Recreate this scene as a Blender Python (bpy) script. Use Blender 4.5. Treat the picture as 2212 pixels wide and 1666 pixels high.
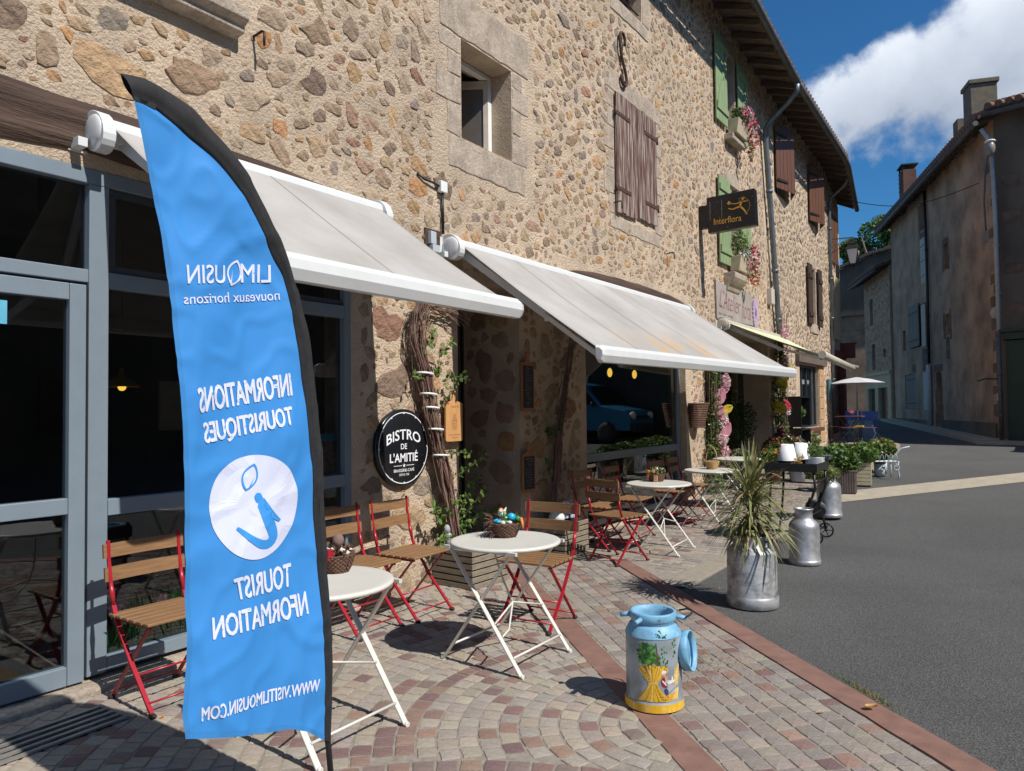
import bpy, bmesh, math, random
from mathutils import Vector, Matrix, noise as mnoise

PI = math.pi
R = math.radians
scene = bpy.context.scene
for o in list(bpy.data.objects):
    bpy.data.objects.remove(o, do_unlink=True)
COL = scene.collection

# ------------------------------------------------------------------ camera
cam_d = bpy.data.cameras.new('camera')
cam = bpy.data.objects.new('camera', cam_d)
COL.objects.link(cam)
cam_d.sensor_width = 36.0
cam_d.lens = 36.0 * 1580.0 / 2212.0
cam_d.clip_start = 0.05
cam_d.clip_end = 600.0
th, pt, rl = R(34.7), math.atan(50 / 1580), 0.012
f0 = Vector((-math.sin(th), math.cos(th), 0)); r0 = Vector((math.cos(th), math.sin(th), 0)); zz = Vector((0, 0, 1))
fw = f0 * math.cos(pt) + zz * math.sin(pt); u0 = zz * math.cos(pt) - f0 * math.sin(pt)
rc = r0 * math.cos(rl) - u0 * math.sin(rl); uc = u0 * math.cos(rl) + r0 * math.sin(rl)
m = Matrix((rc, uc, -fw)).transposed().to_4x4()
m.translation = Vector((0, 0, 1.5))
cam.matrix_world = m
scene.camera = cam

# ------------------------------------------------------------------ light
SUN = Vector((0.664, -0.074, 0.743)).normalized()      # towards the sun
sun_d = bpy.data.lights.new('sun', 'SUN')
sun = bpy.data.objects.new('sun', sun_d)
COL.objects.link(sun)
sun.rotation_euler = SUN.to_track_quat('Z', 'Y').to_euler()
sun_d.energy = 4.6
sun_d.angle = R(0.53)
sun_d.color = (1.0, 0.955, 0.885)

world = bpy.data.worlds.new('World'); scene.world = world
world.use_nodes = True
nt = world.node_tree; nt.nodes.clear()
N = nt.nodes.new; L = nt.links.new
out = N('ShaderNodeOutputWorld'); bg = N('ShaderNodeBackground')
sky = N('ShaderNodeTexSky'); sky.sky_type = 'NISHITA'; sky.sun_disc = False
sky.sun_elevation = math.asin(SUN.z); sky.sun_rotation = math.atan2(SUN.x, SUN.y)
sky.air_density = 1.0; sky.dust_density = 0.35; sky.ozone_density = 2.2; sky.altitude = 250
bg.inputs['Strength'].default_value = 0.075
tc = N('ShaderNodeTexCoord')
def vm(op, a, b=None, s=None):
    n = N('ShaderNodeVectorMath'); n.operation = op
    L(a, n.inputs[0])
    if b is not None:
        if hasattr(b, 'is_linked'): L(b, n.inputs[1])
        else: n.inputs[1].default_value = b
    if s is not None: n.inputs['Scale'].default_value = s
    return n
def mm(op, a, b=None, c=None, clamp=False):
    n = N('ShaderNodeMath'); n.operation = op; n.use_clamp = clamp
    for i, x in enumerate((a, b, c)):
        if x is None: continue
        if hasattr(x, 'is_linked'): L(x, n.inputs[i])
        else: n.inputs[i].default_value = x
    return n.outputs[0]
def pxdir(x, y):
    return (fw + rc * ((x - 1106) / 1580) - uc * ((y - 833) / 1580)).normalized()
# a bank of cumulus up the street: long axis rising to the right
ca, cb, cc = pxdir(2230, 150), pxdir(1790, 290), pxdir(2230, 330)
cn = ca; e1 = (cb - cn * cb.dot(cn)).normalized(); e2 = cn.cross(e1).normalized()
if e2.z < 0: e2 = -e2
dirn = vm('NORMALIZE', tc.outputs['Generated']).outputs[0]
du = vm('DOT_PRODUCT', dirn, tuple(e1)).outputs['Value']
dv = vm('DOT_PRODUCT', dirn, tuple(e2)).outputs['Value']
dn = vm('DOT_PRODUCT', dirn, tuple(cn)).outputs['Value']
uu = mm('DIVIDE', du, 0.375); 
taper = mm('ADD', mm('MULTIPLY', du, -0.24), 0.118)
vv = mm('DIVIDE', mm('ADD', dv, -0.012), mm('MAXIMUM', taper, 0.05))
r2 = mm('ADD', mm('MULTIPLY', uu, uu), mm('MULTIPLY', vv, vv))
nz = N('ShaderNodeTexNoise'); nz.inputs['Scale'].default_value = 9.0; nz.inputs['Detail'].default_value = 12; nz.inputs['Roughness'].default_value = 0.55
nz.inputs['Distortion'].default_value = 0.15
L(dirn, nz.inputs['Vector'])
nz2 = N('ShaderNodeTexNoise'); nz2.inputs['Scale'].default_value = 2.2; nz2.inputs['Detail'].default_value = 7; nz2.inputs['Roughness'].default_value = 0.55
L(dirn, nz2.inputs['Vector'])
dens = mm('ADD', mm('SUBTRACT', 0.92, r2), mm('MULTIPLY', mm('SUBTRACT', nz.outputs['Fac'], 0.5), 3.0))
dens = mm('MULTIPLY', dens, mm('GREATER_THAN', dn, 0.0))
gen = mm('MULTIPLY', mm('SUBTRACT', nz2.outputs['Fac'], 0.505), 4.0)  # unseen clouds away from the view, added to whiten the fill light
behind = mm('MULTIPLY_ADD', dn, -6.0, 4.2, True)
gen = mm('MULTIPLY', gen, behind)
mask = mm('MAXIMUM', mm('MULTIPLY', dens, 1.9, None, True), mm('MULTIPLY', gen, 1.0, None, True))
mr = N('ShaderNodeMapRange'); mr.interpolation_type = 'SMOOTHSTEP'; L(mask, mr.inputs[0])
# cloud colour: bright crowns, grey bellies
bell = mm('ADD', mm('MULTIPLY', dv, 3.2), mm('MULTIPLY', mm('SUBTRACT', nz.outputs['Fac'], 0.5), 1.1))
bell = mm('ADD', bell, mm('MULTIPLY', dens, -0.16))
cr = N('ShaderNodeValToRGB'); L(mm('ADD', bell, 0.5, None, True), cr.inputs[0])
cr.color_ramp.elements[0].position = 0.12; cr.color_ramp.elements[0].color = (3.3, 4.0, 5.3, 1)
cr.color_ramp.elements[1].position = 0.72; cr.color_ramp.elements[1].color = (9.2, 9.9, 11.0, 1)
mx = N('ShaderNodeMixRGB'); L(mr.outputs[0], mx.inputs[0])
skc = N('ShaderNodeMixRGB'); skc.blend_type = 'MULTIPLY'; skc.inputs[0].default_value = 1.0
L(sky.outputs[0], skc.inputs[1]); skc.inputs[2].default_value = (0.31, 0.80, 1.16, 1)
L(skc.outputs[0], mx.inputs[1]); L(cr.outputs[0], mx.inputs[2])
L(mx.outputs[0], bg.inputs['Color']); L(bg.outputs[0], out.inputs['Surface'])

scene.view_settings.view_transform = 'Standard'
scene.view_settings.look = 'None'
scene.view_settings.gamma = 1.0
scene.view_settings.exposure = 0.30
scene.view_settings.use_curve_mapping = False
scene.render.engine = 'CYCLES'
scene.cycles.max_bounces = 6
scene.cycles.transparent_max_bounces = 12
scene.render.resolution_x = 1024; scene.render.resolution_y = 771

# ------------------------------------------------------------------ helpers
def gz(y):
    """height of the ground: level terrace, then the street climbs"""
    if y < 9: return 0.0
    if y < 22: return .04 * (y - 9)
    if y < 33: return .52 + .03 * (y - 22)
    return .85
def srgb(r, g, b):
    f = lambda c: (c / 255 / 12.92) if c <= 10 else ((c / 255 + .055) / 1.055) ** 2.4
    return (f(r), f(g), f(b), 1)
MATS = {}
def mat(name, col, rough=0.7, metal=0.0, var=0.12, scale=8.0, bump=0.0, bscale=40.0, bdist=0.01, attr=False,
        col2=None, stretch=None, spec=0.5, detail=5.0, thr=None, coords='Object', trans=0.0, sheen=0.0, rvar=0.0, attrmix=1.0, patch=None, chips=None, ridged=False):
    """principled material with noise colour variation and noise relief"""
    mt = bpy.data.materials.new(name); mt.use_nodes = True
    t = mt.node_tree; n = t.nodes; p = n['Principled BSDF']; l = t.links.new
    tcn = n.new('ShaderNodeTexCoord'); vec = tcn.outputs[coords]
    if stretch:
        mp = n.new('ShaderNodeMapping'); mp.inputs['Scale'].default_value = stretch
        l(vec, mp.inputs['Vector']); vec = mp.outputs[0]
    nz = n.new('ShaderNodeTexNoise'); nz.inputs['Scale'].default_value = scale; nz.inputs['Detail'].default_value = detail
    nz.inputs['Roughness'].default_value = 0.6
    l(vec, nz.inputs['Vector'])
    mixn = n.new('ShaderNodeMixRGB')
    a = tuple(c * (1 - var) for c in col[:3]) + (1,)
    b = (tuple(min(1, c * (1 + var)) for c in col[:3]) + (1,)) if col2 is None else tuple(col2[:3]) + (1,)
    if col2 is not None: a = tuple(col[:3]) + (1,)
    mixn.inputs[1].default_value = a; mixn.inputs[2].default_value = b
    rp = n.new('ShaderNodeMapRange'); lo, hi = thr if thr else (0.3, 0.7)
    rp.inputs[1].default_value = lo; rp.inputs[2].default_value = hi
    l(nz.outputs['Fac'], rp.inputs[0]); l(rp.outputs[0], mixn.inputs[0])
    csock = mixn.outputs[0]
    if attr:
        at = n.new('ShaderNodeAttribute'); at.attribute_name = 'tint'
        mu = n.new('ShaderNodeMixRGB'); mu.blend_type = 'MULTIPLY'; mu.inputs[0].default_value = 1
        l(csock, mu.inputs[1]); l(at.outputs['Color'], mu.inputs[2]); csock = mu.outputs[0]
    if patch:      # large soft wear: scale, darkest factor
        np_ = n.new('ShaderNodeTexNoise'); np_.inputs['Scale'].default_value = patch[0]; np_.inputs['Detail'].default_value = 7; np_.inputs['Distortion'].default_value = .6
        l(vec, np_.inputs['Vector']); pr = n.new('ShaderNodeMapRange'); pr.inputs[1].default_value = .38; pr.inputs[2].default_value = .62; pr.inputs[3].default_value = patch[1]; pr.inputs[4].default_value = 1.0
        l(np_.outputs['Fac'], pr.inputs[0]); pm_ = n.new('ShaderNodeVectorMath'); pm_.operation = 'SCALE'; l(csock, pm_.inputs[0]); l(pr.outputs[0], pm_.inputs['Scale']); csock = pm_.outputs[0]
    if chips:      # small sharp flaked spots: scale, threshold, colour
        nc = n.new('ShaderNodeTexNoise'); nc.inputs['Scale'].default_value = chips[0]; nc.inputs['Detail'].default_value = 6; nc.inputs['Roughness'].default_value = .7
        l(vec, nc.inputs['Vector']); cm = n.new('ShaderNodeMapRange'); cm.inputs[1].default_value = chips[1]; cm.inputs[2].default_value = chips[1] + .015
        l(nc.outputs['Fac'], cm.inputs[0]); cx_ = n.new('ShaderNodeMixRGB'); l(cm.outputs[0], cx_.inputs[0]); l(csock, cx_.inputs[1]); cx_.inputs[2].default_value = tuple(chips[2]) + (1,); csock = cx_.outputs[0]
    l(csock, p.inputs['Base Color'])
    p.inputs['Roughness'].default_value = rough; p.inputs['Metallic'].default_value = metal
    p.inputs['Specular IOR Level'].default_value = spec
    if trans: 
        p.inputs['Transmission Weight'].default_value = trans
    if rvar:
        rr = n.new('ShaderNodeMapRange'); rr.inputs[3].default_value = rough - rvar; rr.inputs[4].default_value = rough + rvar
        l(nz.outputs['Fac'], rr.inputs[0]); l(rr.outputs[0], p.inputs['Roughness'])
    if bump:
        nb = n.new('ShaderNodeTexNoise'); nb.inputs['Scale'].default_value = bscale; nb.inputs['Detail'].default_value = 6
        nb.inputs['Roughness'].default_value = 0.65
        l(vec, nb.inputs['Vector'])
        bp = n.new('ShaderNodeBump'); bp.inputs['Strength'].default_value = bump; bp.inputs['Distance'].default_value = bdist
        if ridged: nb.noise_type = 'RIDGED_MULTIFRACTAL'; nb.inputs['Detail'].default_value = 3
        l(nb.outputs['Fac'], bp.inputs['Height']); l(bp.outputs[0], p.inputs['Normal'])
    MATS[name] = mt
    return mt
def leafy(name, col, col2, rough=0.5):
    """leaf material: two tones by noise, some light passes through"""
    mt = mat(name, col, rough, col2=col2, scale=9, thr=(0.35, 0.65), spec=0.35)
    n = mt.node_tree.nodes; l = mt.node_tree.links.new; p = n['Principled BSDF']
    tr = n.new('ShaderNodeBsdfTranslucent'); ms = n.new('ShaderNodeMixShader'); ms.inputs[0].default_value = 0.3
    src = p.inputs['Base Color'].links[0].from_socket
    l(src, tr.inputs['Color']); o = n['Material Output']
    l(p.outputs[0], ms.inputs[1]); l(tr.outputs[0], ms.inputs[2]); l(ms.outputs[0], o.inputs['Surface'])
    return mt

class MB:
    def __init__(s): s.v = []; s.f = []; s.m = []; s.s = []; s.c = None
    def add(s, vs, fs, mi=0, sm=False, tint=None):
        b = len(s.v); s.v.extend([tuple(x) for x in vs])
        for q in fs: s.f.append(tuple(b + i for i in q)); s.m.append(mi); s.s.append(sm)
        if tint is not None:
            if s.c is None: s.c = []
            s.c.extend([tint] * len(vs))
        return s
    def box(s, x0, x1, y0, y1, z0, z1, mi=0, M=None, tint=None):
        vs = [(x0, y0, z0), (x1, y0, z0), (x1, y1, z0), (x0, y1, z0), (x0, y0, z1), (x1, y0, z1), (x1, y1, z1), (x0, y1, z1)]
        if M is not None: vs = [M @ Vector(v) for v in vs]
        return s.add(vs, [(0, 3, 2, 1), (4, 5, 6, 7), (0, 1, 5, 4), (1, 2, 6, 5), (2, 3, 7, 6), (3, 0, 4, 7)], mi, tint=tint)
    def bar(s, p, q, w, t, mi=0, up=(0, 0, 1)):
        p, q = Vector(p), Vector(q); d = (q - p); ln = d.length; d.normalize(); u = Vector(up)
        a = d.cross(u)
        if a.length < 1e-4: a = d.cross(Vector((1, 0, 0)))
        a.normalize(); b = a.cross(d)
        vs = []
        for c in (p, q):
            for i, j in ((-1, -1), (1, -1), (1, 1), (-1, 1)): vs.append(c + a * (i * w / 2) + b * (j * t / 2))
        return s.add(vs, [(3, 2, 1, 0), (4, 5, 6, 7), (0, 1, 5, 4), (1, 2, 6, 5), (2, 3, 7, 6), (3, 0, 4, 7)], mi)
    def tube(s, pts, r, n=8, mi=0, sm=True, cap=True):
        pts = [Vector(p) for p in pts]; k = len(pts); rr = r if isinstance(r, (list, tuple)) else [r] * k
        vs = []; fs = []; prev = None
        for i, p in enumerate(pts):
            d = (pts[min(i + 1, k - 1)] - pts[max(i - 1, 0)]).normalized()
            if prev is None:
                a = d.cross(Vector((0, 0, 1)))
                if a.length < 0.1: a = d.cross(Vector((1, 0, 0)))
            else: a = prev - d * prev.dot(d)
            a.normalize(); prev = a; b = d.cross(a)
            for j in range(n):
                t = 2 * PI * j / n; vs.append(p + (a * math.cos(t) + b * math.sin(t)) * rr[i])
        for i in range(k - 1):
            for j in range(n):
                fs.append((i * n + j, i * n + (j + 1) % n, (i + 1) * n + (j + 1) % n, (i + 1) * n + j))
        s.add(vs, fs, mi, sm)
        if cap:
            b = len(s.v) - len(vs)
            s.f.append(tuple(b + j for j in range(n))[::-1]); s.m.append(mi); s.s.append(False)
            s.f.append(tuple(b + (k - 1) * n + j for j in range(n))); s.m.append(mi); s.s.append(False)
        return s
    def lathe(s, prof, n=32, c=(0, 0, 0), mi=0, sm=True, M=None):
        vs = []; fs = []; k = len(prof)
        for r, z in prof:
            for j in range(n):
                t = 2 * PI * j / n; vs.append(Vector((c[0] + r * math.cos(t), c[1] + r * math.sin(t), c[2] + z)))
        if M is not None: vs = [M @ v for v in vs]
        for i in range(k - 1):
            for j in range(n): fs.append((i * n + j, i * n + (j + 1) % n, (i + 1) * n + (j + 1) % n, (i + 1) * n + j))
        return s.add(vs, fs, mi, sm)
    def ell(s, c, rad, n=12, k=8, mi=0, M=None, tint=None):
        vs = []; fs = []
        for i in range(k + 1):
            ph = PI * i / k
            for j in range(n):
                t = 2 * PI * j / n
                v = Vector((rad[0] * math.sin(ph) * math.cos(t), rad[1] * math.sin(ph) * math.sin(t), -rad[2] * math.cos(ph)))
                if M is not None: v = M @ v
                vs.append(v + Vector(c))
        for i in range(k):
            for j in range(n): fs.append((i * n + j, i * n + (j + 1) % n, (i + 1) * n + (j + 1) % n, (i + 1) * n + j))
        return s.add(vs, fs, mi, True, tint=tint)
    def prism(s, poly, a, b, fn, mi=0):
        """extrude a 2D polygon between depths a and b; fn(u,v,d) -> point"""
        n = len(poly); vs = [fn(u, v, a) for u, v in poly] + [fn(u, v, b) for u, v in poly]
        fs = [tuple(range(n))[::-1], tuple(range(n, 2 * n))] + [(i, (i + 1) % n, n + (i + 1) % n, n + i) for i in range(n)]
        return s.add(vs, fs, mi)
    def build(s, name, mats, parent=None, off=None, bevel=0.0, fixn=False):
        me = bpy.data.meshes.new(name)
        vs = s.v
        if off is not None: vs = [(x - off[0], y - off[1], z - off[2]) for x, y, z in vs]
        me.from_pydata([tuple(v) for v in vs], [], s.f)
        if not isinstance(mats, (list, tuple)): mats = [mats]
        for x in mats: me.materials.append(x)
        me.polygons.foreach_set('material_index', s.m)
        me.polygons.foreach_set('use_smooth', s.s)
        if s.c:
            at = me.color_attributes.new('tint', 'FLOAT_COLOR', 'POINT')
            at.data.foreach_set('color', [c for t in s.c for c in (t[0], t[1], t[2], 1.0)])
        if fixn:
            bm = bmesh.new(); bm.from_mesh(me); bmesh.ops.recalc_face_normals(bm, faces=bm.faces); bm.to_mesh(me); bm.free()
        me.update()
        o = bpy.data.objects.new(name, me); COL.objects.link(o)
        if parent is not None: o.parent = parent
        if bevel:
            md = o.modifiers.new('bevel', 'BEVEL'); md.width = bevel; md.segments = 2; md.limit_method = 'ANGLE'; md.angle_limit = R(40)
            md.harden_normals = False
        return o
def tag(o, label, cat, group=None):
    o['label'] = label; o['category'] = cat
    if group: o['group'] = group
    return o
def thing(name, label, cat, loc=(0, 0, 0), rz=0.0, group=None):
    o = bpy.data.objects.new(name, None); COL.objects.link(o); o.location = loc; o.rotation_euler = (0, 0, rz)
    o.empty_display_size = 0.1
    return tag(o, label, cat, group)
def struct(o): o['kind'] = 'structure'; return o
def stuff(o): o['kind'] = 'stuff'; return o
def kids(o): return [c for c in bpy.data.objects if c.parent is o]
def dup(root, loc, rz, label):
    """copy of a thing with copies of its parts and sub-parts"""
    r = root.copy(); COL.objects.link(r); r.location = loc; r.rotation_euler = (0, 0, rz); r['label'] = label
    for ch in kids(root):
        c = ch.copy(); COL.objects.link(c); c.parent = r
        for g in kids(ch):
            d = g.copy(); COL.objects.link(d); d.parent = c
    return r
_tc = {}
def text2d(body, size=1.0, bold=0.0, res=3, align='CENTER', spacing=1.0, shear=0.0):
    """flat mesh of a word in its own plane: list of (u,v), faces; width returned"""
    key = (body, size, bold, align, spacing, shear)
    if key in _tc: return _tc[key]
    cu = bpy.data.curves.new('t', 'FONT'); cu.body = body; cu.size = size; cu.align_x = align; cu.offset = bold
    cu.space_character = spacing; cu.resolution_u = res; cu.fill_mode = 'BOTH' if hasattr(cu, 'fill_mode') else cu.fill_mode
    cu.shear = shear
    ob = bpy.data.objects.new('t', cu); COL.objects.link(ob)
    dg = bpy.context.evaluated_depsgraph_get()
    me = bpy.data.meshes.new_from_object(ob.evaluated_get(dg))
    vs = [(v.co.x, v.co.y) for v in me.vertices]; fs = [tuple(p.vertices) for p in me.polygons]
    bpy.data.objects.remove(ob); bpy.data.curves.remove(cu); bpy.data.meshes.remove(me)
    _tc[key] = (vs, fs)
    return vs, fs
def lift(p, fn, i):
    a, b, c = Vector(fn(0, 0)), Vector(fn(.01, 0)), Vector(fn(0, .01)); n = (b - a).cross(c - a).normalized()
    if n.dot(Vector((0, 0, 1.5)) - a) < 0 : n = -n
    return Vector(p) + n * (.00005 * i)
def put_text(mb, body, fn, width=None, height=None, mi=0, bold=0.0, align='CENTER', spacing=1.0, shear=0.0):
    if bold > 0 and height and width:
        # thicken by laying shifted copies, each a hair in front of the last
        k = bold * .9 * height
        for i, (dx, dy) in enumerate(((0, 0), (k, 0), (-k, 0), (0, k), (0, -k), (k * .7, k * .7), (-k * .7, -k * .7))):
            put_text(mb, body, lambda u, v, dx=dx, dy=dy, i=i: lift(fn(u + dx, v + dy), fn, i), width - 2 * k, height - 2 * k, mi, 0.0, align, spacing, shear)
        return
    """fit a word to width x height, origin at its centre, mapped to space by fn(u,v)"""
    vs, fs = text2d(body, 1.0, bold, align=align, spacing=spacing, shear=shear)
    if not vs: return
    x0 = min(v[0] for v in vs); x1 = max(v[0] for v in vs); y0 = min(v[1] for v in vs); y1 = max(v[1] for v in vs)
    sx = (width / (x1 - x0)) if width else None; sy = (height / (y1 - y0)) if height else None
    if sx is None: sx = sy
    if sy is None: sy = sx
    cx, cy = (x0 + x1) / 2, (y0 + y1) / 2
    mb.add([fn((u - cx) * sx, (v - cy) * sy) for u, v in vs], fs, mi)

# ------------------------------------------------------------------ materials
mortar = mat('mortar', (0.66, 0.515, 0.375), 0.95, var=0.20, scale=3.2, patch=(.7, .86), bump=1.0, bscale=40, bdist=0.04, detail=10)
stone_m = mat('rubble_stone', (0.88, 0.88, 0.88), 0.92, var=0.30, scale=11, bump=1.0, bscale=20, bdist=0.05, attr=True, detail=8)
granite = mat('dressed_granite', (0.46, 0.375, 0.295), 0.9, var=0.24, scale=30, patch=(5, .74), bump=1.0, bscale=60, bdist=0.014, detail=8)
beam_m = mat('old_oak_beam', (0.030, 0.016, 0.011), 0.8, col2=(0.095, 0.055, 0.036), scale=7, stretch=(1, 0.12, 1.5), bump=1.0, bscale=16, bdist=0.03)
alu = mat('blue_grey_aluminium', (0.205, 0.255, 0.30), 0.38, var=0.04, metal=0.15, spec=0.5)
alu_dark = mat('dark_grey_aluminium', (0.05, 0.06, 0.07), 0.4, var=0.05)
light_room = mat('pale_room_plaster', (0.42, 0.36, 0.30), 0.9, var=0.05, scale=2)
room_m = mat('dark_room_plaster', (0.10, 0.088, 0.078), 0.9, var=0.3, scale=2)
awn = mat('awning_canvas', (0.35, 0.33, 0.305), 0.85, col2=(0.42, 0.405, 0.39), patch=(.9, .86), scale=1.3, detail=9, thr=(0.35, 0.6), bump=0.15, bscale=300, bdist=0.002)
awn_white = mat('white_lacquered_aluminium', (0.64, 0.65, 0.645), 0.32, var=0.03, spec=0.5)
awn_green = mat('pale_green_canvas', (0.50, 0.53, 0.32), 0.85, col2=(0.60, 0.61, 0.42), scale=2.5, bump=0.15, bscale=200, bdist=0.002)
cream_m = mat('cream_lacquer', (0.60, 0.585, 0.53), 0.38, var=0.03)
red_m = mat('red_lacquer', (0.34, 0.014, 0.026), 0.32, var=0.1, scale=20)
slat_m = mat('oiled_wood_slat', (0.17, 0.088, 0.04), 0.5, col2=(0.29, 0.165, 0.08), scale=12, stretch=(0.35, 6, 6), bump=0.2, bscale=60, bdist=0.002)
rubber_m = mat('black_rubber', (0.015, 0.015, 0.016), 0.7)
box_wood = mat('weathered_planter_wood', (0.16, 0.125, 0.085), 0.85, col2=(0.27, 0.235, 0.18), scale=10, stretch=(1, 1, 8), bump=0.4, bscale=60, bdist=0.004)
milk_alu = mat('dull_aluminium', (0.40, 0.41, 0.43), 0.46, metal=0.7, patch=(9, .75), col2=(0.56, 0.57, 0.59), scale=12, rvar=0.10, bump=0.25, bscale=14, bdist=0.004, detail=9)
milk_worn = mat('scuffed_aluminium', (0.17, 0.17, 0.175), 0.5, metal=0.6, patch=(7, .7), col2=(0.55, 0.56, 0.57), scale=9, stretch=(1, 1, 1.6), thr=(0.30, 0.50), bump=0.45, bscale=13, bdist=0.006, detail=10)
can_blue = mat('chipped_sky_blue_paint', (0.16, 0.38, 0.58), 0.5, col2=(0.22, 0.47, 0.66), patch=(16, .78), chips=(38, .62, (.13, .09, .07)), scale=10, bump=0.1, bscale=40)
can_grey = mat('silver_blue_paint', (0.28, 0.36, 0.43), 0.36, metal=0.35, col2=(0.43, 0.46, 0.48), patch=(9, .7), chips=(22, .66, (.10, .11, .12)), scale=4, detail=8, bump=0.1, bscale=30, bdist=0.003)
zinc = mat('zinc_pipe', (0.15, 0.175, 0.19), 0.45, metal=0.5, var=0.2, scale=5)
zinc_old = mat('old_zinc_gutter', (0.10, 0.105, 0.11), 0.6, metal=0.35, var=0.25, scale=6)
wood_dark = mat('dark_roof_timber', (0.075, 0.05, 0.036), 0.9, col2=(0.14, 0.10, 0.075), scale=5, stretch=(0.3, 3, 3), bump=0.5, bscale=20, bdist=0.02)
tile_m = mat('canal_tile', (0.80, 0.80, 0.80), 0.9, var=0.25, scale=9, bump=0.5, bscale=40, attr=True)
shut_old = mat('peeling_maroon_shutter', (0.105, 0.045, 0.032), 0.8, col2=(0.36, 0.30, 0.255), scale=26, stretch=(1, 1, 0.07), thr=(0.46, 0.62), bump=0.5, bscale=40, bdist=0.005, detail=8)
shut_brown = mat('brown_shutter_paint', (0.125, 0.055, 0.032), 0.5, var=0.15, scale=18, stretch=(1, 1, 0.1))
shut_green = mat('sage_green_paint', (0.235, 0.315, 0.16), 0.55, var=0.1, scale=6)
shut_dark = mat('dark_brown_shutter', (0.055, 0.032, 0.024), 0.6, var=0.1)
iron = mat('wrought_iron', (0.025, 0.024, 0.024), 0.55, var=0.3, metal=0.3)
rust = mat('rusty_iron', (0.075, 0.030, 0.018), 0.85, col2=(0.05, 0.03, 0.022), scale=30, bump=0.4, bscale=60, bdist=0.004)
white_m = mat('white_plastic', (0.72, 0.73, 0.72), 0.45, var=0.04)
black_m = mat('black_satin_paint', (0.012, 0.012, 0.013), 0.42, var=0.1)
black_gloss = mat('black_enamel', (0.010, 0.011, 0.014), 0.25, var=0.1)
print_white = mat('white_print', (0.78, 0.79, 0.82), 0.7, var=0.03)
vine_m = mat('vine_bark', (0.13, 0.075, 0.06), 0.85, col2=(0.24, 0.16, 0.12), scale=14, bump=0.4, bscale=70, bdist=0.004)
leaf_a = leafy('fresh_leaf', (0.10, 0.19, 0.035), (0.20, 0.27, 0.07))
leaf_b = leafy('dark_leaf', (0.028, 0.075, 0.018), (0.07, 0.14, 0.03))
leaf_y = leafy('dracaena_leaf', (0.07, 0.10, 0.03), (0.40, 0.39, 0.17))
leaf_r = leafy('reddish_leaf', (0.16, 0.045, 0.04), (0.25, 0.09, 0.06))
petal_p = leafy('pink_petal', (0.60, 0.20, 0.30), (0.78, 0.42, 0.50))
petal_lp = leafy('pale_pink_petal', (0.72, 0.45, 0.50), (0.80, 0.62, 0.64))
petal_r = leafy('crimson_petal', (0.52, 0.025, 0.06), (0.62, 0.06, 0.10))
petal_o = leafy('orange_petal', (0.65, 0.16, 0.03), (0.70, 0.26, 0.06))
petal_y = leafy('yellow_petal', (0.68, 0.50, 0.03), (0.75, 0.62, 0.12))
petal_w = leafy('white_petal', (0.74, 0.74, 0.70), (0.80, 0.80, 0.76))
petal_v = leafy('mauve_petal', (0.33, 0.10, 0.35), (0.45, 0.22, 0.48))
wicker = mat('dark_wicker', (0.075, 0.035, 0.022), 0.75, col2=(0.15, 0.075, 0.045), scale=30, bump=0.5, bscale=90, bdist=0.004)
wicker_l = mat('honey_wicker', (0.42, 0.24, 0.09), 0.7, col2=(0.52, 0.33, 0.15), scale=30)
slate_b = mat('chalkboard', (0.014, 0.015, 0.018), 0.6, col2=(0.03, 0.03, 0.033), scale=10)
board_w = mat('beech_board', (0.50, 0.25, 0.09), 0.5, col2=(0.60, 0.33, 0.14), scale=8, stretch=(4, 4, 0.5))
board_o = mat('orange_wood_board', (0.30, 0.115, 0.035), 0.5, col2=(0.38, 0.17, 0.06), scale=8, stretch=(4, 4, 0.5))
plaster_a = mat('dingy_beige_render', (0.48, 0.325, 0.215), 0.95, col2=(0.26, 0.18, 0.125), scale=1.3, patch=(.55, .76), detail=10, thr=(0.42, 0.66), bump=0.3, bscale=50, bdist=0.01)
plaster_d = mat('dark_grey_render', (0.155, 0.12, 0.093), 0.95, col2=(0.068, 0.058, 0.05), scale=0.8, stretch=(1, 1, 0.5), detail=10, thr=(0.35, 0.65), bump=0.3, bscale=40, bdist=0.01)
cream_wall = mat('cream_shopfront_paint', (0.56, 0.43, 0.25), 0.8, var=0.12, scale=3)
shop_green = mat('dark_green_shopfront', (0.012, 0.034, 0.020), 0.5, var=0.15, scale=3)
asphalt = mat('asphalt', (0.062, 0.062, 0.061), 0.92, var=0.0, patch=(.55, .84), col2=(0.165, 0.163, 0.158), scale=105, thr=(0.40, 0.62), bump=1.0, bscale=95, bdist=0.02, detail=4)
joint_m = mat('sandy_joint', (0.265, 0.232, 0.195), 0.95, var=0.25, scale=26, bump=0.9, bscale=160, bdist=0.006)
sett_m = mat('sett_stone', (0.92, 0.92, 0.92), 0.88, var=0.18, scale=34, bump=0.8, bscale=70, bdist=0.008, attr=True, detail=8)
kerb_red = mat('red_sandstone_kerb', (0.20, 0.108, 0.083), 0.85, var=0.22, scale=7, bump=0.5, bscale=90, bdist=0.005, detail=9)
kerb_bei = mat('beige_granite_kerb', (0.27, 0.235, 0.185), 0.88, var=0.12, scale=18, bump=0.4, bscale=80, bdist=0.004)
stripe_m = mat('cream_paving_band', (0.36, 0.315, 0.24), 0.88, var=0.14, scale=6, bump=0.3, bscale=80, bdist=0.003)
soil_m = mat('potting_soil', (0.03, 0.02, 0.014), 0.95, var=0.3, scale=30)
earth_m = mat('dry_ground', (0.12, 0.10, 0.07), 0.95, var=0.3, scale=0.4)

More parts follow.
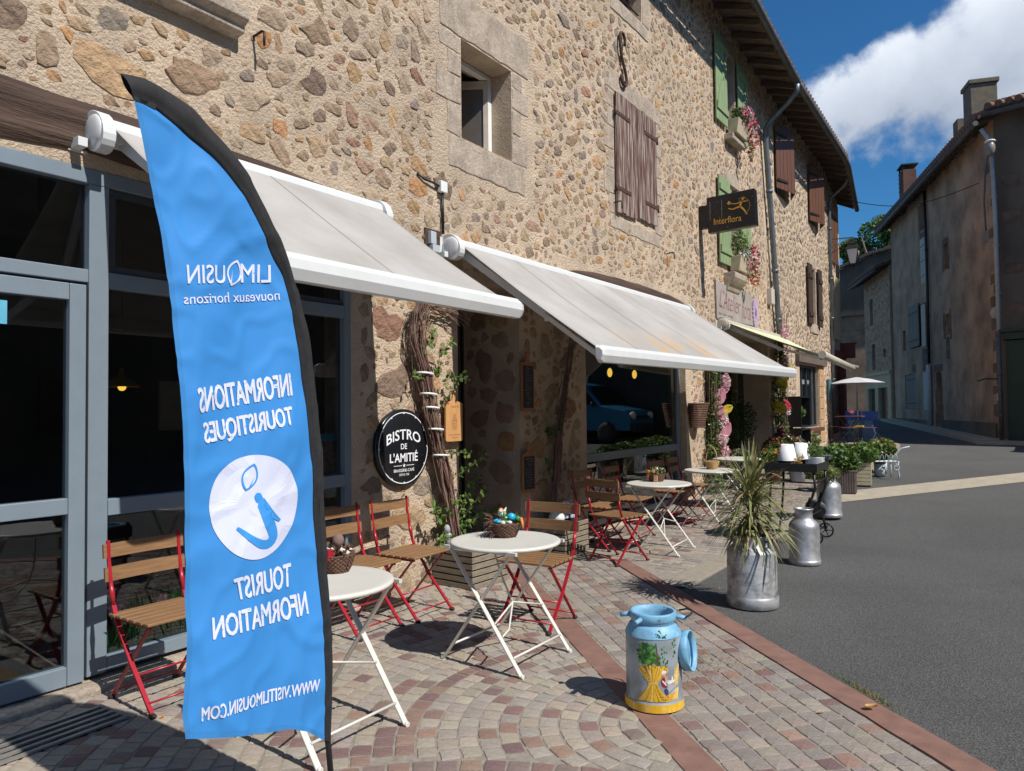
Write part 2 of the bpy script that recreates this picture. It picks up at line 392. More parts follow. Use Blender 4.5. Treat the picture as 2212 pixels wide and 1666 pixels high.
def glass_mat(name, tint, refl):
    mt = bpy.data.materials.new(name); mt.use_nodes = True; t = mt.node_tree; n = t.nodes; n.clear(); l = t.links.new
    o = n.new('ShaderNodeOutputMaterial'); ms = n.new('ShaderNodeMixShader'); tr = n.new('ShaderNodeBsdfTransparent'); gl = n.new('ShaderNodeBsdfGlossy')
    lw = n.new('ShaderNodeLayerWeight'); lw.inputs['Blend'].default_value = .5; fr = n.new('ShaderNodeMath'); fr.operation = 'POWER'; fr.inputs[1].default_value = 3.6; l(lw.outputs['Facing'], fr.inputs[0])
    sc = n.new('ShaderNodeMath'); sc.operation = 'MULTIPLY_ADD'; sc.inputs[1].default_value = .85; sc.inputs[2].default_value = refl; sc.use_clamp = True
    gl.inputs['Roughness'].default_value = 0.004; tr.inputs['Color'].default_value = tint
    gl.inputs['Color'].default_value = (0.9, 0.92, 0.95, 1)
    l(fr.outputs[0], sc.inputs[0]); l(sc.outputs[0], ms.inputs[0]); l(tr.outputs[0], ms.inputs[1]); l(gl.outputs[0], ms.inputs[2]); l(ms.outputs[0], o.inputs['Surface'])
    return mt
glass = glass_mat('window_glass', (0.66, 0.69, 0.70, 1), 0.07)
def glow_mat(name, col, st):
    mt = bpy.data.materials.new(name); mt.use_nodes = True; p = mt.node_tree.nodes['Principled BSDF']
    p.inputs['Base Color'].default_value = col; p.inputs['Emission Color'].default_value = col; p.inputs['Emission Strength'].default_value = st
    return mt
bulb_m = glow_mat('lit_amber_bulb', (1.0, 0.55, 0.08, 1), 2.2)

# ------------------------------------------------------------------ ground
def strip(name, m, rows, dz, parent=None):
    """sheet following the ground: rows = [(y, x0, x1)]"""
    b = MB(); vs = []; fs = []
    for y, a, c in rows: vs += [(a, y, gz(y) + dz), (c, y, gz(y) + dz)]
    for i in range(len(rows) - 1): fs.append((2 * i, 2 * i + 1, 2 * i + 3, 2 * i + 2))
    b.add(vs, fs)
    return b.build(name, m, parent)
struct(strip('ground', earth_m, [(-250, -250, 250), (9, -250, 250), (22, -250, 250), (33, -250, 250), (350, -250, 250)], -0.06))
road = struct(strip('road', asphalt, [(-40, -60, 60), (0, -60, 60), (9, -60, 60), (22, -60, 60), (33, -30, 30), (90, -30, 30)], -0.012))
# cream paving band crossing the road from the terrace corner
sb = MB(); Pq = [(-2.286, 11.253), (0.032, 14.523), (3.2, 19.0), (3.2, 20.6), (0.039, 15.797), (-2.271, 12.55)]
sb.add([(x, y, gz(y) - 0.006) for x, y in Pq], [(0, 1, 4, 5), (1, 2, 3, 4)])
struct(sb.build('paving_band', stripe_m, None))
KN = (0.694, 0.72)                        # normal of the diagonal kerb lines
def kx(n, y): return (n - KN[1] * y) / KN[0]
rows = []
for y in (-4, -2, 0, 2, 3, 4, 5, 5.83): rows.append((y, -4.7, kx(2.42, y)))
for y in (5.84, 7, 8, 9, 10, 12, 14, 16, 19.1): rows.append((y, -4.7, -2.32))
for y in (20.9, 22, 24): rows.append((y, -5.0, -2.5 - (y - 20.9) * 0.29))
for y in (28, 33): rows.append((y, -9, -3.5 - (y - 24) * 0.16))
pave = struct(strip('pavement', joint_m, rows, 0.0))
# narrow pavement along the right-hand houses
strip2 = MB()
for a, c in (((-.342, 21.9), (-4.09, 32.9)),):
    dx, dy = c[0] - a[0], c[1] - a[1]; ln = math.hypot(dx, dy); dx /= ln; dy /= ln; px, py = -dy * 0.55, dx * 0.55
    P = [(a[0] + px, a[1] + py - .3), (a[0] - px * .2, a[1]), (c[0] + px, c[1] + py), (c[0] - px * .2, c[1])]
    strip2.add([(x, y, gz(y) + 0.08) for x, y in P] + [(x, y, gz(y) - 0.1) for x, y in P], [(0, 1, 3, 2), (0, 2, 6, 4), (0, 4, 5, 1)])
P = [(-.9, 21.4), (-.35, 21.95), (9.0, 20.1), (9.0, 19.4)]
strip2.add([(x, y, gz(y) + 0.06) for x, y in P] + [(x, y, gz(y) - 0.1) for x, y in P], [(0, 3, 2, 1), (0, 4, 7, 3)])
struct(strip2.build('far_pavement', stripe_m, None))

rng = random.Random(7)
def view(x, y, z):
    v = Vector((x, y, z - 1.5)); d = v.dot(fw)
    if d < 0.1: return None
    return (1106 + 1580 * v.dot(rc) / d, 833 - 1580 * v.dot(uc) / d, d)
BEI = [(0.355, 0.305, 0.25), (0.34, 0.295, 0.25), (0.375, 0.32, 0.255), (0.325, 0.285, 0.245), (0.35, 0.295, 0.235), (0.33, 0.295, 0.26)]
REDS = [(0.225, 0.14, 0.122), (0.25, 0.158, 0.125), (0.20, 0.125, 0.115), (0.28, 0.185, 0.14), (0.22, 0.16, 0.142)]
STRIPT = [(0.29, 0.25, 0.215), (0.265, 0.23, 0.205), (0.31, 0.275, 0.225), (0.25, 0.215, 0.195), (0.29, 0.235, 0.20)]
def jit(c, a=0.09):
    k = 1 + rng.uniform(-a, a); return tuple(max(0.01, x * k * (1 + rng.uniform(-.03, .03))) for x in c)
setts = []    # (x, y, half length, half width, angle, tint)
def sett_geo(mb, s, off=(0, 0, 0)):
    x, y, a, b, an, tint, sd = s
    r = random.Random(sd); z = gz(y); ca_, sa_ = math.cos(an), math.sin(an)
    tl = r.uniform(-.014, .014); tm = r.uniform(-.014, .014); h = 0.0025 + r.uniform(0, .003)
    cs = [(-1, -1), (0, -1.04), (1, -1), (1.04, 0), (1, 1), (0, 1.03), (-1, 1), (-1.03, 0)]
    o = []; i = []; 
    for p, q in cs:
        jx = p * a * r.uniform(.88, 1.04); jy = q * b * r.uniform(.88, 1.04)
        o.append((jx, jy)); i.append((jx * .93, jy * .93))
    W = lambda u, v, hh: (x + u * ca_ - v * sa_ - off[0], y + u * sa_ + v * ca_ - off[1], z + hh - off[2])
    vs = [W(u, v, -0.02) for u, v in o] + [W(u * .985, v * .985, h * .45 + u * tl + v * tm) for u, v in o] + [W(u, v, h + u * tl + v * tm) for u, v in i] + [W(0, 0, h + r.uniform(0, .003))]
    fs = []
    for k in range(8):
        n = (k + 1) % 8
        fs += [(k, n, 8 + n, 8 + k), (8 + k, 8 + n, 16 + n, 16 + k), (16 + k, 16 + n, 24)]
    b0 = len(mb.v); mb.add(vs, fs, 0, False, tint=tint)
    for q in range(16): mb.s[-1 - q] = False
C1 = (-1.35, 3.30); C2 = (-0.90, 0.90); R2 = 1.92
def in_fan(x, y):   # terrace triangle between wall and the first red band
    return x > -4.12 and x * KN[0] + y * KN[1] < 1.262 and y > -1.0
def ring_fill(C, rmin, rmax, test, redr, step=0.0945):
    k = 0; r = rmin
    while r < rmax:
        n = max(5, int(2 * PI * r / 0.100)); ph = rng.random() * 6.28
        for j in range(n):
            a = ph + 2 * PI * j / n; x = C[0] + r * math.cos(a); y = C[1] + r * math.sin(a)
            if not test(x, y): continue
            v = view(x, y, 0)
            if v is None or not (-260 < v[0] < 2400 and v[1] < 1900): continue
            red = any(abs(r - q) < step * .5 for q in redr)
            t = rng.random()
            tint = jit(rng.choice(REDS)) if (red or t < 0.15) else jit(rng.choice(BEI))
            setts.append((x, y, 0.0438, PI * r / n * .905, a, tint, rng.random()))
        r += step; k += 1
ring_fill(C1, 0.05, 5.2, lambda x, y: in_fan(x, y) and math.hypot(x - C2[0], y - C2[1]) > R2 + .03, [1.238])
ring_fill(C2, R2 - 0.047 - 0.0945 * 16, R2, lambda x, y: in_fan(x, y), [R2 - 0.05])
# straight courses between the two red bands
u = (0.72, -0.694)
for c in range(9):
    n0 = 1.449 + 0.049 + c * 0.0985
    t = -7.0 + rng.random() * .1
    while t < 1.2:
        ln = rng.uniform(.075, .125); tc_ = t + ln / 2; t += ln
        x = KN[0] * n0 + u[0] * tc_; y = KN[1] * n0 + u[1] * tc_
        if x < -4.12 or y < -1: continue
        v = view(x, y, 0)
        if v is None or v[1] > 1900: continue
        rr = rng.random()
        tint = jit(rng.choice(REDS), .2) if (rr < .10 or (c == 4 and rr < .5)) else jit(rng.choice(STRIPT), .15)
        setts.append((x, y, ln / 2 * .94, 0.0452, math.atan2(u[1], u[0]), tint, rng.random()))
# upper pavement: courses across
y = 5.0
while y < 19.0:
    x = -4.15 + rng.random() * .08
    while x < -2.56:
        ln = rng.uniform(.09, .15)
        if x * KN[0] + y * KN[1] > 2.60 and x + ln < -2.53:
            rr = rng.random()
            tint = jit(rng.choice(REDS), .2) if rr < .12 else jit(rng.choice(STRIPT + BEI[:2]), .15)
            setts.append((x + ln / 2, y, ln / 2 * .94, 0.050, 0, tint, rng.random()))
        x += ln
    y += .110
def shows(s):
    v = view(s[0], s[1], gz(s[1]))
    if v is None or not (0 < v[0] < 2212 and v[1] < 1666): return 0
    return 1 / v[2]
setts.sort(key=shows, reverse=True)
for s in setts[:300]:
    b = MB(); off = (s[0], s[1], gz(s[1])); sett_geo(b, s, off); o = b.build('sett', sett_m, pave); o.location = off
b = MB()
for s in setts[300:]: sett_geo(b, s)
stuff(b.build('setts', sett_m, pave))
# red kerb stones (two diagonal lines), beige kerb along the upper pavement
def slab(p0, p1, n0, n1, top, m, name='kerb_stone', parent=pave):
    b = MB(); r = rng
    P = [(KN[0] * n0 + u[0] * p0, KN[1] * n0 + u[1] * p0), (KN[0] * n0 + u[0] * p1, KN[1] * n0 + u[1] * p1),
         (KN[0] * n1 + u[0] * p1, KN[1] * n1 + u[1] * p1), (KN[0] * n1 + u[0] * p0, KN[1] * n1 + u[1] * p0)]
    z = gz(P[0][1])
    k = 6; up = []; lo = []
    edge = []
    for (a, c) in ((P[0], P[1]), (P[1], P[2]), (P[2], P[3]), (P[3], P[0])):
        nn = 7 if math.hypot(a[0] - c[0], a[1] - c[1]) > .3 else 1
        for i in range(nn):
            t = i / nn; j = (r.uniform(-.004, .004) if i else 0)
            edge.append((a[0] + (c[0] - a[0]) * t + j * KN[0], a[1] + (c[1] - a[1]) * t + j * KN[1]))
    b.prism(edge, z - .05, z + top + r.uniform(-.001, .002), lambda p, q, d: (p, q, d))
    b.build(name, m, parent, bevel=0.003)
for n0, n1, top, st in ((1.278, 1.438, .006, -6.6), (2.34, 2.505, .010, -6.9)):
    t = st
    while t < 4.0:
        ln = rng.uniform(.55, 1.05)
        x = KN[0] * n0 + u[0] * t
        if x > -4.2: slab(t, t + ln - .005, n0, n1, top, kerb_red)
        t += ln
yy = 5.98
while yy < 18.2:
    ln = 0.98; b = MB()
    vs = []
    for z_, dz in ((0, -.05), (1, .008)):
        for x_, y_ in ((-2.52, yy), (-2.30, yy), (-2.30, yy + ln - .01), (-2.52, yy + ln - .01)): vs.append((x_, y_, gz(y_) + dz))
    b.add(vs, [(0, 3, 2, 1), (4, 5, 6, 7), (0, 1, 5, 4), (1, 2, 6, 5), (2, 3, 7, 6), (3, 0, 4, 7)])
    b.build('kerb_stone', kerb_bei, pave, bevel=0.004); yy += ln
b = MB(); vs = []
for dz in (-.02, .016):
    for x_, y_ in ((-4.1, 16.95), (-2.56, 16.95), (-2.56, 17.25), (-4.1, 17.25)): vs.append((x_, y_, gz(y_) + dz))
b.add(vs, [(0, 3, 2, 1), (4, 5, 6, 7), (0, 1, 5, 4), (1, 2, 6, 5), (2, 3, 7, 6), (3, 0, 4, 7)]); b.build('kerb_stone', kerb_red, pave)

ROOMS = None
# ------------------------------------------------------------------ rubble walls
PAL = [((0.47, 0.31, 0.17), 6), ((0.54, 0.33, 0.145), 4), ((0.58, 0.28, 0.10), 1.8), ((0.38, 0.245, 0.145), 7), ((0.34, 0.235, 0.155), 5),
       ((0.38, 0.19, 0.125), 2.8), ((0.27, 0.215, 0.18), 1.8), ((0.50, 0.365, 0.235), 4), ((0.24, 0.155, 0.11), 1.8)]
def pick(pal):
    t = rng.random() * sum(w for _, w in pal)
    for c, w in pal:
        t -= w
        if t <= 0: return c
    return pal[0][0]
def scatter(y0, y1, z0, ztop, excl, tiers, seed, maxaspect=1.75):
    """dart throwing of elliptical stones, biggest first; excl = rectangles to keep clear"""
    r = random.Random(seed); cell = 0.25; grid = {}; outp = []
    for tier in tiers:
        (rmin, rmax, tries, yl, yh, gap) = tier[:6]; zh = tier[6] if len(tier) > 6 else 99
        for _ in range(tries):
            y = r.uniform(max(y0, yl), min(y1, yh)); z = r.uniform(z0, min(zh, ztop(y))); rad = r.uniform(rmin, rmax)
            asp = r.uniform(1.0, maxaspect) ** 1.15; a, b_ = rad * math.sqrt(asp), rad / math.sqrt(asp)
            ro = r.gauss(.12, .28)
            if r.random() < .12: ro += 1.4
            ea, eb = (a, b_) if abs(ro) < .8 else (b_, a)
            if y - ea < y0 or y + ea > y1 or z - eb < z0 or z + eb > ztop(y): continue
            if any(y + ea + .02 > e[0] and y - ea - .02 < e[1] and z + eb + .02 > e[2] and z - eb - .02 < e[3] for e in excl): continue
            ok = True; gy, gzz = int(y / cell), int(z / cell); k = 2 if rad < .12 else 3
            for i in range(gy - k, gy + k + 1):
                for j in range(gzz - k, gzz + k + 1):
                    for (yy_, zz_, aa, bb, rr_) in grid.get((i, j), ()):
                        dy = (y - yy_) / (aa + ea + gap); dz_ = (z - zz_) / (bb + eb + gap)
                        if dy * dy + dz_ * dz_ < 0.90: ok = False; break
                    if not ok: break
                if not ok: break
            if not ok: continue
            e = (y, z, ea, eb, ro); grid.setdefault((gy, gzz), []).append(e)
            outp.append((y, z, a, b_, ro, r.random()))
    return outp
def stone_geo(mb, s, fn, tint, proud=1.0):
    kk = .08 + .36 * ((s[5] * 7.31) % 1.0); tint = tuple(t_ + (m_ - t_) * kk for t_, m_ in zip(tint, (.66, .515, .375)))   # mortar smeared over the face
    y, z, a, b_, ro, sd = s; r = random.Random(sd); n = r.choice((11, 12, 13, 14)) if a > .09 else (9 if a > .04 else 7)
    h = (0.006 + 0.055 * min(a, .22)) * r.uniform(.15, 1.15) * proud
    ex = r.uniform(2.1, 3.4); ph = r.random(); c_, s_ = math.cos(ro), math.sin(ro); rings = []
    k1, k2, k3, k4 = r.uniform(.05, .20), r.uniform(0, 6.3), r.uniform(.0, .16), r.uniform(0, 6.3)
    base = []
    for i in range(n):
        t = 2 * PI * (i + ph * .9 + r.uniform(-.22, .22)) / n
        q = (abs(math.cos(t)) ** ex + abs(math.sin(t)) ** ex) ** (-1 / ex) * r.uniform(.72, 1.08) * (1 + k1 * math.sin(2 * t + k2) + k3 * math.sin(3 * t + k4))
        base.append((q * a * math.cos(t), q * b_ * math.sin(t)))
    vs = []
    tl, tm = r.uniform(-.07, .07), r.uniform(-.07, .07)
    for sc, hh in ((1.0, -.012), (.97, .35), (.86, .85), (.45, 1.0)):
        for (p, q) in base:
            jx = 1 + (r.uniform(-.05, .05) if sc < .9 else 0)
            uu_, v_ = p * sc * jx, q * sc * jx
            if sc == 1.0: d = -.012
            else: d = h * hh * r.uniform(.78, 1.15) + uu_ * tl + v_ * tm
            vs.append(fn(y + uu_ * c_ - v_ * s_, z + uu_ * s_ + v_ * c_, d))
    vs.append(fn(y, z, h * r.uniform(.8, 1.2)))
    fs = []
    for k in range(3):
        for i in range(n): fs.append((k * n + i, k * n + (i + 1) % n, (k + 1) * n + (i + 1) % n, (k + 1) * n + i))
    for i in range(n): fs.append((3 * n + i, 3 * n + (i + 1) % n, 4 * n))
    mb.add(vs, fs, 0, False, tint=tint)
def lay_stones(house, off, st, fn, pal, nmax=300, proud=1.0):
    L2 = []
    for s in st:
        p = fn(s[0], s[1], 0); v = view(*p); w = 0
        if v and -20 < v[0] < 2230 and -20 < v[1] < 1680: w = s[2] * s[3] / (v[2] ** 2) * abs(p[0]) / v[2]
        L2.append((w, s))
    L2.sort(key=lambda t: -t[0])
    for w, s in L2[:nmax]:
        p = fn(s[0], s[1], 0); b = MB()
        stone_geo(b, s, lambda y, z, d: tuple(i - j for i, j in zip(fn(y, z, d), p)), jit(pick(pal), .15), proud)
        o = b.build('stone', stone_m, house); o.location = tuple(i - j for i, j in zip(p, off))
    b = MB()
    for w, s in L2[nmax:]: stone_geo(b, s, fn, jit(pick(pal), .15), proud)
    if b.v: stuff(b.build('small_stones', stone_m, house, off=off))
def wall_cells(mb, ys, zs, holes, fn, depth, extra_top=None):
    """wall face with rectangular openings and their reveals"""
    ys = sorted(set(round(v, 4) for v in ys + [h[0] for h in holes] + [h[1] for h in holes]))
    zs = sorted(set(round(v, 4) for v in zs + [h[2] for h in holes] + [h[3] for h in holes]))
    for i in range(len(ys) - 1):
        for j in range(len(zs) - 1):
            cy, cz = (ys[i] + ys[i + 1]) / 2, (zs[j] + zs[j + 1]) / 2
            if any(h[0] < cy < h[1] and h[2] < cz < h[3] for h in holes): continue
            mb.add([fn(ys[i], zs[j], 0), fn(ys[i + 1], zs[j], 0), fn(ys[i + 1], zs[j + 1], 0), fn(ys[i], zs[j + 1], 0)], [(0, 1, 2, 3)])
    for h in holes:
        a, c, z0, z1 = h[:4]; d = -(h[4] if len(h) > 4 else depth)
        q = [(a, z0), (c, z0), (c, z1), (a, z1)]
        for k in range(4):
            p0, p1 = q[k], q[(k + 1) % 4]
            mb.add([fn(p0[0], p0[1], 0), fn(p1[0], p1[1], 0), fn(p1[0], p1[1], d), fn(p0[0], p0[1], d)], [(3, 2, 1, 0)])
def room(mb, a, c, z0, z1, d0, d1, fn, mi=0, grow=0.0):
    if ROOMS is not None: mb = MB()
    """dark room behind an opening: back, sides, floor, ceiling (closed against the reveal)"""
    g = grow
    A = [(a, z0), (c, z0), (c, z1), (a, z1)]; B = [(a - g, z0), (c + g, z0), (c + g, z1 + g * .5), (a - g, z1 + g * .5)]
    if g:
        for k in range(4):
            k2 = (k + 1) % 4; mb.add([fn(*A[k], -d0), fn(*A[k2], -d0), fn(*B[k2], -d0 - .002), fn(*B[k], -d0 - .002)], [(0, 1, 2, 3)], mi)
    for k in range(4):
        k2 = (k + 1) % 4; mb.add([fn(*B[k], -d0 - .002), fn(*B[k2], -d0 - .002), fn(*B[k2], -d1), fn(*B[k], -d1)], [(0, 1, 2, 3)], mi)
    mb.add([fn(*p, -d1) for p in B], [(0, 1, 2, 3)], mi)
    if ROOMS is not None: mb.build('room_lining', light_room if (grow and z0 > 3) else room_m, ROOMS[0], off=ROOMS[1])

# ------------------------------------------------------------------ house A: stone house with bistro and florist
XW = -4.2
OA = (-4.2, 7.0, 0.0)
def zgA(y): return 8.24 if y < 12.1 else 8.24 - .12 * (y - 12.1)
def ztA(y): return zgA(y) + .34
def fA(y, z, d=0): return (XW + d, y, min(z, ztA(y)) if z > 7.5 else z)
HA = thing('stone_house', 'long rubble stone house with cafe windows below and grey granite framed window above', 'house', OA)
holesA = [(-1.5, 3.9, 0.04, 2.86, .30), (5.2, 6.2, -.05, 2.72, .72), (7.6, 10.75, 0.03, 2.72, .28), (11.6, 15.25, -.05, 2.80, .5),
          (5.29, 6.115, 4.03, 4.97, .42), (8.56, 9.36, 6.88, 8.0, .35), (12.88, 13.46, 6.5, 7.95, .35), (12.93, 13.5, 4.02, 5.5, .35), (1.55, 2.78, 4.13, 5.6, .25)]
wb = MB(); wall_cells(wb, [-4, 12.1, 15.3], [-.1, 7.5, 9.0], holesA, fA, .35)
wb.build('wall', mortar, HA, off=OA)
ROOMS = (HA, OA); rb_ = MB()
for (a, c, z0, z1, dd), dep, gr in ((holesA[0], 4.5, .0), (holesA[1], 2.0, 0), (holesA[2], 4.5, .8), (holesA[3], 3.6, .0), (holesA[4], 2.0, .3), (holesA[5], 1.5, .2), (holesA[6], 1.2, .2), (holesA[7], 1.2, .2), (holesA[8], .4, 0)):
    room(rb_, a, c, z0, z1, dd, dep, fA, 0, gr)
# end wall, far sides and roof body keep the block closed
bb = MB(); bb.box(-9.5, -9.3, -4, 15.3, 0, 8.5); bb.box(-9.3, -4.2, -4.1, -4.0, 0, 8.5); bb.build('back_wall', mortar, HA, off=OA)
exclA = [(h[0] - .03, h[1] + .03, h[2] - .05, h[3] + .04) for h in holesA]
exclA[4] = (4.93, 6.48, 3.66, 5.42); exclA[0] = (-1.6, 3.96, -1, 3.22); exclA[5] = (8.3, 9.62, 6.66, 8.2); exclA[8] = (1.2, 2.98, 3.9, 5.7)
exclA[2] = (7.5, 10.95, -.1, 3.17); exclA += [(7.0, 11.0, 2.72, 3.2)]; exclA[6] = (12.72, 13.62, 6.35, 8.1); exclA[7] = (12.78, 13.66, 3.75, 5.66)
exclA += [(8.36, 9.80, 3.95, 5.66)]
zt = lambda y: ztA(y) - .02
stA = scatter(-1.0, 15.25, -.02, zt, exclA, [
    (.12, .19, 900, -1, 2.8, .02), (.09, .13, 900, -1, 3.1, .025), (.14, .20, 300, 3.9, 7.6, .02, 2.8), (.10, .125, 60, 2.5, 8.0, .05), (.085, .115, 160, 7, 15.3, .04),
    (.07, .10, 1500, -1, 5, .02), (.055, .085, 5200, 2.6, 9, .016), (.05, .08, 3600, 7, 15.3, .013), (.035, .058, 22000, -1, 8.5, .012), (.03, .052, 19000, 7, 15.3, .009),
    (.018, .034, 24000, -1, 9, .010), (.018, .03, 10000, 9, 15.3, .009)], 11, 1.9)
lay_stones(HA, OA, stA, fA, PAL, 290)
# dark reveal of the deep doorway: squared blocks
def fR(p, z, d): return (-4.2 - p, 6.2 - d, z)
stR = scatter(.02, .70, .02, lambda y: 2.66, [], [(.10, .17, 200, 0, 1, .02), (.05, .09, 400, 0, 1, .015)], 5, 1.4)
b = MB()
for s in stR: stone_geo(b, s, fR, jit(pick(PAL)))
stuff(b.build('doorway_stones', stone_m, HA, off=OA))
def block(y0, y1, z0, z1, m=granite, t=.010, parent=HA, off=OA, name='dressed_stone', j=.018, fn=fA):
    r = rng; pts = []
    for (a, c) in (((y0, z0), (y1, z0)), ((y1, z0), (y1, z1)), ((y1, z1), (y0, z1)), ((y0, z1), (y0, z0))):
        n = max(2, int(math.hypot(a[0] - c[0], a[1] - c[1]) / .12))
        for i in range(n):
            q = i / n; pts.append((a[0] + (c[0] - a[0]) * q + r.uniform(-j, j) * .6, a[1] + (c[1] - a[1]) * q + r.uniform(-j, j) * .6))
    b = MB(); b.prism(pts, -.02, t + r.uniform(-.003, .003), lambda p, q, d: fn(p, q, d))
    b.build(name, m, parent, off=off, bevel=.008)
def edge_block(y0, y1, z0, z1, side, **k): block(y0, y1, z0, z1, **k)
# open window surround
block(4.98, 6.42, 4.985, 5.40, t=.012); block(5.10, 6.34, 3.72, 4.01, t=.012)
zc = 4.02
for h_, w_ in ((.30, .20), (.26, .34), (.22, .18), (.17, .30)):
    block(5.275 - w_, 5.275, zc + .008, zc + h_ - .006, t=.008); block(6.13, 6.13 + (.5 - w_) * .9, zc + .008, zc + h_ - .006, t=.008); zc += h_
block(8.40, 9.55, 6.68, 6.86, t=.012); block(9.38, 9.60, 6.88, 7.45, t=.01); block(8.30, 8.54, 6.88, 7.4, t=.01)
# quoins round the closed shutters
zc = 3.98
for h_, w_ in ((.26, .16), (.32, .28), (.24, .15), (.30, .26), (.26, .16), (.22, .3)):
    block(8.42 - w_, 8.42, zc, zc + h_ - .012, t=.008); block(9.72, 9.72 + (.45 - w_) * .8, zc, zc + h_ - .012, t=.008); zc += h_
block(8.2, 9.95, 5.60, 5.84, t=.010); block(8.3, 9.85, 3.80, 3.96, t=.008)
# surrounds of the two windows with green shutters
for z0, z1, y0, y1 in ((6.5, 7.95, 12.88, 13.46), (4.02, 5.5, 12.93, 13.5)):
    block(y0 - .12, y1 + .12, z1 + .01, z1 + .24, t=.01)
    q = z0
    while q < z1 - .1:
        block(y0 - .13, y0 - .01, q, q + .28, t=.006, j=.01); block(y1 + .01, y1 + .14, q, q + .28, t=.006, j=.01); q += .3
# left upper sill with cornice
b = MB(); b.prism([(0, 3.96), (.10, 3.98), (.10, 4.02), (.15, 4.05), (.15, 4.13), (0, 4.13)], 1.25, 2.90, lambda p, q, d: (XW + p, d, q)); b.build('window_sill', granite, HA, off=OA, bevel=.008)
for k in range(9):
    b = MB(); b.box(XW + .0, XW + .03, 1.58 + k * .133, 1.58 + k * .133 + .127, 4.16, 5.5); b.build('shutter_plank', shut_old, HA, off=OA)
# oak lintels
def beam(y0, y1, z0, z1, bow=.03, d=.035, seed=1):
    r = random.Random(seed); n = 40; top = []; bot = []
    for i in range(n + 1):
        t = i / n; y = y0 + (y1 - y0) * t; e = 1 - (2 * t - 1) ** 8
        top.append((y, z1 - (1 - e) * .1 + bow * math.sin(PI * t) + .012 * mnoise.noise(Vector((y * 3, seed, 0))))); bot.append((y, z0 + .03 * mnoise.noise(Vector((y * 2.3, seed + 5, 0)))))
    b = MB(); ns = 7; vs = []; fs = []
    for i in range(n + 1):
        for j in range(ns + 1):
            q = j / ns; y = top[i][0]; z = bot[i][1] + (top[i][1] - bot[i][1]) * q
            edge = min(q, 1 - q) * ns
            dd = d * (1 if edge >= 1 else .35) + .014 * mnoise.noise(Vector((y * 1.2, z * 14, seed)))
            if j in (3,) : dd -= .022 * max(0, mnoise.noise(Vector((y * .8, seed, 3))) + .25)
            vs.append((XW + dd, y, z))
    for i in range(n):
        for j in range(ns): a = i * (ns + 1) + j; fs.append((a, a + ns + 1, a + ns + 2, a + 1))
    b.add(vs, fs, 0, True); k = ns + 1
    back = [(XW - .05, y, z) for y, z in top]; b.add([vs[i * k + ns] for i in range(n + 1)] + back, [(i, i + 1, n + 2 + i, n + 1 + i) for i in range(n)])
    back = [(XW - .05, y, z) for y, z in bot]; b.add([vs[i * k] for i in range(n + 1)] + back, [(i + 1, i, n + 1 + i, n + 2 + i) for i in range(n)])
    b.add([vs[n * k + j] for j in range(k)] + [(XW - .05, y1, bot[n][1]), (XW - .05, y1, top[n][1])], [(0, k) + (k + 1,) + tuple(range(k - 1, 0, -1))])
    b.build('oak_beam', beam_m, HA, off=OA)
beam(-1.8, 3.98, 2.93, 3.20, .02, .04, 3)
beam(7.02, 10.98, 2.74, 3.10, .06, .05, 8)

# aluminium glazing of the bistro, first window and door
def bars(mb, L_, x0, x1, mi=0):
    for (a, c, z0, z1) in L_: mb.box(x0, x1, a, c, z0, z1, mi)
def pane(parent, off, y0, y1, z0, z1, x=XW - .05, m=None, nm='pane'):
    b = MB(); b.box(x - .003, x + .003, y0, y1, z0, z1); return b.build(nm, m or glass, parent, off=off)
W1 = MB()
bars(W1, [(-1.5, 3.9, 2.775, 2.858), (1.975, 2.082, .07, 2.773), (3.835, 3.897, .07, 2.773), (2.965, 3.03, .07, 2.773), (-1.5, 1.973, 2.223, 2.295), (2.084, 2.963, 2.205, 2.295), (3.032, 3.833, 2.205, 2.295),
          (2.084, 2.963, .93, 1.02), (3.032, 3.833, .93, 1.02), (2.084, 2.963, .075, .15), (3.032, 3.833, .075, .15)], XW - .07, XW + .005)
fr = W1.build('window_frame', alu, HA, off=OA, bevel=.004)
b = MB(); bars(b, [(2.084, 2.963, 2.30, 2.335), (2.084, 2.963, 2.735, 2.77), (2.084, 2.125, 2.337, 2.733), (3.032, 3.833, 2.30, 2.335), (3.032, 3.833, 2.735, 2.77)], XW - .06, XW - .012); b.build('sash', alu_dark, fr)
bpy.data.objects['sash'].location = (0, 0, 0)
for o_ in (bpy.data.objects['sash'],):
    for v_ in o_.data.vertices: v_.co = (v_.co[0] - OA[0], v_.co[1] - OA[1], v_.co[2] - OA[2])
for (a, c) in ((2.084, 2.963), (3.032, 3.833)):
    for z0, z1 in ((2.30, 2.77), (1.022, 2.203), (.152, .928)): pane(fr, OA, a, c, z0, z1)
pane(fr, OA, -1.5, 1.973, 2.297, 2.773)
def leafdoor(y0, y1):
    D = MB(); bars(D, [(y0, y0 + .085, .06, 2.205), (y1 - .085, y1, .06, 2.205), (y0 + .087, y1 - .087, 2.115, 2.205), (y0 + .087, y1 - .087, .06, .16), (y0 + .087, y1 - .087, .965, 1.05)], XW - .055, XW + .02)
    d = D.build('door', alu, HA, off=OA, bevel=.004)
    pane(d, OA, y0 + .087, y1 - .087, .162, .963, XW - .02); pane(d, OA, y0 + .087, y1 - .087, 1.052, 2.113, XW - .02)
    b = MB(); b.tube([(XW + .02, y0 + .04, 1.0), (XW + .07, y0 + .04, 1.0), (XW + .07, y0 + .14, 1.0)], .009); b.build('door_handle', milk_alu, d, off=OA)
leafdoor(1.02, 1.955); leafdoor(.07, 1.005)
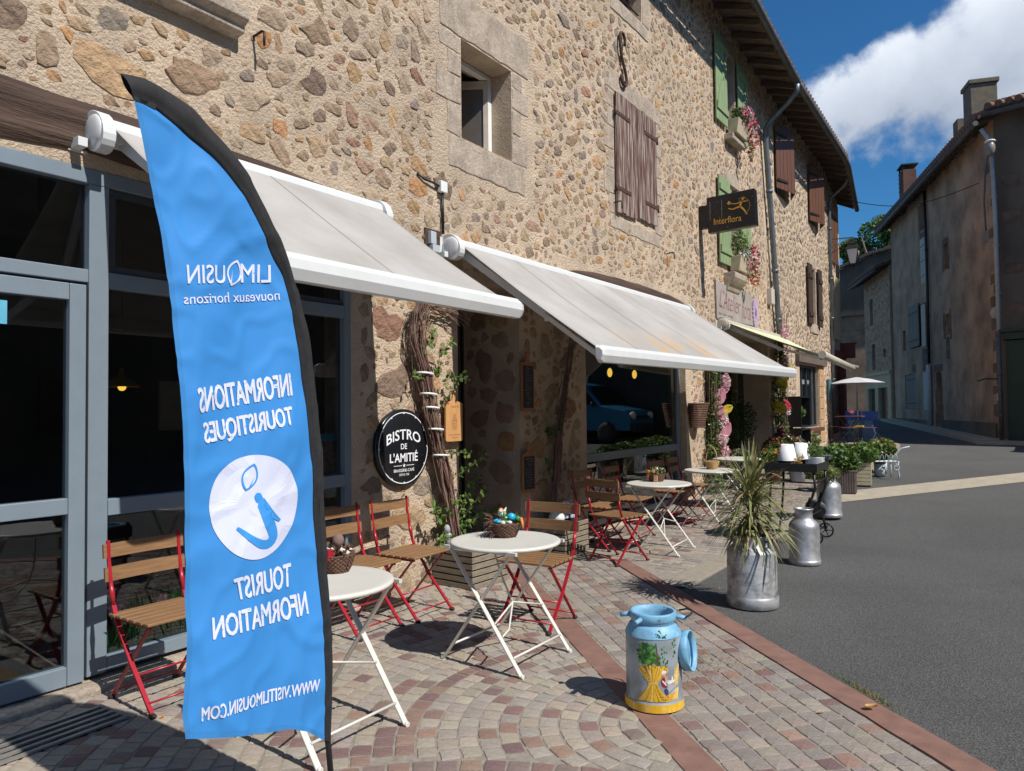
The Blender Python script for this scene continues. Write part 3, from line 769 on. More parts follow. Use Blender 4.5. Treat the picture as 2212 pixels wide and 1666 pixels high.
b = MB(); b.prism([(XW - .3, -.05), (XW + .12, -.05), (XW + .12, .03), (XW + .09, .045), (XW - .3, .055)], -1.5, 3.92, lambda p, q, d: (p, d, q)); b.build('doorstep', granite, HA, off=OA, bevel=.01)
# second window
W2 = MB(); X2 = XW - .12
bars(W2, [(7.6, 7.66, .09, 2.70), (10.62, 10.74, .09, 2.70), (7.662, 10.618, 2.60, 2.70), (7.662, 10.618, .84, .94), (7.662, 10.618, .05, .13)], X2 - .04, X2 + .03)
fr2 = W2.build('window_frame', alu, HA, off=OA, bevel=.004)
pane(fr2, OA, 7.662, 10.618, .942, 2.598, X2); pane(fr2, OA, 7.662, 10.618, .132, .838, X2)
# doorway: black door at the back of the recess
b = MB(); b.box(XW - .78, XW - .74, 5.2, 6.2, 0, 2.72); b.build('door', black_gloss, HA, off=OA)
b = MB(); b.box(XW - .10, XW - .02, 5.203, 5.262, 0, 2.70); b.build('door_frame', black_m, HA, off=OA)
# open casement upstairs
b = MB(); bars(b, [(5.295, 5.33, 4.04, 4.96), (6.05, 6.11, 4.04, 4.96), (5.332, 6.048, 4.92, 4.96), (5.332, 6.048, 4.04, 4.075)], XW - .32, XW - .25)
fr3 = b.build('window_frame', white_m, HA, off=OA)
b = MB(); MR = Matrix.Translation(Vector((XW - .30, 6.035, 0))) @ Matrix.Rotation(R(-58), 4, 'Z')
for (a, c, z0, z1) in ((0, .05, 4.08, 4.91), (-.0, -.66, 4.83, 4.91), (0, -.66, 4.08, 4.16), (-.66, -.59, 4.16, 4.83)):
    lo, hi = min(a, c), max(a, c); b.box(-.02, .02, lo - .0, hi, z0, z1, 0, MR)
b.build('casement', mat('beige_casement', (.46, .40, .33), .5), fr3, off=OA)
b = MB(); b.box(-.003, .003, -.59, 0, 4.16, 4.83, 0, MR); b.build('pane', mat('wall_reflection_pane', (.09, .078, .066), .25), fr3, off=OA)  # opaque pane, its colour painted as a wall mirrored in the glass
# upper right window, green-shutter windows
for (a, c, z0, z1) in ((8.56, 9.36, 6.88, 8.0), (12.88, 13.46, 6.5, 7.95), (12.93, 13.5, 4.02, 5.5)):
    b = MB(); x = XW - .2; mid = (a + c) / 2
    bars(b, [(a + .002, a + .05, z0, z1), (c - .05, c - .002, z0, z1), (a + .052, c - .052, z0 + .002, z0 + .06), (a + .052, c - .052, z1 - .05, z1 - .002), (mid - .025, mid + .025, z0 + .062, z1 - .052), (a + .052, mid - .027, z0 + .7, z0 + .73), (mid + .027, c - .052, z0 + .7, z0 + .73)], x - .03, x + .01)
    f_ = b.build('window_frame', shut_brown if z0 > 6.8 else white_m, HA, off=OA)
    pane(f_, OA, a + .05, c - .05, z0 + .06, z1 - .05, x - .01)
b = MB()
for z in (7.0, 7.25): b.tube([(XW - .05, 8.57, z), (XW - .05, 9.35, z)], .012)
b.build('window_rail', iron, HA, off=OA)
# closed maroon shutters: two leaves of planks, strap hinges
SH = []
for k, (a, c) in enumerate(((8.435, 9.055), (9.075, 9.70))):
    n = 5; w = (c - a) / n
    for i in range(n):
        b = MB(); zl = 4.03 + (0 if k == 0 else .03) + rng.uniform(-.012, .012) + (-.03 if i == 0 and k == 0 else 0)
        b.box(XW + .018, XW + .042 + rng.uniform(-.002, .002), a + i * w + .002, a + (i + 1) * w - .002, zl, 5.575 - (.01 if k else 0))
        b.build('shutter_plank', shut_old, HA, off=OA)
    for z in (4.30, 5.28):
        b = MB(); e = (a - .03, a + .40) if k == 0 else (c - .40, c + .03)
        b.box(XW + .043, XW + .050, e[0], e[1], z, z + .05); b.tube([(XW + .045, e[0 if k == 0 else 1], z - .03), (XW + .045, e[0 if k == 0 else 1], z + .08)], .014, 6)
        b.build('strap_hinge', rust, HA, off=OA)
# green shutters folded open, with Z braces
def green_leaf(y0, y1, z0, z1, parent, off, m, x=XW + .04, lean=0.0, brace=True):
    n = 4; w = (y1 - y0) / n; B_ = MB()
    for i in range(n): B_.box(x, x + .025, y0 + i * w + .004, y0 + (i + 1) * w - .004, z0, z1)
    o = B_.build('shutter', m, parent, off=off, bevel=.003)
    if brace:
        b = MB(); zb = (z0 + .18, z1 - .25)
        for z in zb: b.box(x + .0252, x + .05, y0 + .01, y1 - .01, z, z + .10)
        b.bar((x + .036, y0 + .06, zb[0] + .1), (x + .036, y1 - .06, zb[1]), .09, .024, up=(1, 0, 0))
        b.build('brace', m, o, off=(0, 0, 0)).location = tuple(-v for v in off)
        b = MB(); b.tube([(x + .05, (y0 + y1) / 2 - .02, z0 + .75), (x + .075, (y0 + y1) / 2, z0 + .78), (x + .05, (y0 + y1) / 2 + .02, z0 + .81)], .008, 6); b.build('latch', m, o).location = tuple(-v for v in off)
    return o
green_leaf(12.26, 12.86, 6.47, 8.02, HA, OA, shut_green); green_leaf(13.48, 14.02, 6.45, 7.9, HA, OA, shut_green)
green_leaf(12.30, 12.90, 3.98, 5.5, HA, OA, shut_green); green_leaf(13.52, 14.10, 3.98, 5.45, HA, OA, shut_green)
# wrought anchor, hooks
b = MB(); pts = []
for t in range(13):
    a = PI * (t / 12) ; pts.append((XW + .04, 8.66 + .075 * math.cos(a * 1.25 - .6), 6.34 + .09 * math.sin(a * 1.25 - .6)))
pts = pts + [(XW + .04, 8.59, 6.24), (XW + .04, 8.63, 6.1), (XW + .04, 8.74, 5.92), (XW + .04, 8.77, 5.84)]
for t in range(1, 10): a = -PI * t / 9 * 1.15; pts.append((XW + .04, 8.69 + .08 * math.cos(a), 5.82 + .085 * math.sin(a)))
b.tube(pts, .021, 8); b.build('iron_anchor', rust, HA, off=OA)
for y, z in ((3.03, 4.04), (8.40, 4.12), (10.1, 3.75)):
    b = MB(); b.tube([(XW, y, z), (XW + .10, y, z + .01), (XW + .115, y + .005, z + .005), (XW + .115, y + .005, z - .09)], .009, 6); b.build('wall_hook', iron, HA, off=OA)
# florist doorway joinery
b = MB()
for a, c in ((12.9, 13.0), (13.9, 14.05), (15.1, 15.2)): b.box(-4.9, -4.8, a, c, .2, 2.78)
b.box(-4.9, -4.8, 11.62, 15.2, 2.45, 2.55); b.build('door_frame', mat('ochre_joinery', (0.26, 0.19, 0.09), .7), HA, off=OA)
pane(HA, OA, 13.0, 13.9, .3, 2.45, -4.85)
# roof: boards, rafters, tiles, gutter
def roof(parent, off, xs, y0, y1, zg, xg, n, tiles=True):
    """rafters and boards run from the wall to the gutter line; xs(y) wall x, xg(y) gutter x"""
    for i in range(n):
        y = y0 + (y1 - y0) * (i + .5) / n
        b = MB(); b.bar((xs(y) - .1, y, zg(y) + .34), (xg(y) - .01, y, zg(y) + .06), .085, .10, up=(0, 0, 1)); b.build('rafter', wood_dark, parent, off=off)
    m_ = 14
    b = MB(); vs = []
    for i in range(m_ + 1):
        y = y0 + (y1 - y0) * i / m_
        vs += [(xs(y) - .15, y, zg(y) + .445), (xg(y) + .03, y, zg(y) + .125), (xg(y) + .03, y, zg(y) + .15), (xs(y) - 5.2, y, zg(y) + 2.6), ]
    fs = []
    for i in range(m_):
        a = 4 * i; fs += [(a, a + 4, a + 5, a + 1), (a + 1, a + 5, a + 6, a + 2), (a + 2, a + 6, a + 7, a + 3)]
    fs += [(0, 1, 2, 3), tuple(4 * m_ + k for k in (3, 2, 1, 0))]
    b.add(vs, fs); b.build('roof', wood_dark, parent, off=off)
    if tiles:
        b = MB(); y = y0
        while y < y1:
            for rr_ in range(3):
                x = xg(y) + .05 - rr_ * .33; z = zg(y) + .17 + rr_ * .14
                b.tube([(x, y, z), (x - .36, y, z + .155)], [.075, .085], 8, cap=True)
                for _ in range(16): pass
            y += .19
        b.c = None; tcol = mat('terracotta_tile', (0.20, 0.10, 0.065), .9, col2=(0.13, 0.10, 0.08), scale=5) if 'terracotta_tile' not in MATS else MATS['terracotta_tile']
        stuff(b.build('roof_tiles', tcol, parent, off=off))
    b = MB(); k = 12
    b.tube([(xg(y0 + (y1 - y0) * i / k) + .06, y0 + (y1 - y0) * i / k, zg(y0 + (y1 - y0) * i / k) + .03) for i in range(k + 1)], .068, 10); b.build('gutter', zinc_old, parent, off=off)
roof(HA, OA, lambda y: XW, -3.0, 15.05, zgA, lambda y: -3.5, 38)

# ------------------------------------------------------------------ house B beyond the downpipe
OB = (-4.2, 19.0, gz(19.0))
def xB(y): return XW if y < 20.8 else XW - (y - 20.8) * .0697
def zgB(y): return 7.87 - .036 * (y - 15.05) if y < 20.2 else 7.685 - .065 * (y - 20.2)
def xgB(y): return -3.5 if y < 20.2 else -3.5 - (y - 20.2) * .1146
def fB(y, z, d=0): return (xB(y) + d, y, min(z, zgB(y) + .32) if z > 7 else z)
HB = thing('stone_house', 'yellowish rubble stone house at the bend with brown shutters and zinc downpipe', 'house', OB)
holesB = [(17.9, 19.85, .95, 2.48, .22), (16.15, 17.1, 6.1, 7.5, .2), (19.2, 20.1, 6.1, 7.45, .2), (19.15, 19.75, 3.55, 4.95, .3), (22.2, 23.2, 3.4, 5.2, .2), (21.95, 23.6, .7, 3.0, .4)]
wb = MB(); wall_cells(wb, [15.3, 20.8, 24.1], [-.1, 7.0, 8.4], holesB, fB, .3); wb.box(-9.2, xB(24.1), 24.1, 24.2, 0, 7.6)
wb.build('wall', mortar, HB, off=OB)
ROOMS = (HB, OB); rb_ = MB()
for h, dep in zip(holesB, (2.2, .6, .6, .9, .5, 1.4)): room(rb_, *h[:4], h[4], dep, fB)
exB = [(h[0] - .1, h[1] + .1, h[2] - .1, h[3] + .12) for h in holesB]; exB[0] = (17.55, 20.5, -.1, 2.62); exB[5] = (21.85, 23.7, -.1, 3.45)
PALB = [((0.40, 0.285, 0.185), 6), ((0.35, 0.25, 0.175), 5), ((0.45, 0.31, 0.19), 3), ((0.30, 0.23, 0.175), 4), ((0.33, 0.215, 0.16), 2), ((0.28, 0.25, 0.215), 2)]
stB = scatter(15.35, 24.05, .3, lambda y: zgB(y) + .28, exB, [(.07, .11, 900, 15, 25, .016), (.05, .08, 12000, 15, 25, .010), (.03, .05, 12000, 15, 22, .009)], 21)
lay_stones(HB, OB, stB, fB, PALB, 290, proud=1.5)
roof(HB, OB, xB, 15.06, 24.3, zgB, xgB, 22)
kb = dict(parent=HB, off=OB, fn=fB)
q = .55
while q < 2.3: block(19.87, 20.42, q, q + .27, t=.02, m=mat('orange_dressed_stone', (0.42, 0.26, 0.14), .9, var=.2, scale=6) if 'orange_dressed_stone' not in MATS else MATS['orange_dressed_stone'], **kb); q += .285
block(19.05, 19.87, 4.97, 5.2, t=.012, **kb); block(19.05, 19.87, 3.3, 3.53, t=.03, **kb)
q = 3.55
while q < 4.8: block(19.77, 19.95, q, q + .25, t=.008, **kb); q += .27
b = MB(); b.box(XW - .02, XW + .10, 17.5, 20.45, 2.50, 2.78); b.build('shop_lintel', mat('brown_painted_wood', (0.13, 0.10, 0.08), .7, var=.15, scale=6), HB, off=OB, bevel=.01)
b = MB(); b.box(XW - .1, XW + .12, 17.85, 19.87, .86, .945); b.build('window_sill', shut_brown, HB, off=OB, bevel=.01)
b = MB(); bars(b, [(17.9, 17.96, .95, 2.48), (19.79, 19.85, .95, 2.48), (17.962, 19.788, 2.42, 2.48), (17.962, 19.788, .95, 1.01)] + [(17.9 + k * .49, 17.93 + k * .49, 1.012, 2.418) for k in (1, 2, 3)], XW - .12, XW - .07)
f_ = b.build('window_frame', alu_dark, HB, off=OB); pane(f_, OB, 17.96, 19.79, 1.0, 2.43, XW - .10)
# brown shutters: leaf pairs standing a little open
for (y0, y1, z0, z1) in ((16.05, 17.28, 6.18, 7.58), (19.1, 20.25, 6.1, 7.5)):
    mid = y0 + (y1 - y0) * .62
    for (ya, xa, yb_, xb) in ((y0, XW + .05, mid, XW + .24), (mid + .012, XW + .24, y1, XW + .05)):
        n = 5
        for i in range(n):
            p0 = Vector((xa, ya, 0)).lerp(Vector((xb, yb_, 0)), (i + .03) / n); p1 = Vector((xa, ya, 0)).lerp(Vector((xb, yb_, 0)), (i + .97) / n)
            b = MB(); b.bar((p0.x, p0.y, (z0 + z1) / 2), (p1.x, p1.y, (z0 + z1) / 2), .025, z1 - z0, up=(0, 0, 1)); b.build('shutter_plank', shut_brown, HB, off=OB)
    for z in (z0 + .18, z1 - .22):
        b = MB(); b.bar((XW + .07, y0, z), (XW + .17, y0 + .45, z), .008, .05); b.v = [(x + .018, y, zz_) for x, y, zz_ in b.v]; b.build('strap_hinge', iron, HB, off=OB)
# narrow dark brown shutters either side of the low window
for (ya, yb_) in ((18.72, 19.13), (19.80, 20.2)):
    b = MB(); b.box(XW + .04, XW + .075, ya, yb_, 3.5, 4.98); o = b.build('shutter', shut_dark, HB, off=OB, bevel=.004)
    b = MB()
    for z in (3.68, 4.62): b.box(XW + .0755, XW + .10, ya + .02, yb_ - .02, z, z + .1)
    b.build('brace', shut_dark, o).location = tuple(-v for v in OB)
b = MB(); bars(b, [(19.16, 19.74, 3.56, 3.62), (19.16, 19.2, 3.62, 4.94), (19.70, 19.74, 3.62, 4.94), (19.43, 19.46, 3.62, 4.94)], XW - .25, XW - .2); f_ = b.build('window_frame', cream_wall, HB, off=OB); pane(f_, OB, 19.16, 19.74, 3.56, 4.94, XW - .22)
# far facet: shuttered window, red shop front
for (ya, yb_) in ((22.2, 22.68), (22.72, 23.2)):
    b = MB(); b.box(xB(22.5) + .0, xB(22.5) + .05, ya, yb_, 3.4, 5.2); b.build('shutter', cream_wall, HB, off=OB)
for (ya, yb_) in ((22.2, 22.68), (22.72, 23.2)):
    b = MB(); b.box(xB(22.5) + .0, xB(22.5) + .05, ya, yb_, 5.6, 7.0); b.build('shutter', shut_brown, HB, off=OB)
red_shop = mat('oxblood_shopfront', (0.16, 0.028, 0.020), .5, var=.15, scale=4)
b = MB(); b.box(xB(22.5) - .05, xB(22.5) + .10, 21.95, 22.25, .7, 3.0); b.box(xB(22.5) - .05, xB(22.5) + .10, 23.35, 23.65, .7, 3.0); b.box(xB(22.5) - .05, xB(22.5) + .12, 21.95, 23.65, 2.85, 3.05); b.build('shopfront', red_shop, HB, off=OB, bevel=.01)

# ------------------------------------------------------------------ houses on the right of the street
UN = 1.14        # metres per surveying unit on the far house fronts
def plane_fn(O, D, Nn): return lambda s, z, d=0: (O[0] + (s * D[0] + d * Nn[0]) * UN, O[1] + (s * D[1] + d * Nn[1]) * UN, z * UN - .21)
C0 = (-.342, 21.9); D1 = (-.325, .946); N1 = (-.946, -.325); D2 = (.981, -.19); N2 = (-.19, -.981)
f1 = plane_fn(C0, D1, N1); f2 = plane_fn(C0, D2, N2)
def flip(fn): return lambda a, z, d=0: fn(-a, z, d)
OR = (C0[0], C0[1], gz(21.9))
HR = thing('rendered_house', 'tall shaded house with stained beige render, small windows and stone quoins at the corner', 'house', OR)
def fbox(mb, fn, a, c, z0, z1, d0, d1, mi=0):
    P = [fn(a, z0, d0), fn(c, z0, d0), fn(c, z0, d1), fn(a, z0, d1), fn(a, z1, d0), fn(c, z1, d0), fn(c, z1, d1), fn(a, z1, d1)]
    mb.add(P, [(0, 3, 2, 1), (4, 5, 6, 7), (0, 1, 5, 4), (1, 2, 6, 5), (2, 3, 7, 6), (3, 0, 4, 7)], mi)
def part(name, m, fn, boxes, parent, off, bevel=0.0):
    b = MB()
    for q in boxes: fbox(b, fn, *q)
    o = b.build(name, m, parent, off=off, bevel=bevel, fixn=True); return o
holesR = [(5.76, 6.17, 6.68, 7.5), (5.72, 6.28, 5.07, 6.45), (3.55, 3.9, 5.1, 5.8), (3.58, 3.94, 3.33, 3.9), (5.75, 7.6, 3.25, 4.5), (8.31, 8.68, 3.26, 3.92), (7.2, 8.55, 1.33, 2.45), (5.78, 6.37, 1.3, 2.46), (4.48, 4.95, .6, 2.37)]
b = MB(); wall_cells(b, [0, 10.0], [.3, 7.95], holesR, flip(lambda s, z, d=0: f1(s, z, d)) if False else f1, .22)
fbox(b, f1, 9.98, 10.0, .3, 7.95, -.0, -6.0); b.build('wall', plaster_a, HR, off=OR, fixn=False)
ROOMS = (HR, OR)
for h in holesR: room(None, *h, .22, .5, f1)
void_m = mat('unlit_opening', (.012, .012, .013), .35)  # near-black sheets painted as the unlit depth of the openings
for h in holesR[:1] + holesR[2:6]: part('window', void_m, f1, [(h[0] + .01, h[1] - .01, h[2] + .01, h[3] - .01, -.17, -.13)], HR, OR)
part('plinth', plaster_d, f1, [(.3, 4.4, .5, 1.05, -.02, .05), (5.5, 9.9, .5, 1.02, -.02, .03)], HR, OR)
grey_sh = mat('faded_grey_shutter', (0.20, 0.165, 0.13), .75, var=.15, scale=8, stretch=(1, 1, .2))
white_sh = mat('chalky_white_shutter', (0.48, 0.43, 0.37), .7, var=.12, scale=8)
def planks(a, c, z0, z1, m, fn, par, off, n=4, d=.03, nm='shutter_plank'):
    w = (c - a) / n
    for i in range(n): part(nm, m, fn, [(a + i * w + .006, a + (i + 1) * w - .006, z0, z1, d, d + .03)], par, off)
planks(5.74, 5.99, 5.08, 6.44, white_sh, f1, HR, OR, 1, -.03); planks(6.01, 6.26, 5.08, 6.44, white_sh, f1, HR, OR, 1, -.03)
for z in (5.3, 5.75, 6.2): part('louvre', grey_sh, f1, [(5.78, 6.22, z, z + .03, .001, .006)], HR, OR)
planks(6.43, 7.73, 3.27, 4.57, grey_sh, f1, HR, OR, 6); planks(5.69, 6.12, 3.2, 4.45, white_sh, f1, HR, OR, 3)
planks(7.22, 8.53, 1.34, 2.44, grey_sh, f1, HR, OR, 6, -.05); planks(5.79, 6.36, 1.31, 2.45, white_sh, f1, HR, OR, 3, -.03)
for (a, c, z0, z1) in ((6.5, 7.6, 3.45, 3.5), (6.5, 7.6, 4.3, 4.35), (7.3, 8.4, 1.5, 1.54), (7.3, 8.4, 2.25, 2.3)): part('strap_hinge', iron, f1, [(a, c, z0, z1, .062 if z0 > 3 else -.018, .07 if z0 > 3 else -.012)], HR, OR)
part('door', mat('old_plank_door', (0.045, 0.035, 0.03), .8, var=.2), f1, [(4.49, 4.94, .6, 2.36, -.16, -.12)], HR, OR)
stone_sur = mat('reddish_dressed_stone', (0.085, 0.058, 0.044), .92, col2=(0.19, 0.13, 0.095), scale=4, bump=.5, bscale=30)
for (a, c, z0, z1) in ((5.6, 5.74, 6.6, 7.6), (6.19, 6.32, 6.6, 7.5), (5.70, 6.22, 6.47, 6.62), (3.42, 3.54, 5.05, 5.85), (3.91, 4.02, 5.05, 5.85), (3.45, 4.0, 5.82, 5.95), (3.40, 3.56, 3.2, 4.0), (3.95, 4.12, 3.25, 3.95), (4.96, 5.12, .7, 1.3), (4.96, 5.08, 1.32, 1.9), (4.34, 4.46, .7, 1.5), (4.38, 4.46, 1.52, 2.3), (4.3, 5.1, 2.39, 2.6), (5.7, 6.35, 2.5, 3.15), (7.1, 7.6, 2.48, 2.75), (3.62, 3.90, 2.7, 3.3)):
    block(a, c, z0, z1, m=stone_sur, parent=HR, off=OR, fn=f1, t=.006, j=.03)
z = .62; k = 0
while z < 7.3:
    w = (.48, .26)[k % 2] * rng.uniform(.85, 1.1); h = rng.uniform(.20, .30)
    if z < 3.0 or rng.random() < .55:
        block(.0, w, z, z + h - .02, m=stone_sur, parent=HR, off=OR, fn=f1, t=.012, j=.014, name='quoin')
    z += h; k += 1
RO = thing('rendered_house', 'dark grey rendered house with green shopfront at the right edge', 'house', (C0[0] + 2, C0[1] - .4, gz(21.5)))
OO = tuple(RO.location)
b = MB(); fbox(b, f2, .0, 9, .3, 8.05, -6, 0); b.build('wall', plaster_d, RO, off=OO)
part('shopfront', shop_green, f2, [(.12, 7.5, .5, 2.85, .0, .10)], RO, OO, .01); part('cornice', shop_green, f2, [(.08, 7.6, 2.86, 3.02, .0, .2), (.02, 7.7, 3.022, 3.08, .0, .26)], RO, OO, .008)
for z in (3.4, 4.3, 5.4, 6.2): block(.02 + .1, .45, z, z + .26, m=stone_sur, parent=RO, off=OO, fn=f2, t=.01, j=.02, name='quoin')
part('shop_window', black_m, f2, [(.9, 2.6, 1.2, 2.4, .101, .106)], RO, OO)
# roofs
def roof2(parent, off, fn, s0, s1, z, over, back, n, tilt=.36):
    for i in range(n):
        s = s0 + (s1 - s0) * (i + .5) / n
        b = MB(); b.bar(fn(s, z + .30, -.1), fn(s, z + .08, over - .05), .09, .10); b.build('rafter', wood_dark, parent, off=off)
    b = MB(); P = [fn(s0, z + .14, over), fn(s1, z + .14, over), fn(s1, z + .14 + tilt * (back + over), -back), fn(s0, z + .14 + tilt * (back + over), -back)]
    Q = [(x, y, zz_ + .08) for x, y, zz_ in P]; b.add(P + Q, [(0, 3, 2, 1), (4, 5, 6, 7), (0, 1, 5, 4), (1, 2, 6, 5), (2, 3, 7, 6), (3, 0, 4, 7)]); b.build('roof', wood_dark, parent, off=off)
    b = MB(); s = s0 + .1
    while s < s1:
        for r_ in range(5):
            d = over + .06 - r_ * .36; zz0 = z + .24 + tilt * (over - d)
            b.tube([fn(s + rng.uniform(-.01, .01), zz0, d), fn(s, zz0 + tilt * .40, d - .42)], [.085, .07], 8)
        s += .185
    o = b.build('roof_tiles', MATS['terracotta_tile'], parent, off=off); stuff(o)
    b = MB(); b.tube([fn(s0, z + .05, over + .05), fn(s1, z + .05, over + .05)], .065, 10); b.build('gutter', zinc_old, parent, off=off)
roof2(HR, OR, f1, -.3, 10.5, 7.56, .38, 5.5, 24); roof2(RO, OO, f2, -.1, 9, 7.74, .32, 5, 14)
def chimney(fn, s, d, w, l, z0, z1, m, par, off, cap=True, pots=False, brick=False):
    part('chimney', m, fn, [(s - w / 2, s + w / 2, z0, z1, d - l, d)], par, off, .01)
    if brick:
        z = z1 - .62; k = 0
        while z < z1 - .05:
            for q in range(3):
                a = s - w / 2 + q * w / 3 + (w / 6 if k % 2 else 0)
                if a + w / 3 < s + w / 2 + .01: part('brick', MATS['chimney_brick'], fn, [(a + .008, a + w / 3 - .008, z, z + .058, d, d + .012)], par, off)
            z += .07; k += 1
        part('chimney_cap', iron, fn, [(s - w / 2 - .05, s + w / 2 + .05, z1 + .14, z1 + .18, d - l - .05, d + .05)], par, off)
        part('chimney_post', iron, fn, [(s - w / 2, s - w / 2 + .04, z1, z1 + .14, d - .05, d)], par, off); part('chimney_post', iron, fn, [(s + w / 2 - .04, s + w / 2, z1, z1 + .14, d - .05, d)], par, off)
    elif cap: part('chimney_cap', m, fn, [(s - w / 2 - .04, s + w / 2 + .04, z1 - .10, z1, d - l - .04, d + .04)], par, off, .01)
mat('chimney_brick', (0.12, 0.062, 0.048), .9, var=.25, scale=3)
lich = mat('lichened_render', (0.13, 0.115, 0.095), .95, col2=(0.20, 0.15, 0.09), scale=7, thr=(.45, .65), bump=.6, bscale=20)
chimney(f1, 1.25, .12, .55, .55, 7.7, 9.08, lich, HR, OR); chimney(f1, 2.25, .1, .35, .35, 7.7, 8.58, lich, HR, OR, cap=False); chimney(f1, 8.1, .05, .55, .4, 7.7, 9.1, MATS['chimney_brick'], HR, OR, brick=True)
# little stone house with cream shopfront further up
C3 = (-4.24, 33.35); D3 = (-.358, .934); N3 = (-.934, -.358); f3 = plane_fn(C3, D3, N3); O3 = (C3[0], C3[1], gz(33))
H3 = thing('stone_house', 'small rubble stone house up the street with cream shopfront and canal tile roof', 'house', O3)
h3 = [(2.5, 3.0, 4.6, 5.65), (2.3, 2.85, 2.85, 3.85), (.5, 1.85, .75, 2.1), (2.35, 3.45, .75, 2.1), (.7, 1.15, 3.25, 3.55)]
b = MB(); wall_cells(b, [0, 3.9], [.3, 6.5], h3, f3, .2); fbox(b, f3, 3.9, 3.92, .3, 6.5, -5, 0); fbox(b, f3, -.02, 0, .3, 6.5, -5, 0); b.build('wall', mat('brown_mortar', (0.40, 0.29, 0.19), .95, var=.2, scale=3), H3, off=O3)
ROOMS = (H3, O3)
for h in h3: room(None, *h, .2, .6, f3)
for h in h3[:2] + h3[4:]: part('window', void_m, f3, [(h[0] + .01, h[1] - .01, h[2] + .01, h[3] - .01, -.17, -.13)], H3, O3)
st3 = scatter(.02, 3.88, 2.75, lambda y: 6.4, [(h[0] - .05, h[1] + .05, h[2] - .05, h[3] + .05) for h in h3], [(.08, .13, 400, 0, 5, .02), (.05, .08, 1500, 0, 5, .015)], 8)
lay_stones(H3, O3, st3, f3, [((c_[0] * 1.05, c_[1] * .9, c_[2] * .75), w_) for c_, w_ in PALB], 120, 1.4)
part('shopfront', cream_wall, f3, [(0, .48, .5, 2.6, 0, .04), (1.87, 2.33, .5, 2.6, 0, .04), (3.47, 3.9, .5, 2.6, 0, .04), (.482, 1.868, 2.12, 2.6, 0, .04), (2.332, 3.468, 2.12, 2.6, 0, .04), (-.02, 3.92, 2.602, 2.72, 0, .09)], H3, O3)
part('pane', glass, f3, [(.5, 1.85, .75, 2.1, -.1, -.09), (2.35, 3.45, .75, 2.1, -.1, -.09)], H3, O3)
roof2(H3, O3, f3, -.1, 4.4, 6.25, .45, 4, 9)
# dark gable closing the view
fG = plane_fn((-9.35, 41.3), (1, .0), (0, -1)); OG = (-7, 41.3, .85)
HG = thing('rendered_house', 'dark blank gable wall with brick-edged roof closing the street beside the lantern', 'house', OG)
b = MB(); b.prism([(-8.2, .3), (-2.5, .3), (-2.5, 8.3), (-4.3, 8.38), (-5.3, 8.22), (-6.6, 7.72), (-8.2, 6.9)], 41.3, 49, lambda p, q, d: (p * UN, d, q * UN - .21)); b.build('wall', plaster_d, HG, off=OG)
for i in range(20):
    p0 = -8.0 + i * .28; zf = lambda x: 8.38 if x > -4.3 else (8.22 + (x + 5.3) * .16 if x > -5.3 else (7.72 + (x + 6.6) * .385 if x > -6.6 else 7.72 + (x + 6.6) * .51))
    b = MB(); b.bar((p0 * UN, 41.17, (zf(p0) + .08) * UN - .21), ((p0 + .26) * UN, 41.17, (zf(p0 + .26) + .08) * UN - .21), .34, .14, up=(0, 0, 1)); b.build('edge_tile', MATS['terracotta_tile'], HG, off=OG)
part('lean_to', plaster_a, fG, [(0.2, 4.6, .4, 5.5, 0, .35)], HG, OG); part('flashing', zinc_old, fG, [(.1, 4.7, 5.502, 5.6, 0, .5)], HG, OG)

# ------------------------------------------------------------------ tree behind the gable
def leaf_cloud(mb, c, rad, n, size, mis=(0, 1), r=rng, flat=.5, shell=0.55, asp=.5):
    """leaf-shaped faces spread through a volume"""
    for _ in range(n):
        while True:
            p = Vector((r.uniform(-1, 1), r.uniform(-1, 1), r.uniform(-1, 1)))
            if p.length < 1 and (p.length > shell or r.random() < .3): break
        p = Vector((p.x * rad[0], p.y * rad[1], p.z * rad[2])) + Vector(c)
        a = Vector((r.gauss(0, 1), r.gauss(0, 1), r.gauss(0, .7))).normalized(); q = a.cross(Vector((r.gauss(0, 1), r.gauss(0, 1), r.gauss(0, 1)))).normalized()
        s = size * r.uniform(.6, 1.25); t = a.cross(q) * s * .16
        mb.add([p - a * s, p + q * s * asp + t, p + a * s, p - q * s * asp + t], [(0, 1, 2), (0, 2, 3)], r.choice(mis), False)
TR = thing('tree', 'dark leafy treetop rising behind the far gable roof', 'tree', (-7.7, 54.7, .85))
TR.scale = (1.14, 1.14, 1.23)
b = MB(); b.tube([(0, 0, 0), (.1, 0, 3), (0, .1, 6), (.2, 0, 8.5)], [.28, .24, .18, .1]); 
for k in range(6):
    a = k * 1.1; b.tube([(0, 0, 5 + k * .4), (1.1 * math.cos(a), 1.1 * math.sin(a), 7 + k * .4), (1.7 * math.cos(a), 1.7 * math.sin(a), 8.4 + .3 * k)], [.12, .08, .03])
b.build('trunk', vine_m, TR)
b = MB()
for c, rd in (((-1.3, 0, 9.2), .8), ((.2, 0, 9.9), 1.2), ((1.3, 0, 9.9), 1.1), ((-.6, .3, 8.4), 1.3), ((1.2, 0, 8.6), 1.3), ((.5, .5, 10.5), .7), ((2.0, 0, 10.2), .8)): leaf_cloud(b, c, (rd, rd, rd * .8), 900, .13)
b.build('crown', [leaf_a, leaf_b], TR)

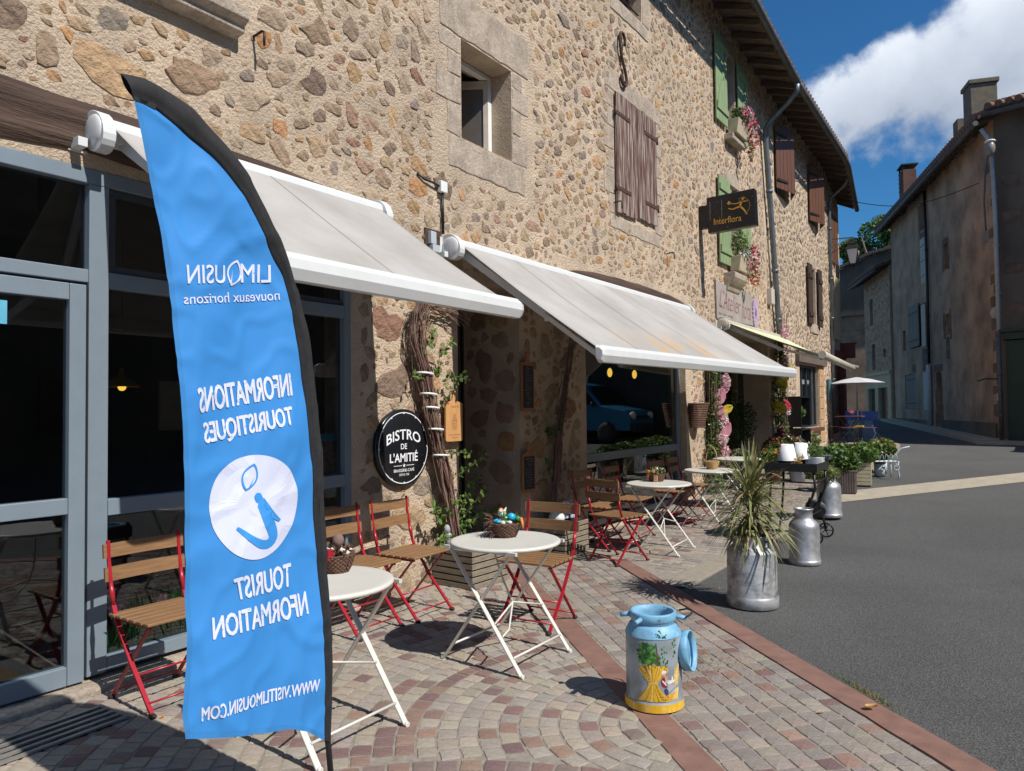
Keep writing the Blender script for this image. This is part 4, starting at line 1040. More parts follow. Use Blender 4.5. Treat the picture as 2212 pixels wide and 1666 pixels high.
# ------------------------------------------------------------------ pipes, wires, lamps on the walls
def pipe(name, label, pts, r, m, clips, group=None, cat='downpipe'):
    p0 = pts[-1]; t = thing(name, label, cat, p0, 0, group)
    b = MB(); b.tube(pts, r, 10); b.build('pipe', m, t, off=p0)
    for z in clips:
        for i in range(len(pts) - 1):
            a, c = pts[i], pts[i + 1]
            if min(a[2], c[2]) <= z <= max(a[2], c[2]) and abs(a[2] - c[2]) > .3:
                q = (z - a[2]) / (c[2] - a[2]); x, y = a[0] + (c[0] - a[0]) * q, a[1] + (c[1] - a[1]) * q
                b = MB(); b.tube([(x, y, z - .025), (x, y, z + .025)], r * 1.28, 10); b.build('collar', m, t, off=p0); break
pipe('downpipe', 'grey zinc downpipe with swan neck between the two rubble stone houses', [(-3.42, 14.95, 7.84), (-3.45, 15.0, 7.70), (-3.62, 15.04, 7.55), (-3.98, 15.08, 7.28), (-4.08, 15.09, 7.15), (-4.1, 15.12, 6.9), (-4.1, 15.62, 4.2), (-4.1, 15.75, 3.4), (-4.1, 15.95, 2.5), (-4.1, 15.97, .42)], .055, zinc, (7.0, 5.9, 4.3, 3.3, 1.5))
pipe('downpipe', 'slim zinc downpipe near the far corner of the yellowish house below the lantern arm', [(-3.62, 21.3, 7.62), (-3.75, 21.5, 7.5), (-4.15, 21.68, 7.25), (-4.2, 21.7, 7.0), (-4.2, 21.7, .78)], .045, zinc, (6.4, 5.0, 3.9, 2.2))
pipe('downpipe', 'pale grey downpipe on the corner of the tall shaded house', [f1(-.2, 7.5, .3), f1(-.2, 7.2, .12), f1(-.2, 5.6, .08), f1(-.2, 3.05, .08)], .05, mat('pale_pvc', (.36, .38, .40), .5), (6.6, 5.4, 4.2))
pipe('downpipe', 'dark lower pipe at the edge of the green shopfront', [f1(-.22, 3.04, .10), f1(-.22, .7, .10)], .05, zinc_old, (2.2, 1.2))
pipe('drain_pipe', 'thin black pipe running down the beige rendered house front', [f1(5.35, 7.7, .06), f1(5.33, 5.2, .06), f1(5.38, 2.65, .06)], .045, black_m, (6.6, 4.4, 3.2))
pipe('drain_pipe', 'white plastic guard pipe beside the plank door', [f1(5.42, 2.63, .07), f1(5.42, .80, .07)], .075, mat('white_pvc', (.46, .47, .50), .5), ())
b = MB(); pts = []
a_, c_ = Vector((-3.72, 22.9, 7.35)), Vector(f1(.7, 6.55, .1))
for i in range(25):
    q = i / 24; p = a_.lerp(c_, q); p.z -= .35 * math.sin(PI * q) * (1 - .2 * q); pts.append(p)
b.tube(pts, .011, 5); o = b.build('overhead_wire', black_m); tag(o, 'thin black cable sagging across the street between the houses', 'cable')
# lantern on scrolled arm
LT = thing('street_lantern', 'black four sided lantern hanging from a scrolled wrought iron wall arm', 'lantern', (-4.2, 22.0, 6.0))
b = MB(); b.bar((0, -.2, .12), (.52, .2, .18), .03, .03); b.tube([(.50, .19, .18), (.50, .19, .05)], .02, 8)
def spiral(c, r0_, r1_, turns, u_, v_, n=24):
    return [Vector(c) + Vector(u_) * (r0_ + (r1_ - r0_) * i / n) * math.cos(turns * 2 * PI * i / n) + Vector(v_) * (r0_ + (r1_ - r0_) * i / n) * math.sin(turns * 2 * PI * i / n) for i in range(n + 1)]
ua = Vector((.79, .61, 0)).normalized(); 
b.tube(spiral((.08, -.14, -.05), .13, .02, 1.4, ua, (0, 0, 1)), .009, 5); b.tube([(.02, -.18, -.25), (.16, -.08, -.16), (.32, .04, .02), (.42, .12, .12)], .01, 5); b.tube([(0, -.2, .2), (0, -.2, -.35)], .015, 6)
b.build('wall_arm', iron, LT)
def frust(mb, c, r0_, r1_, z0, z1, n=4, rot=PI / 4, mi=0, cap=True):
    vs = [(c[0] + r * math.cos(rot + 2 * PI * j / n), c[1] + r * math.sin(rot + 2 * PI * j / n), z) for r, z in ((r0_, z0), (r1_, z1)) for j in range(n)]
    fs = [(j, (j + 1) % n, n + (j + 1) % n, n + j) for j in range(n)]
    if cap: fs += [tuple(range(n))[::-1], tuple(range(n, 2 * n))]
    mb.add(vs, fs, mi)
c = (.50, .19); b = MB(); frust(b, c, .26, .15, -.16, -.04); frust(b, c, .15, .16, -.04, .0); frust(b, c, .14, .05, .0, .08); b.build('lantern_roof', iron, LT)
b = MB(); frust(b, c, .11, .21, -.56, -.165, cap=False)
b.build('lamp_glass', mat('milky_glass', (.62, .64, .68), .25, var=.03), LT)
b = MB()
for j in range(4):
    a = PI / 4 + j * PI / 2; b.bar((c[0] + .115 * math.cos(a), c[1] + .115 * math.sin(a), -.57), (c[0] + .222 * math.cos(a), c[1] + .222 * math.sin(a), -.16), .02, .02)
frust(b, c, .12, .13, -.60, -.565); b.tube([(c[0], c[1], -.6), (c[0], c[1], -.70)], [.03, .008], 6); b.build('lantern_frame', iron, LT)
# globe lamp and round loudspeaker on the corner of the shaded house
LP = thing('street_lamp', 'grey cobra-head street lamp on a thin arm at the corner of the shaded house', 'street lamp', f1(-.3, 6.3, .3))
b = MB(); b.tube([(.0, .1, -1.2), (-.02, .05, -.5), (.03, .0, .25), (.1, -.1, .62)], .022, 6); b.build('lamp_arm', zinc_old, LP)
b = MB(); b.ell((.14, -.12, .78), (.12, .12, .20), 14, 10); b.build('lamp_bowl', mat('grey_lamp_bowl', (.20, .19, .17), .4, var=.2), LP)
b = MB(); b.ell((.15, -.12, .95), (.125, .125, .045), 14, 6); b.build('lamp_head', white_m, LP)
b = MB(); b.box(-.06, .04, .04, .12, -1.5, -1.2); b.build('junction_box', grey_sh, LP)
SP = thing('wall_lamp', 'small round pale disc lamp fixed by the downpipe on the shaded corner', 'wall lamp', f1(.11, 3.48, .0))
b = MB(); M_ = Matrix.Rotation(R(90), 4, 'X'); b.lathe([(0, .10), (.13, .10), (.155, .07), (.155, .0), (0, 0)], 20, M=M_); b.build('disc', mat('pale_disc', (.36, .36, .35), .5), SP)
b = MB(); b.bar((0, 0, 0), (.1, .1, 0), .05, .05); b.build('bracket', iron, SP)
o = part('letter_box', white_sh, f1, [(-.02, .14, 1.55, 1.72, .0, .05)], None, (0, 0, 0)); tag(o, 'tiny pale plastic box on the quoins beside the green shopfront', 'meter box')
b = MB(); b.tube([f1(-.1, 2.02, .06), f1(.35, 2.04, .2), f1(.6, 2.0, .28)], .02, 6); o = b.build('wall_bracket', iron); tag(o, 'dark iron bracket jutting from the quoined corner above head height', 'bracket')
# small box and cable on house B downpipe
JB = thing('meter_box', 'small pale electric box on the wall beside the swan-neck downpipe', 'electric box', (-4.2, 15.42, 3.75))
b = MB(); b.box(0, .10, -.12, .12, -.16, .16); b.build('case', white_sh, JB, bevel=.01); b = MB(); b.tube([(.05, -.02, .16), (.05, -.1, 1.2), (.06, .05, 1.6), (.06, -.12, 2.1), (.05, -.2, 2.6)], .012, 6); b.build('cable', grey_sh, JB)

# terrace of houses across the square, outside the frame: it is what the cafe glass mirrors
OP = thing('row_house', 'dark row of houses across the square, mirrored in the cafe glass', 'house', (11.5, 2.0, 0))
b = MB(); b.box(11.5, 19, -16, 40, -.05, 9.2); b.build('wall', plaster_d, OP, off=(11.5, 2.0, 0))
for k in range(16):
    y = -13 + k * 3.1
    for z0, z1 in ((1.0, 2.4), (3.8, 5.2), (6.4, 7.7)):
        b = MB(); b.box(11.40, 11.49, y - .5, y + .5, z0, z1); b.build('window', shut_dark if (k + int(z0)) % 3 else cream_wall, OP, off=(11.5, 2.0, 0))
b = MB(); b.prism([(10.9, 9.15), (19.3, 11.6), (19.3, 11.8), (10.9, 9.35)], -16.2, 40.2, lambda p, q, d: (p, d, q)); b.build('roof', MATS['terracotta_tile'], OP, off=(11.5, 2.0, 0), fixn=True)

# blue van parked close to the green shopfront, just right of the frame; the cafe glass mirrors it
VY = 20.25; VAN = thing('parked_van', 'blue parked van mirrored in the second cafe window', 'van', (2.75, VY, gz(VY)), 0)
van_blue = mat('van_blue_paint', (.02, .13, .24), .3, var=.05)
prof = [(-2.1, .35), (-2.12, .75), (-1.95, .98), (-1.15, 1.12), (-.62, 1.72), (-.3, 1.82), (1.95, 1.82), (2.05, 1.6), (2.1, .35)]
b = MB(); b.prism(prof, -.84, .84, lambda p, q, d: (p, d, q)); b.build('body', van_blue, VAN, bevel=.05, fixn=True)
b = MB(); b.add([(-1.14, -.70, 1.15), (-1.14, .70, 1.15), (-.66, .62, 1.70), (-.66, -.62, 1.70)], [(0, 1, 2, 3)]); b.v = [(x - .03, y, z + .01) for x, y, z in b.v]; b.build('windscreen', black_gloss, VAN)
for s_ in (-1, 1):
    b = MB(); b.add([(-1.0, s_ * .846, 1.15), (0.1, s_ * .846, 1.15), (.1, s_ * .846, 1.68), (-.55, s_ * .846, 1.68)], [(0, 1, 2, 3)]); b.build('side_window', black_gloss, VAN)
    b = MB(); b.ell((-2.08, s_ * .62, .80), (.07, .17, .12), 14, 8); b.build('headlight', white_m, VAN)
    for x_ in (-1.35, 1.35):
        b = MB(); M_ = Matrix.Translation(Vector((x_, s_ * .80, .31))) @ Matrix.Rotation(R(90), 4, 'X'); b.lathe([(0, -.1), (.2, -.1), (.30, -.09), (.31, 0), (.30, .09), (.2, .1), (0, .1)], 24, M=M_); b.build('wheel', rubber_m, VAN)
    b = MB(); b.ell((-.95, s_ * .98, 1.15), (.06, .10, .09), 10, 6); b.build('wing_mirror', black_m, VAN)
b = MB(); b.box(-2.20, -2.08, -.80, .80, .32, .58); b.build('bumper', black_m, VAN, bevel=.03); b = MB(); b.box(-2.14, -2.06, -.42, .42, .68, .80); b.build('grille', black_m, VAN)

# ------------------------------------------------------------------ awnings
def awning(label, y0, y1, xb, zc, zb, fabric, bar_m, yb0=None, yb1=None, zb1=None, xb1=None, style='box', group=None, seams=4):
    yb0 = y0 if yb0 is None else yb0; yb1 = y1 if yb1 is None else yb1; zb1 = zb if zb1 is None else zb1; xb1 = xb if xb1 is None else xb1
    O = (XW, (y0 + y1) / 2, zc); t = thing('awning', label, 'awning', O, 0, group)
    b = MB(); P = [(0, -.07), (.13, -.07), (.16, -.02), (.15, .035), (.12, .06), (0, .06)]
    b.prism([(XW + .01 + p, zc + q) for p, q in P], y0 + .02, y1 - .02, lambda p, q, d: (p, d, q)); b.build('cassette', bar_m, t, off=O, bevel=.006, fixn=True)
    for yy, sg in ((y0, -1), (y1, 1)):
        b = MB(); E_ = [(0.02 + .115 * math.cos(a) + .08, .10 * math.sin(a) * 1.15 - .02 - .03 * math.cos(a)) for a in [2 * PI * i / 20 for i in range(20)]]
        b.prism([(XW + p, zc + q) for p, q in E_], yy - .035 * 1, yy + .035, lambda p, q, d: (p, d, q)); b.ell((XW + .10, yy + sg * .035, zc - .02), (.095, .018, .09), 14, 8)
        b.build('end_cap', bar_m, t, off=O, bevel=.008, fixn=True)
    b = MB(); b.box(XW + .002, XW + .012, y0 - .12, y0 - .02, zc - .13, zc + .08); b.box(XW + .012, XW + .1, y0 - .11, y0 - .06, zc - .12, zc - .07); b.build('bracket', bar_m, t, off=O, bevel=.003)
    # canvas: strips with a slight sag and seams
    nu, nv = 24, 40; vs = []; fs = []
    for i in range(nu + 1):
        q = i / nu
        for j in range(nv + 1):
            w = j / nv; ya, yb_ = y0 + .05 + (y1 - y0 - .1) * w, yb0 + .03 + (yb1 - yb0 - .06) * w
            y = ya + (yb_ - ya) * q; x = XW + .15 + ((xb + (xb1 - xb) * w) - XW - .15) * q; z = zc + .01 + ((zb + (zb1 - zb) * w) - zc - .01) * q
            z -= .022 * math.sin(PI * q) * (1 + .5 * math.sin(w * 9)); z += .004 * math.sin(w * nv * 1.3 + q * 3) * q
            vs.append((x, y, z))
    for i in range(nu):
        for j in range(nv): a = i * (nv + 1) + j; fs.append((a, a + nv + 1, a + nv + 2, a + 1))
    b = MB(); b.add(vs, fs, 0, True); o = b.build('canvas', fabric, t, off=O)
    md = o.modifiers.new('s', 'SOLIDIFY'); md.thickness = .003
    for k in range(1, seams + 1):
        w = k / (seams + 1); j = int(w * nv); b = MB(); L_ = [vs[i * (nv + 1) + j] for i in range(0, nu + 1, 3)]
        bb_ = [(x, y - .006, z + .003) for x, y, z in L_]; cc_ = [(x, y + .006, z + .003) for x, y, z in L_]; n = len(L_)
        b.add(bb_ + cc_, [(i, i + 1, n + i + 1, n + i) for i in range(n - 1)]); b.build('seam', fabric, t, off=O)
    # front bar
    b = MB()
    if style == 'box':
        P = [(-.05, .055), (.0, .05), (.035, .02), (.04, -.03), (.015, -.085), (-.03, -.085), (-.05, -.05)]
        n = len(P); vs = [(xb + p, yb0, zb + q) for p, q in P] + [(xb1 + p, yb1, zb1 + q) for p, q in P]
        vs += [(xb + p * .7, yb0 - .04, zb - .015 + (q + .015) * .7) for p, q in P] + [(xb1 + p * .7, yb1 + .04, zb1 - .015 + (q + .015) * .7) for p, q in P]
        b.add(vs, [(i, (i + 1) % n, n + (i + 1) % n, n + i) for i in range(n)] + [(i, (i + 1) % n, 2 * n + (i + 1) % n, 2 * n + i) for i in range(n)] + [(n + i, n + (i + 1) % n, 3 * n + (i + 1) % n, 3 * n + i) for i in range(n)] + [tuple(range(2 * n, 3 * n)), tuple(range(3 * n, 4 * n))])
    else: b.tube([(xb, yb0, zb), (xb1, yb1, zb1)], .062, 14)
    b.build('front_bar', bar_m, t, off=O, bevel=.004 if style == 'box' else 0, fixn=True)
    # folding arms beneath
    for yy, s in ((y0 + .12, 1), (y1 - .12, -1)):
        x0_, z0_ = XW + .12, zc - .06; mx_, mz_ = XW + .12 + (xb - XW) * .5, (zc + zb) / 2 - .16; my = yy + s * .16
        b = MB(); b.bar((x0_, yy, z0_), (mx_, my, mz_), .035, .06); b.bar((mx_, my, mz_ - .004), (xb - .05, yy, zb - .05), .03, .04); b.tube([(mx_, my, mz_ - .04), (mx_, my, mz_ + .03)], .03, 10); b.build('folding_arm', bar_m, t, off=O)
    return t
awn_stained = awn.copy(); awn_stained.name = 'stained_awning_canvas'
_n = awn_stained.node_tree.nodes; _l = awn_stained.node_tree.links.new; _p = _n['Principled BSDF']; _src = _p.inputs['Base Color'].links[0].from_socket
_tcn = _n.new('ShaderNodeTexCoord'); _sx = _n.new('ShaderNodeSeparateXYZ'); _l(_tcn.outputs['Object'], _sx.inputs[0])
_ax = _n.new('ShaderNodeMapRange'); _ax.inputs[1].default_value = .95; _ax.inputs[2].default_value = 1.55; _l(_sx.outputs['X'], _ax.inputs[0])
_ay = _n.new('ShaderNodeMapRange'); _ay.inputs[1].default_value = 1.6; _ay.inputs[2].default_value = .6; _aa = _n.new('ShaderNodeMath'); _aa.operation = 'ADD'; _aa.inputs[1].default_value = .6; _l(_sx.outputs['Y'], _aa.inputs[0])
_ab = _n.new('ShaderNodeMath'); _ab.operation = 'ABSOLUTE'; _l(_aa.outputs[0], _ab.inputs[0]); _l(_ab.outputs[0], _ay.inputs[0])
_nz = _n.new('ShaderNodeTexNoise'); _nz.inputs['Scale'].default_value = 2.6; _nz.inputs['Detail'].default_value = 8; _l(_tcn.outputs['Object'], _nz.inputs['Vector'])
_nm = _n.new('ShaderNodeMapRange'); _nm.inputs[1].default_value = .42; _nm.inputs[2].default_value = .68; _l(_nz.outputs['Fac'], _nm.inputs[0])
_m1 = _n.new('ShaderNodeMath'); _m1.operation = 'MULTIPLY'; _l(_ax.outputs[0], _m1.inputs[0]); _l(_ay.outputs[0], _m1.inputs[1]); _m2 = _n.new('ShaderNodeMath'); _m2.operation = 'MULTIPLY'; _l(_m1.outputs[0], _m2.inputs[0]); _l(_nm.outputs[0], _m2.inputs[1])
_mx = _n.new('ShaderNodeMixRGB'); _l(_m2.outputs[0], _mx.inputs[0]); _l(_src, _mx.inputs[1]); _mx.inputs[2].default_value = (.45, .25, .07, 1); _l(_mx.outputs[0], _p.inputs['Base Color'])
awning('cream white awning over the first cafe window, partly behind the blue flag', 1.98, 4.12, -2.80, 3.06, 2.20, awn, awn_white, seams=1)
awning('longer white awning over the second cafe window, rust stained near its front bar', 5.02, 10.62, -2.62, 2.96, 1.93, awn_stained, awn_white, yb0=5.0, yb1=10.85, zb1=1.98, seams=5)
awning('narrow pale green striped awning over the florist doorway', 12.25, 16.0, -2.55, 2.92, 2.30, awn_green, mat('beige_lacquer', (.50, .46, .38), .4), yb0=12.36, yb1=15.28, zb1=2.20, xb1=-2.62, style='tube', seams=6)

# ------------------------------------------------------------------ wall box with cable between the awnings
JX = thing('junction_box', 'small white square cable box on the rubble wall above the gap between awnings', 'junction box', (XW, 4.97, 3.48))
b = MB(); b.box(0.01, .055, -.045, .045, -.05, .05); b.build('case', white_m, JX, bevel=.006)
b = MB(); b.tube([(.01, -.31, .05), (.02, -.22, .015), (.03, -.12, .01), (.03, -.045, 0)], .009, 6); b.tube([(.03, 0, -.05), (.025, .004, -.2), (.03, -.004, -.42)], .008, 6); b.tube([(.03, .012, -.05), (.03, .016, -.42)], .005, 6); b.build('cable', black_m, JX)
EB = thing('electric_box', 'grey electrical junction boxes on a wooden backing next to the awning end', 'electric box', (XW, 4.85, 3.0))
b = MB(); b.box(.0, .015, -.1, .1, -.12, .08); b.build('backing', beam_m, EB); b = MB(); b.box(.016, .06, -.07, .0, -.06, .05); b.box(.016, .07, -.06, .04, -.13, -.065); b.build('case', mat('light_grey_case', (.42, .46, .50), .5), EB, bevel=.004)

# ------------------------------------------------------------------ feather flag
FO = (-2.13, 1.88, 0.0)
FD = Vector((.09, 1.0, 0)).normalized(); FN = Vector((1.0, -.09, 0)).normalized()
def wav(y, z):
    q = .010 * math.sin(7.5 * (y - 1.3) + 1.1 * z) + .006 * math.sin(16 * y - 4.2 * z) + .004 * math.sin(9 * z + 5 * y)
    q += .010 * mnoise.noise(Vector((y * 3.2, z * 2.1, 4))) + .006 * mnoise.noise(Vector((y * 7 - z * 3, z * 5, 9)))
    n_ = mnoise.noise(Vector((y * 5 + z * 4, z * 4 - y * 6, 2))); q += .0045 * (1 - abs(n_) * 5 if abs(n_) < .2 else 0)
    q += .007 * math.sin((y * .8 + z) * 17) * max(0, min(1, (z - 1.75) * 3)) * max(0, min(1, (2.35 - z) * 4))
    n3 = mnoise.noise(Vector((y * 2.2 + z * 1.6, z * 2.4 - y * 3.1, 7))); q += .006 * max(0, 1 - abs(n3) * 7)
    if y > 1.70 and z < 1.3: q += .010 * math.sin((y - 1.70) * 55) * min(1, (1.3 - z)) * .6
    return q
def fF(y, z, d=0):
    return (-2.13 + .09 * (y - 1.88) + FN.x * (d + wav(y, z)), y + FN.y * (d + wav(y, z)), z)
FL = [(1.152, 2.445), (1.176, 2.354), (1.201, 2.246), (1.24, 2.066), (1.269, 1.866), (1.285, 1.692), (1.299, 1.532), (1.311, 1.341), (1.318, 1.122), (1.319, 0.933), (1.323, 0.759), (1.316, 0.617), (1.313, 0.554), (1.323, 0.478)]
FI = [(1.152, 2.445), (1.199, 2.444), (1.227, 2.438), (1.294, 2.407), (1.37, 2.368), (1.424, 2.332), (1.478, 2.282), (1.534, 2.22), (1.593, 2.13), (1.638, 2.047), (1.677, 1.986), (1.696, 1.917), (1.713, 1.835), (1.733, 1.724), (1.752, 1.612), (1.77, 1.501), (1.781, 1.416), (1.799, 1.273), (1.808, 1.121), (1.819, 0.952), (1.832, 0.722), (1.841, 0.496), (1.849, 0.283)]
FOUT = [(1.115, 2.516), (1.175, 2.522), (1.221, 2.518), (1.294, 2.503), (1.37, 2.471), (1.45, 2.406), (1.534, 2.323), (1.593, 2.244), (1.653, 2.14), (1.694, 2.056), (1.728, 1.948), (1.761, 1.839), (1.786, 1.727), (1.806, 1.613), (1.822, 1.5), (1.835, 1.385), (1.845, 1.269), (1.852, 1.116), (1.86, 0.887), (1.873, 0.657), (1.882, 0.427), (1.887, 0.266)]
def resample(P, n):
    d = [0]
    for i in range(1, len(P)): d.append(d[-1] + math.hypot(P[i][0] - P[i - 1][0], P[i][1] - P[i - 1][1]))
    outp = []
    for k in range(n + 1):
        t = d[-1] * k / n; i = 1
        while i < len(d) - 1 and d[i] < t: i += 1
        q = (t - d[i - 1]) / (d[i] - d[i - 1]); a, c = P[i - 1], P[i]
        p0 = P[max(i - 2, 0)]; p3 = P[min(i + 1, len(P) - 1)]
        cat_ = lambda k_: .5 * (2 * a[k_] + (c[k_] - p0[k_]) * q + (2 * p0[k_] - 5 * a[k_] + 4 * c[k_] - p3[k_]) * q * q + (-p0[k_] + 3 * a[k_] - 3 * c[k_] + p3[k_]) * q ** 3)
        outp.append((cat_(0), cat_(1)))
    return outp
FT = thing('feather_flag', 'tall blue feather flag with mirrored white tourist information lettering and black sleeve', 'flag', FO)
blue = mat('blue_polyester', (0.045, 0.285, 0.74), 0.7, var=.05, scale=3, bump=.30, bscale=4.5, bdist=.012, ridged=True)
_p = blue.node_tree.nodes; _l = blue.node_tree.links.new; _b = _p['Principled BSDF']; _t = _p.new('ShaderNodeBsdfTranslucent'); _m = _p.new('ShaderNodeMixShader'); _m.inputs[0].default_value = .22
_l(_b.inputs['Base Color'].links[0].from_socket, _t.inputs['Color']); _l(_b.outputs[0], _m.inputs[1]); _l(_t.outputs[0], _m.inputs[2]); _l(_m.outputs[0], _p['Material Output'].inputs['Surface'])
hem_m = mat('deeper_blue_hem', (0.03, 0.20, 0.50), .75, var=.05)
rows = 150; colsn = 44
Lr, Ir = resample(FL, rows), resample(FI, rows)
vs = []; fs = []
BOT = [(1.323, 0.478), (1.451, 0.441), (1.619, 0.392), (1.71, 0.375), (1.775, 0.342), (1.847, 0.284)]
for i in range(rows + 1):
    for j in range(colsn + 1):
        q = j / colsn; y = Lr[i][0] + (Ir[i][0] - Lr[i][0]) * q; z = Lr[i][1] + (Ir[i][1] - Lr[i][1]) * q
        # bottom hem hangs in a shallow curve
        t = max(0, (i / rows - .8) / .2) ** 2; bz = None
        for k in range(len(BOT) - 1):
            if BOT[k][0] <= y <= BOT[k + 1][0]: bz = BOT[k][1] + (BOT[k + 1][1] - BOT[k][1]) * (y - BOT[k][0]) / (BOT[k + 1][0] - BOT[k][0])
        if bz is not None: z += (bz - (Lr[-1][1] + (Ir[-1][1] - Lr[-1][1]) * q)) * t
        vs.append(fF(y, z))
for i in range(rows):
    for j in range(colsn):
        a = i * (colsn + 1) + j; fs.append((a, a + 1, a + colsn + 2, a + colsn + 1))
b = MB(); b.add(vs, fs, 0, True); b.build('sail', blue, FT, off=FO)
b = MB(); v2 = []
wv = .014
for i in range(rows + 1):
    y, z = Lr[i]; v2 += [fF(y - .002, z, .0015), fF(y + min(wv, (Ir[i][0] - y) * .5), z, .0015)]
b.add(v2, [(2 * i, 2 * i + 1, 2 * i + 3, 2 * i + 2) for i in range(rows)], 0, True)
v2 = []; last = vs[rows * (colsn + 1):]; prv = vs[(rows - 2) * (colsn + 1):(rows - 1) * (colsn + 1)]
off_ = FN * .0015
b.add([tuple(Vector(p) + off_) for p in last] + [tuple(Vector(p) + off_) for p in prv], [(j, j + 1, colsn + 2 + j, colsn + 1 + j) for j in range(colsn)], 0, True)
b.build('hem', hem_m, FT, off=FO)
b = MB(); Or = resample(FOUT, rows); vs2 = []; fs2 = []; nr = 6
for i in range(rows + 1):
    a, c = (1.125 + (Ir[i][0] - 1.125) * 1, Ir[i][1]), Or[i]
    a = Ir[i]
    for sgn in (1, -1):
        for j in range(nr + 1):
            q = j / nr; y = a[0] + (c[0] - a[0]) * q; z = a[1] + (c[1] - a[1]) * q
            vs2.append(fF(y, z, sgn * (.002 + .013 * math.sin(PI * min(1, q * 1.15 - .15 if q > .13 else 0)))))
w_ = 2 * (nr + 1)
for i in range(rows):
    for j in range(nr):
        p = i * w_ + j; fs2 += [(p, p + 1, p + w_ + 1, p + w_), (p + nr + 1, p + w_ + nr + 1, p + w_ + nr + 2, p + nr + 2)]
    p = i * w_; fs2 += [(p + nr, p + 2 * nr + 1, p + w_ + 2 * nr + 1, p + w_ + nr), (p, p + w_, p + w_ + nr + 1, p + nr + 1)]
b.add(vs2, fs2, 0, True)
# top end of the sleeve down to the tip of the sail
b.add([fF(*p, .003) for p in ((1.115, 2.513), (1.152, 2.445), (1.217, 2.439), (1.231, 2.509), (1.161, 2.519))], [(0, 1, 2, 3, 4)])
b.build('sleeve', mat('black_webbing', (0.016, 0.016, 0.018), .85, var=.3, scale=60, bump=.4, bscale=260, bdist=.002), FT, off=FO)
b = MB(); Om = [(o_[0] * .55 + i_[0] * .45, o_[1] * .55 + i_[1] * .45) for o_, i_ in zip(Or[70:], Ir[70:])]
b.tube([fF(*p) for p in Om[::8]] + [fF(1.876, .25), (FO[0], FO[1] + .005, 0.0)], .011, 8); b.build('pole', black_m, FT, off=FO)
b = MB(); b.lathe([(0, .03), (.10, .03), (.115, .02), (.12, 0)], 24, c=(FO[0], FO[1], .006)); b.build('foot_plate', black_m, FT, off=FO)
pw = mat('white_flag_print', (0.60, 0.64, 0.82), .75, var=.04, scale=5)
pwg = mat('worn_white_flag_print', (0.62, 0.66, 0.82), .75, col2=(0.16, 0.36, 0.66), scale=70, thr=(0.60, 0.68))
def flagtext(mb, body, q, bold=0, mi=0):
    """mirrored word filling a quad given as (left top, left bottom, right top, right bottom) in (y, z) of the cloth"""
    lt, lb_, rt, rb2 = [Vector(p) for p in q]; w = (rt - lt).length; h = ((lt - lb_).length + (rt - rb2).length) / 2
    def f(u_, v_):
        a_ = .5 - u_ / w; c_ = .5 + v_ / h; lo = lb_.lerp(rb2, a_); hi = lt.lerp(rt, a_); p = lo.lerp(hi, c_); return fF(p.x, p.y, .0028)
    put_text(mb, body, f, w, h, mi, bold)
b = MB()
flagtext(b, 'LIM', ((1.515, 2.006), (1.515, 1.940), (1.631, 2.018), (1.631, 1.956)), .015); flagtext(b, 'USIN', ((1.317, 1.971), (1.32, 1.909), (1.452, 1.990), (1.455, 1.929)), .015)
flagtext(b, 'nouveaux horizons', ((1.308, 1.876), (1.31, 1.843), (1.66, 1.932), (1.665, 1.897)), .01)
# leaf standing in for the O
def leafshape(c, h, w, rot, thick, n=14):
    oc, ic = [], []
    for s_ in (1, -1):
        for i in range(n):
            t = i / (n - 1) if s_ == 1 else 1 - i / (n - 1); x = s_ * w / 2 * math.sin(PI * t) ** .8; y = (t - .5) * h
            oc.append((x, y)); ic.append((x * (1 - thick), y * (1 - thick * .9)))
    return oc, ic
def add_ring(mb, oc, ic, fn, mi=0):
    n = len(oc); mb.add([fn(*p) for p in oc] + [fn(*p) for p in ic], [(i, (i + 1) % n, n + (i + 1) % n, n + i) for i in range(n)], mi)
def rotf(c, a, d=.0028): return lambda u_, v_: fF(c[0] - (u_ * math.cos(a) - v_ * math.sin(a)), c[1] + u_ * math.sin(a) + v_ * math.cos(a), d)
oc, ic = leafshape((0, 0), .098, .055, 0, .22); add_ring(b, oc, ic, rotf((1.490, 1.970), .30)); F_ = rotf((1.490, 1.965), .35); b.add([F_(-.003, -.04), F_(.003, -.04), F_(.012, .012)], [(0, 1, 2)])
b.build('lettering', pw, FT, off=FO)
b = MB()
flagtext(b, 'INFORMATIONS', ((1.348, 1.578), (1.359, 1.496), (1.703, 1.639), (1.712, 1.556)), .028); b.build('block_lettering', pwg, FT, off=FO); b = MB(); flagtext(b, 'TOURISTIQUES', ((1.371, 1.466), (1.382, 1.386), (1.704, 1.519), (1.708, 1.44)), .028)
flagtext(b, 'TOURIST', ((1.476, .948), (1.49, .873), (1.71, .961), (1.71, .876)), .028); b.build('block_lettering', pwg, FT, off=FO); b = MB(); flagtext(b, 'NFORMATION', ((1.401, .839), (1.403, .767), (1.77, .848), (1.78, .763)), .028); b.build('block_lettering', pwg, FT, off=FO); b = MB()
flagtext(b, 'WWW.VISITLIMOUSIN.COM', ((1.366, .565), (1.368, .518), (1.818, .522), (1.815, .478)), .03)
b.build('block_lettering', pwg, FT, off=FO)
b = MB(); oc = []
for i in range(64):
    a = 2 * PI * i / 64; r_ = 1 + .03 * math.sin(2 * a + .6) + .02 * math.sin(3 * a); oc.append((.166 * r_ * math.cos(a), .181 * r_ * math.sin(a)))
rg = [[(x * q, y * q) for x, y in oc] for q in (1, .8, .6, .4, .2)]; F_ = rotf((1.567, 1.178), 0, .0024)
for k in range(4): add_ring(b, rg[k], rg[k + 1], F_)
b.add([F_(*p) for p in rg[4]], [tuple(range(64))]); b.build('emblem_disc', pw, FT, off=FO)
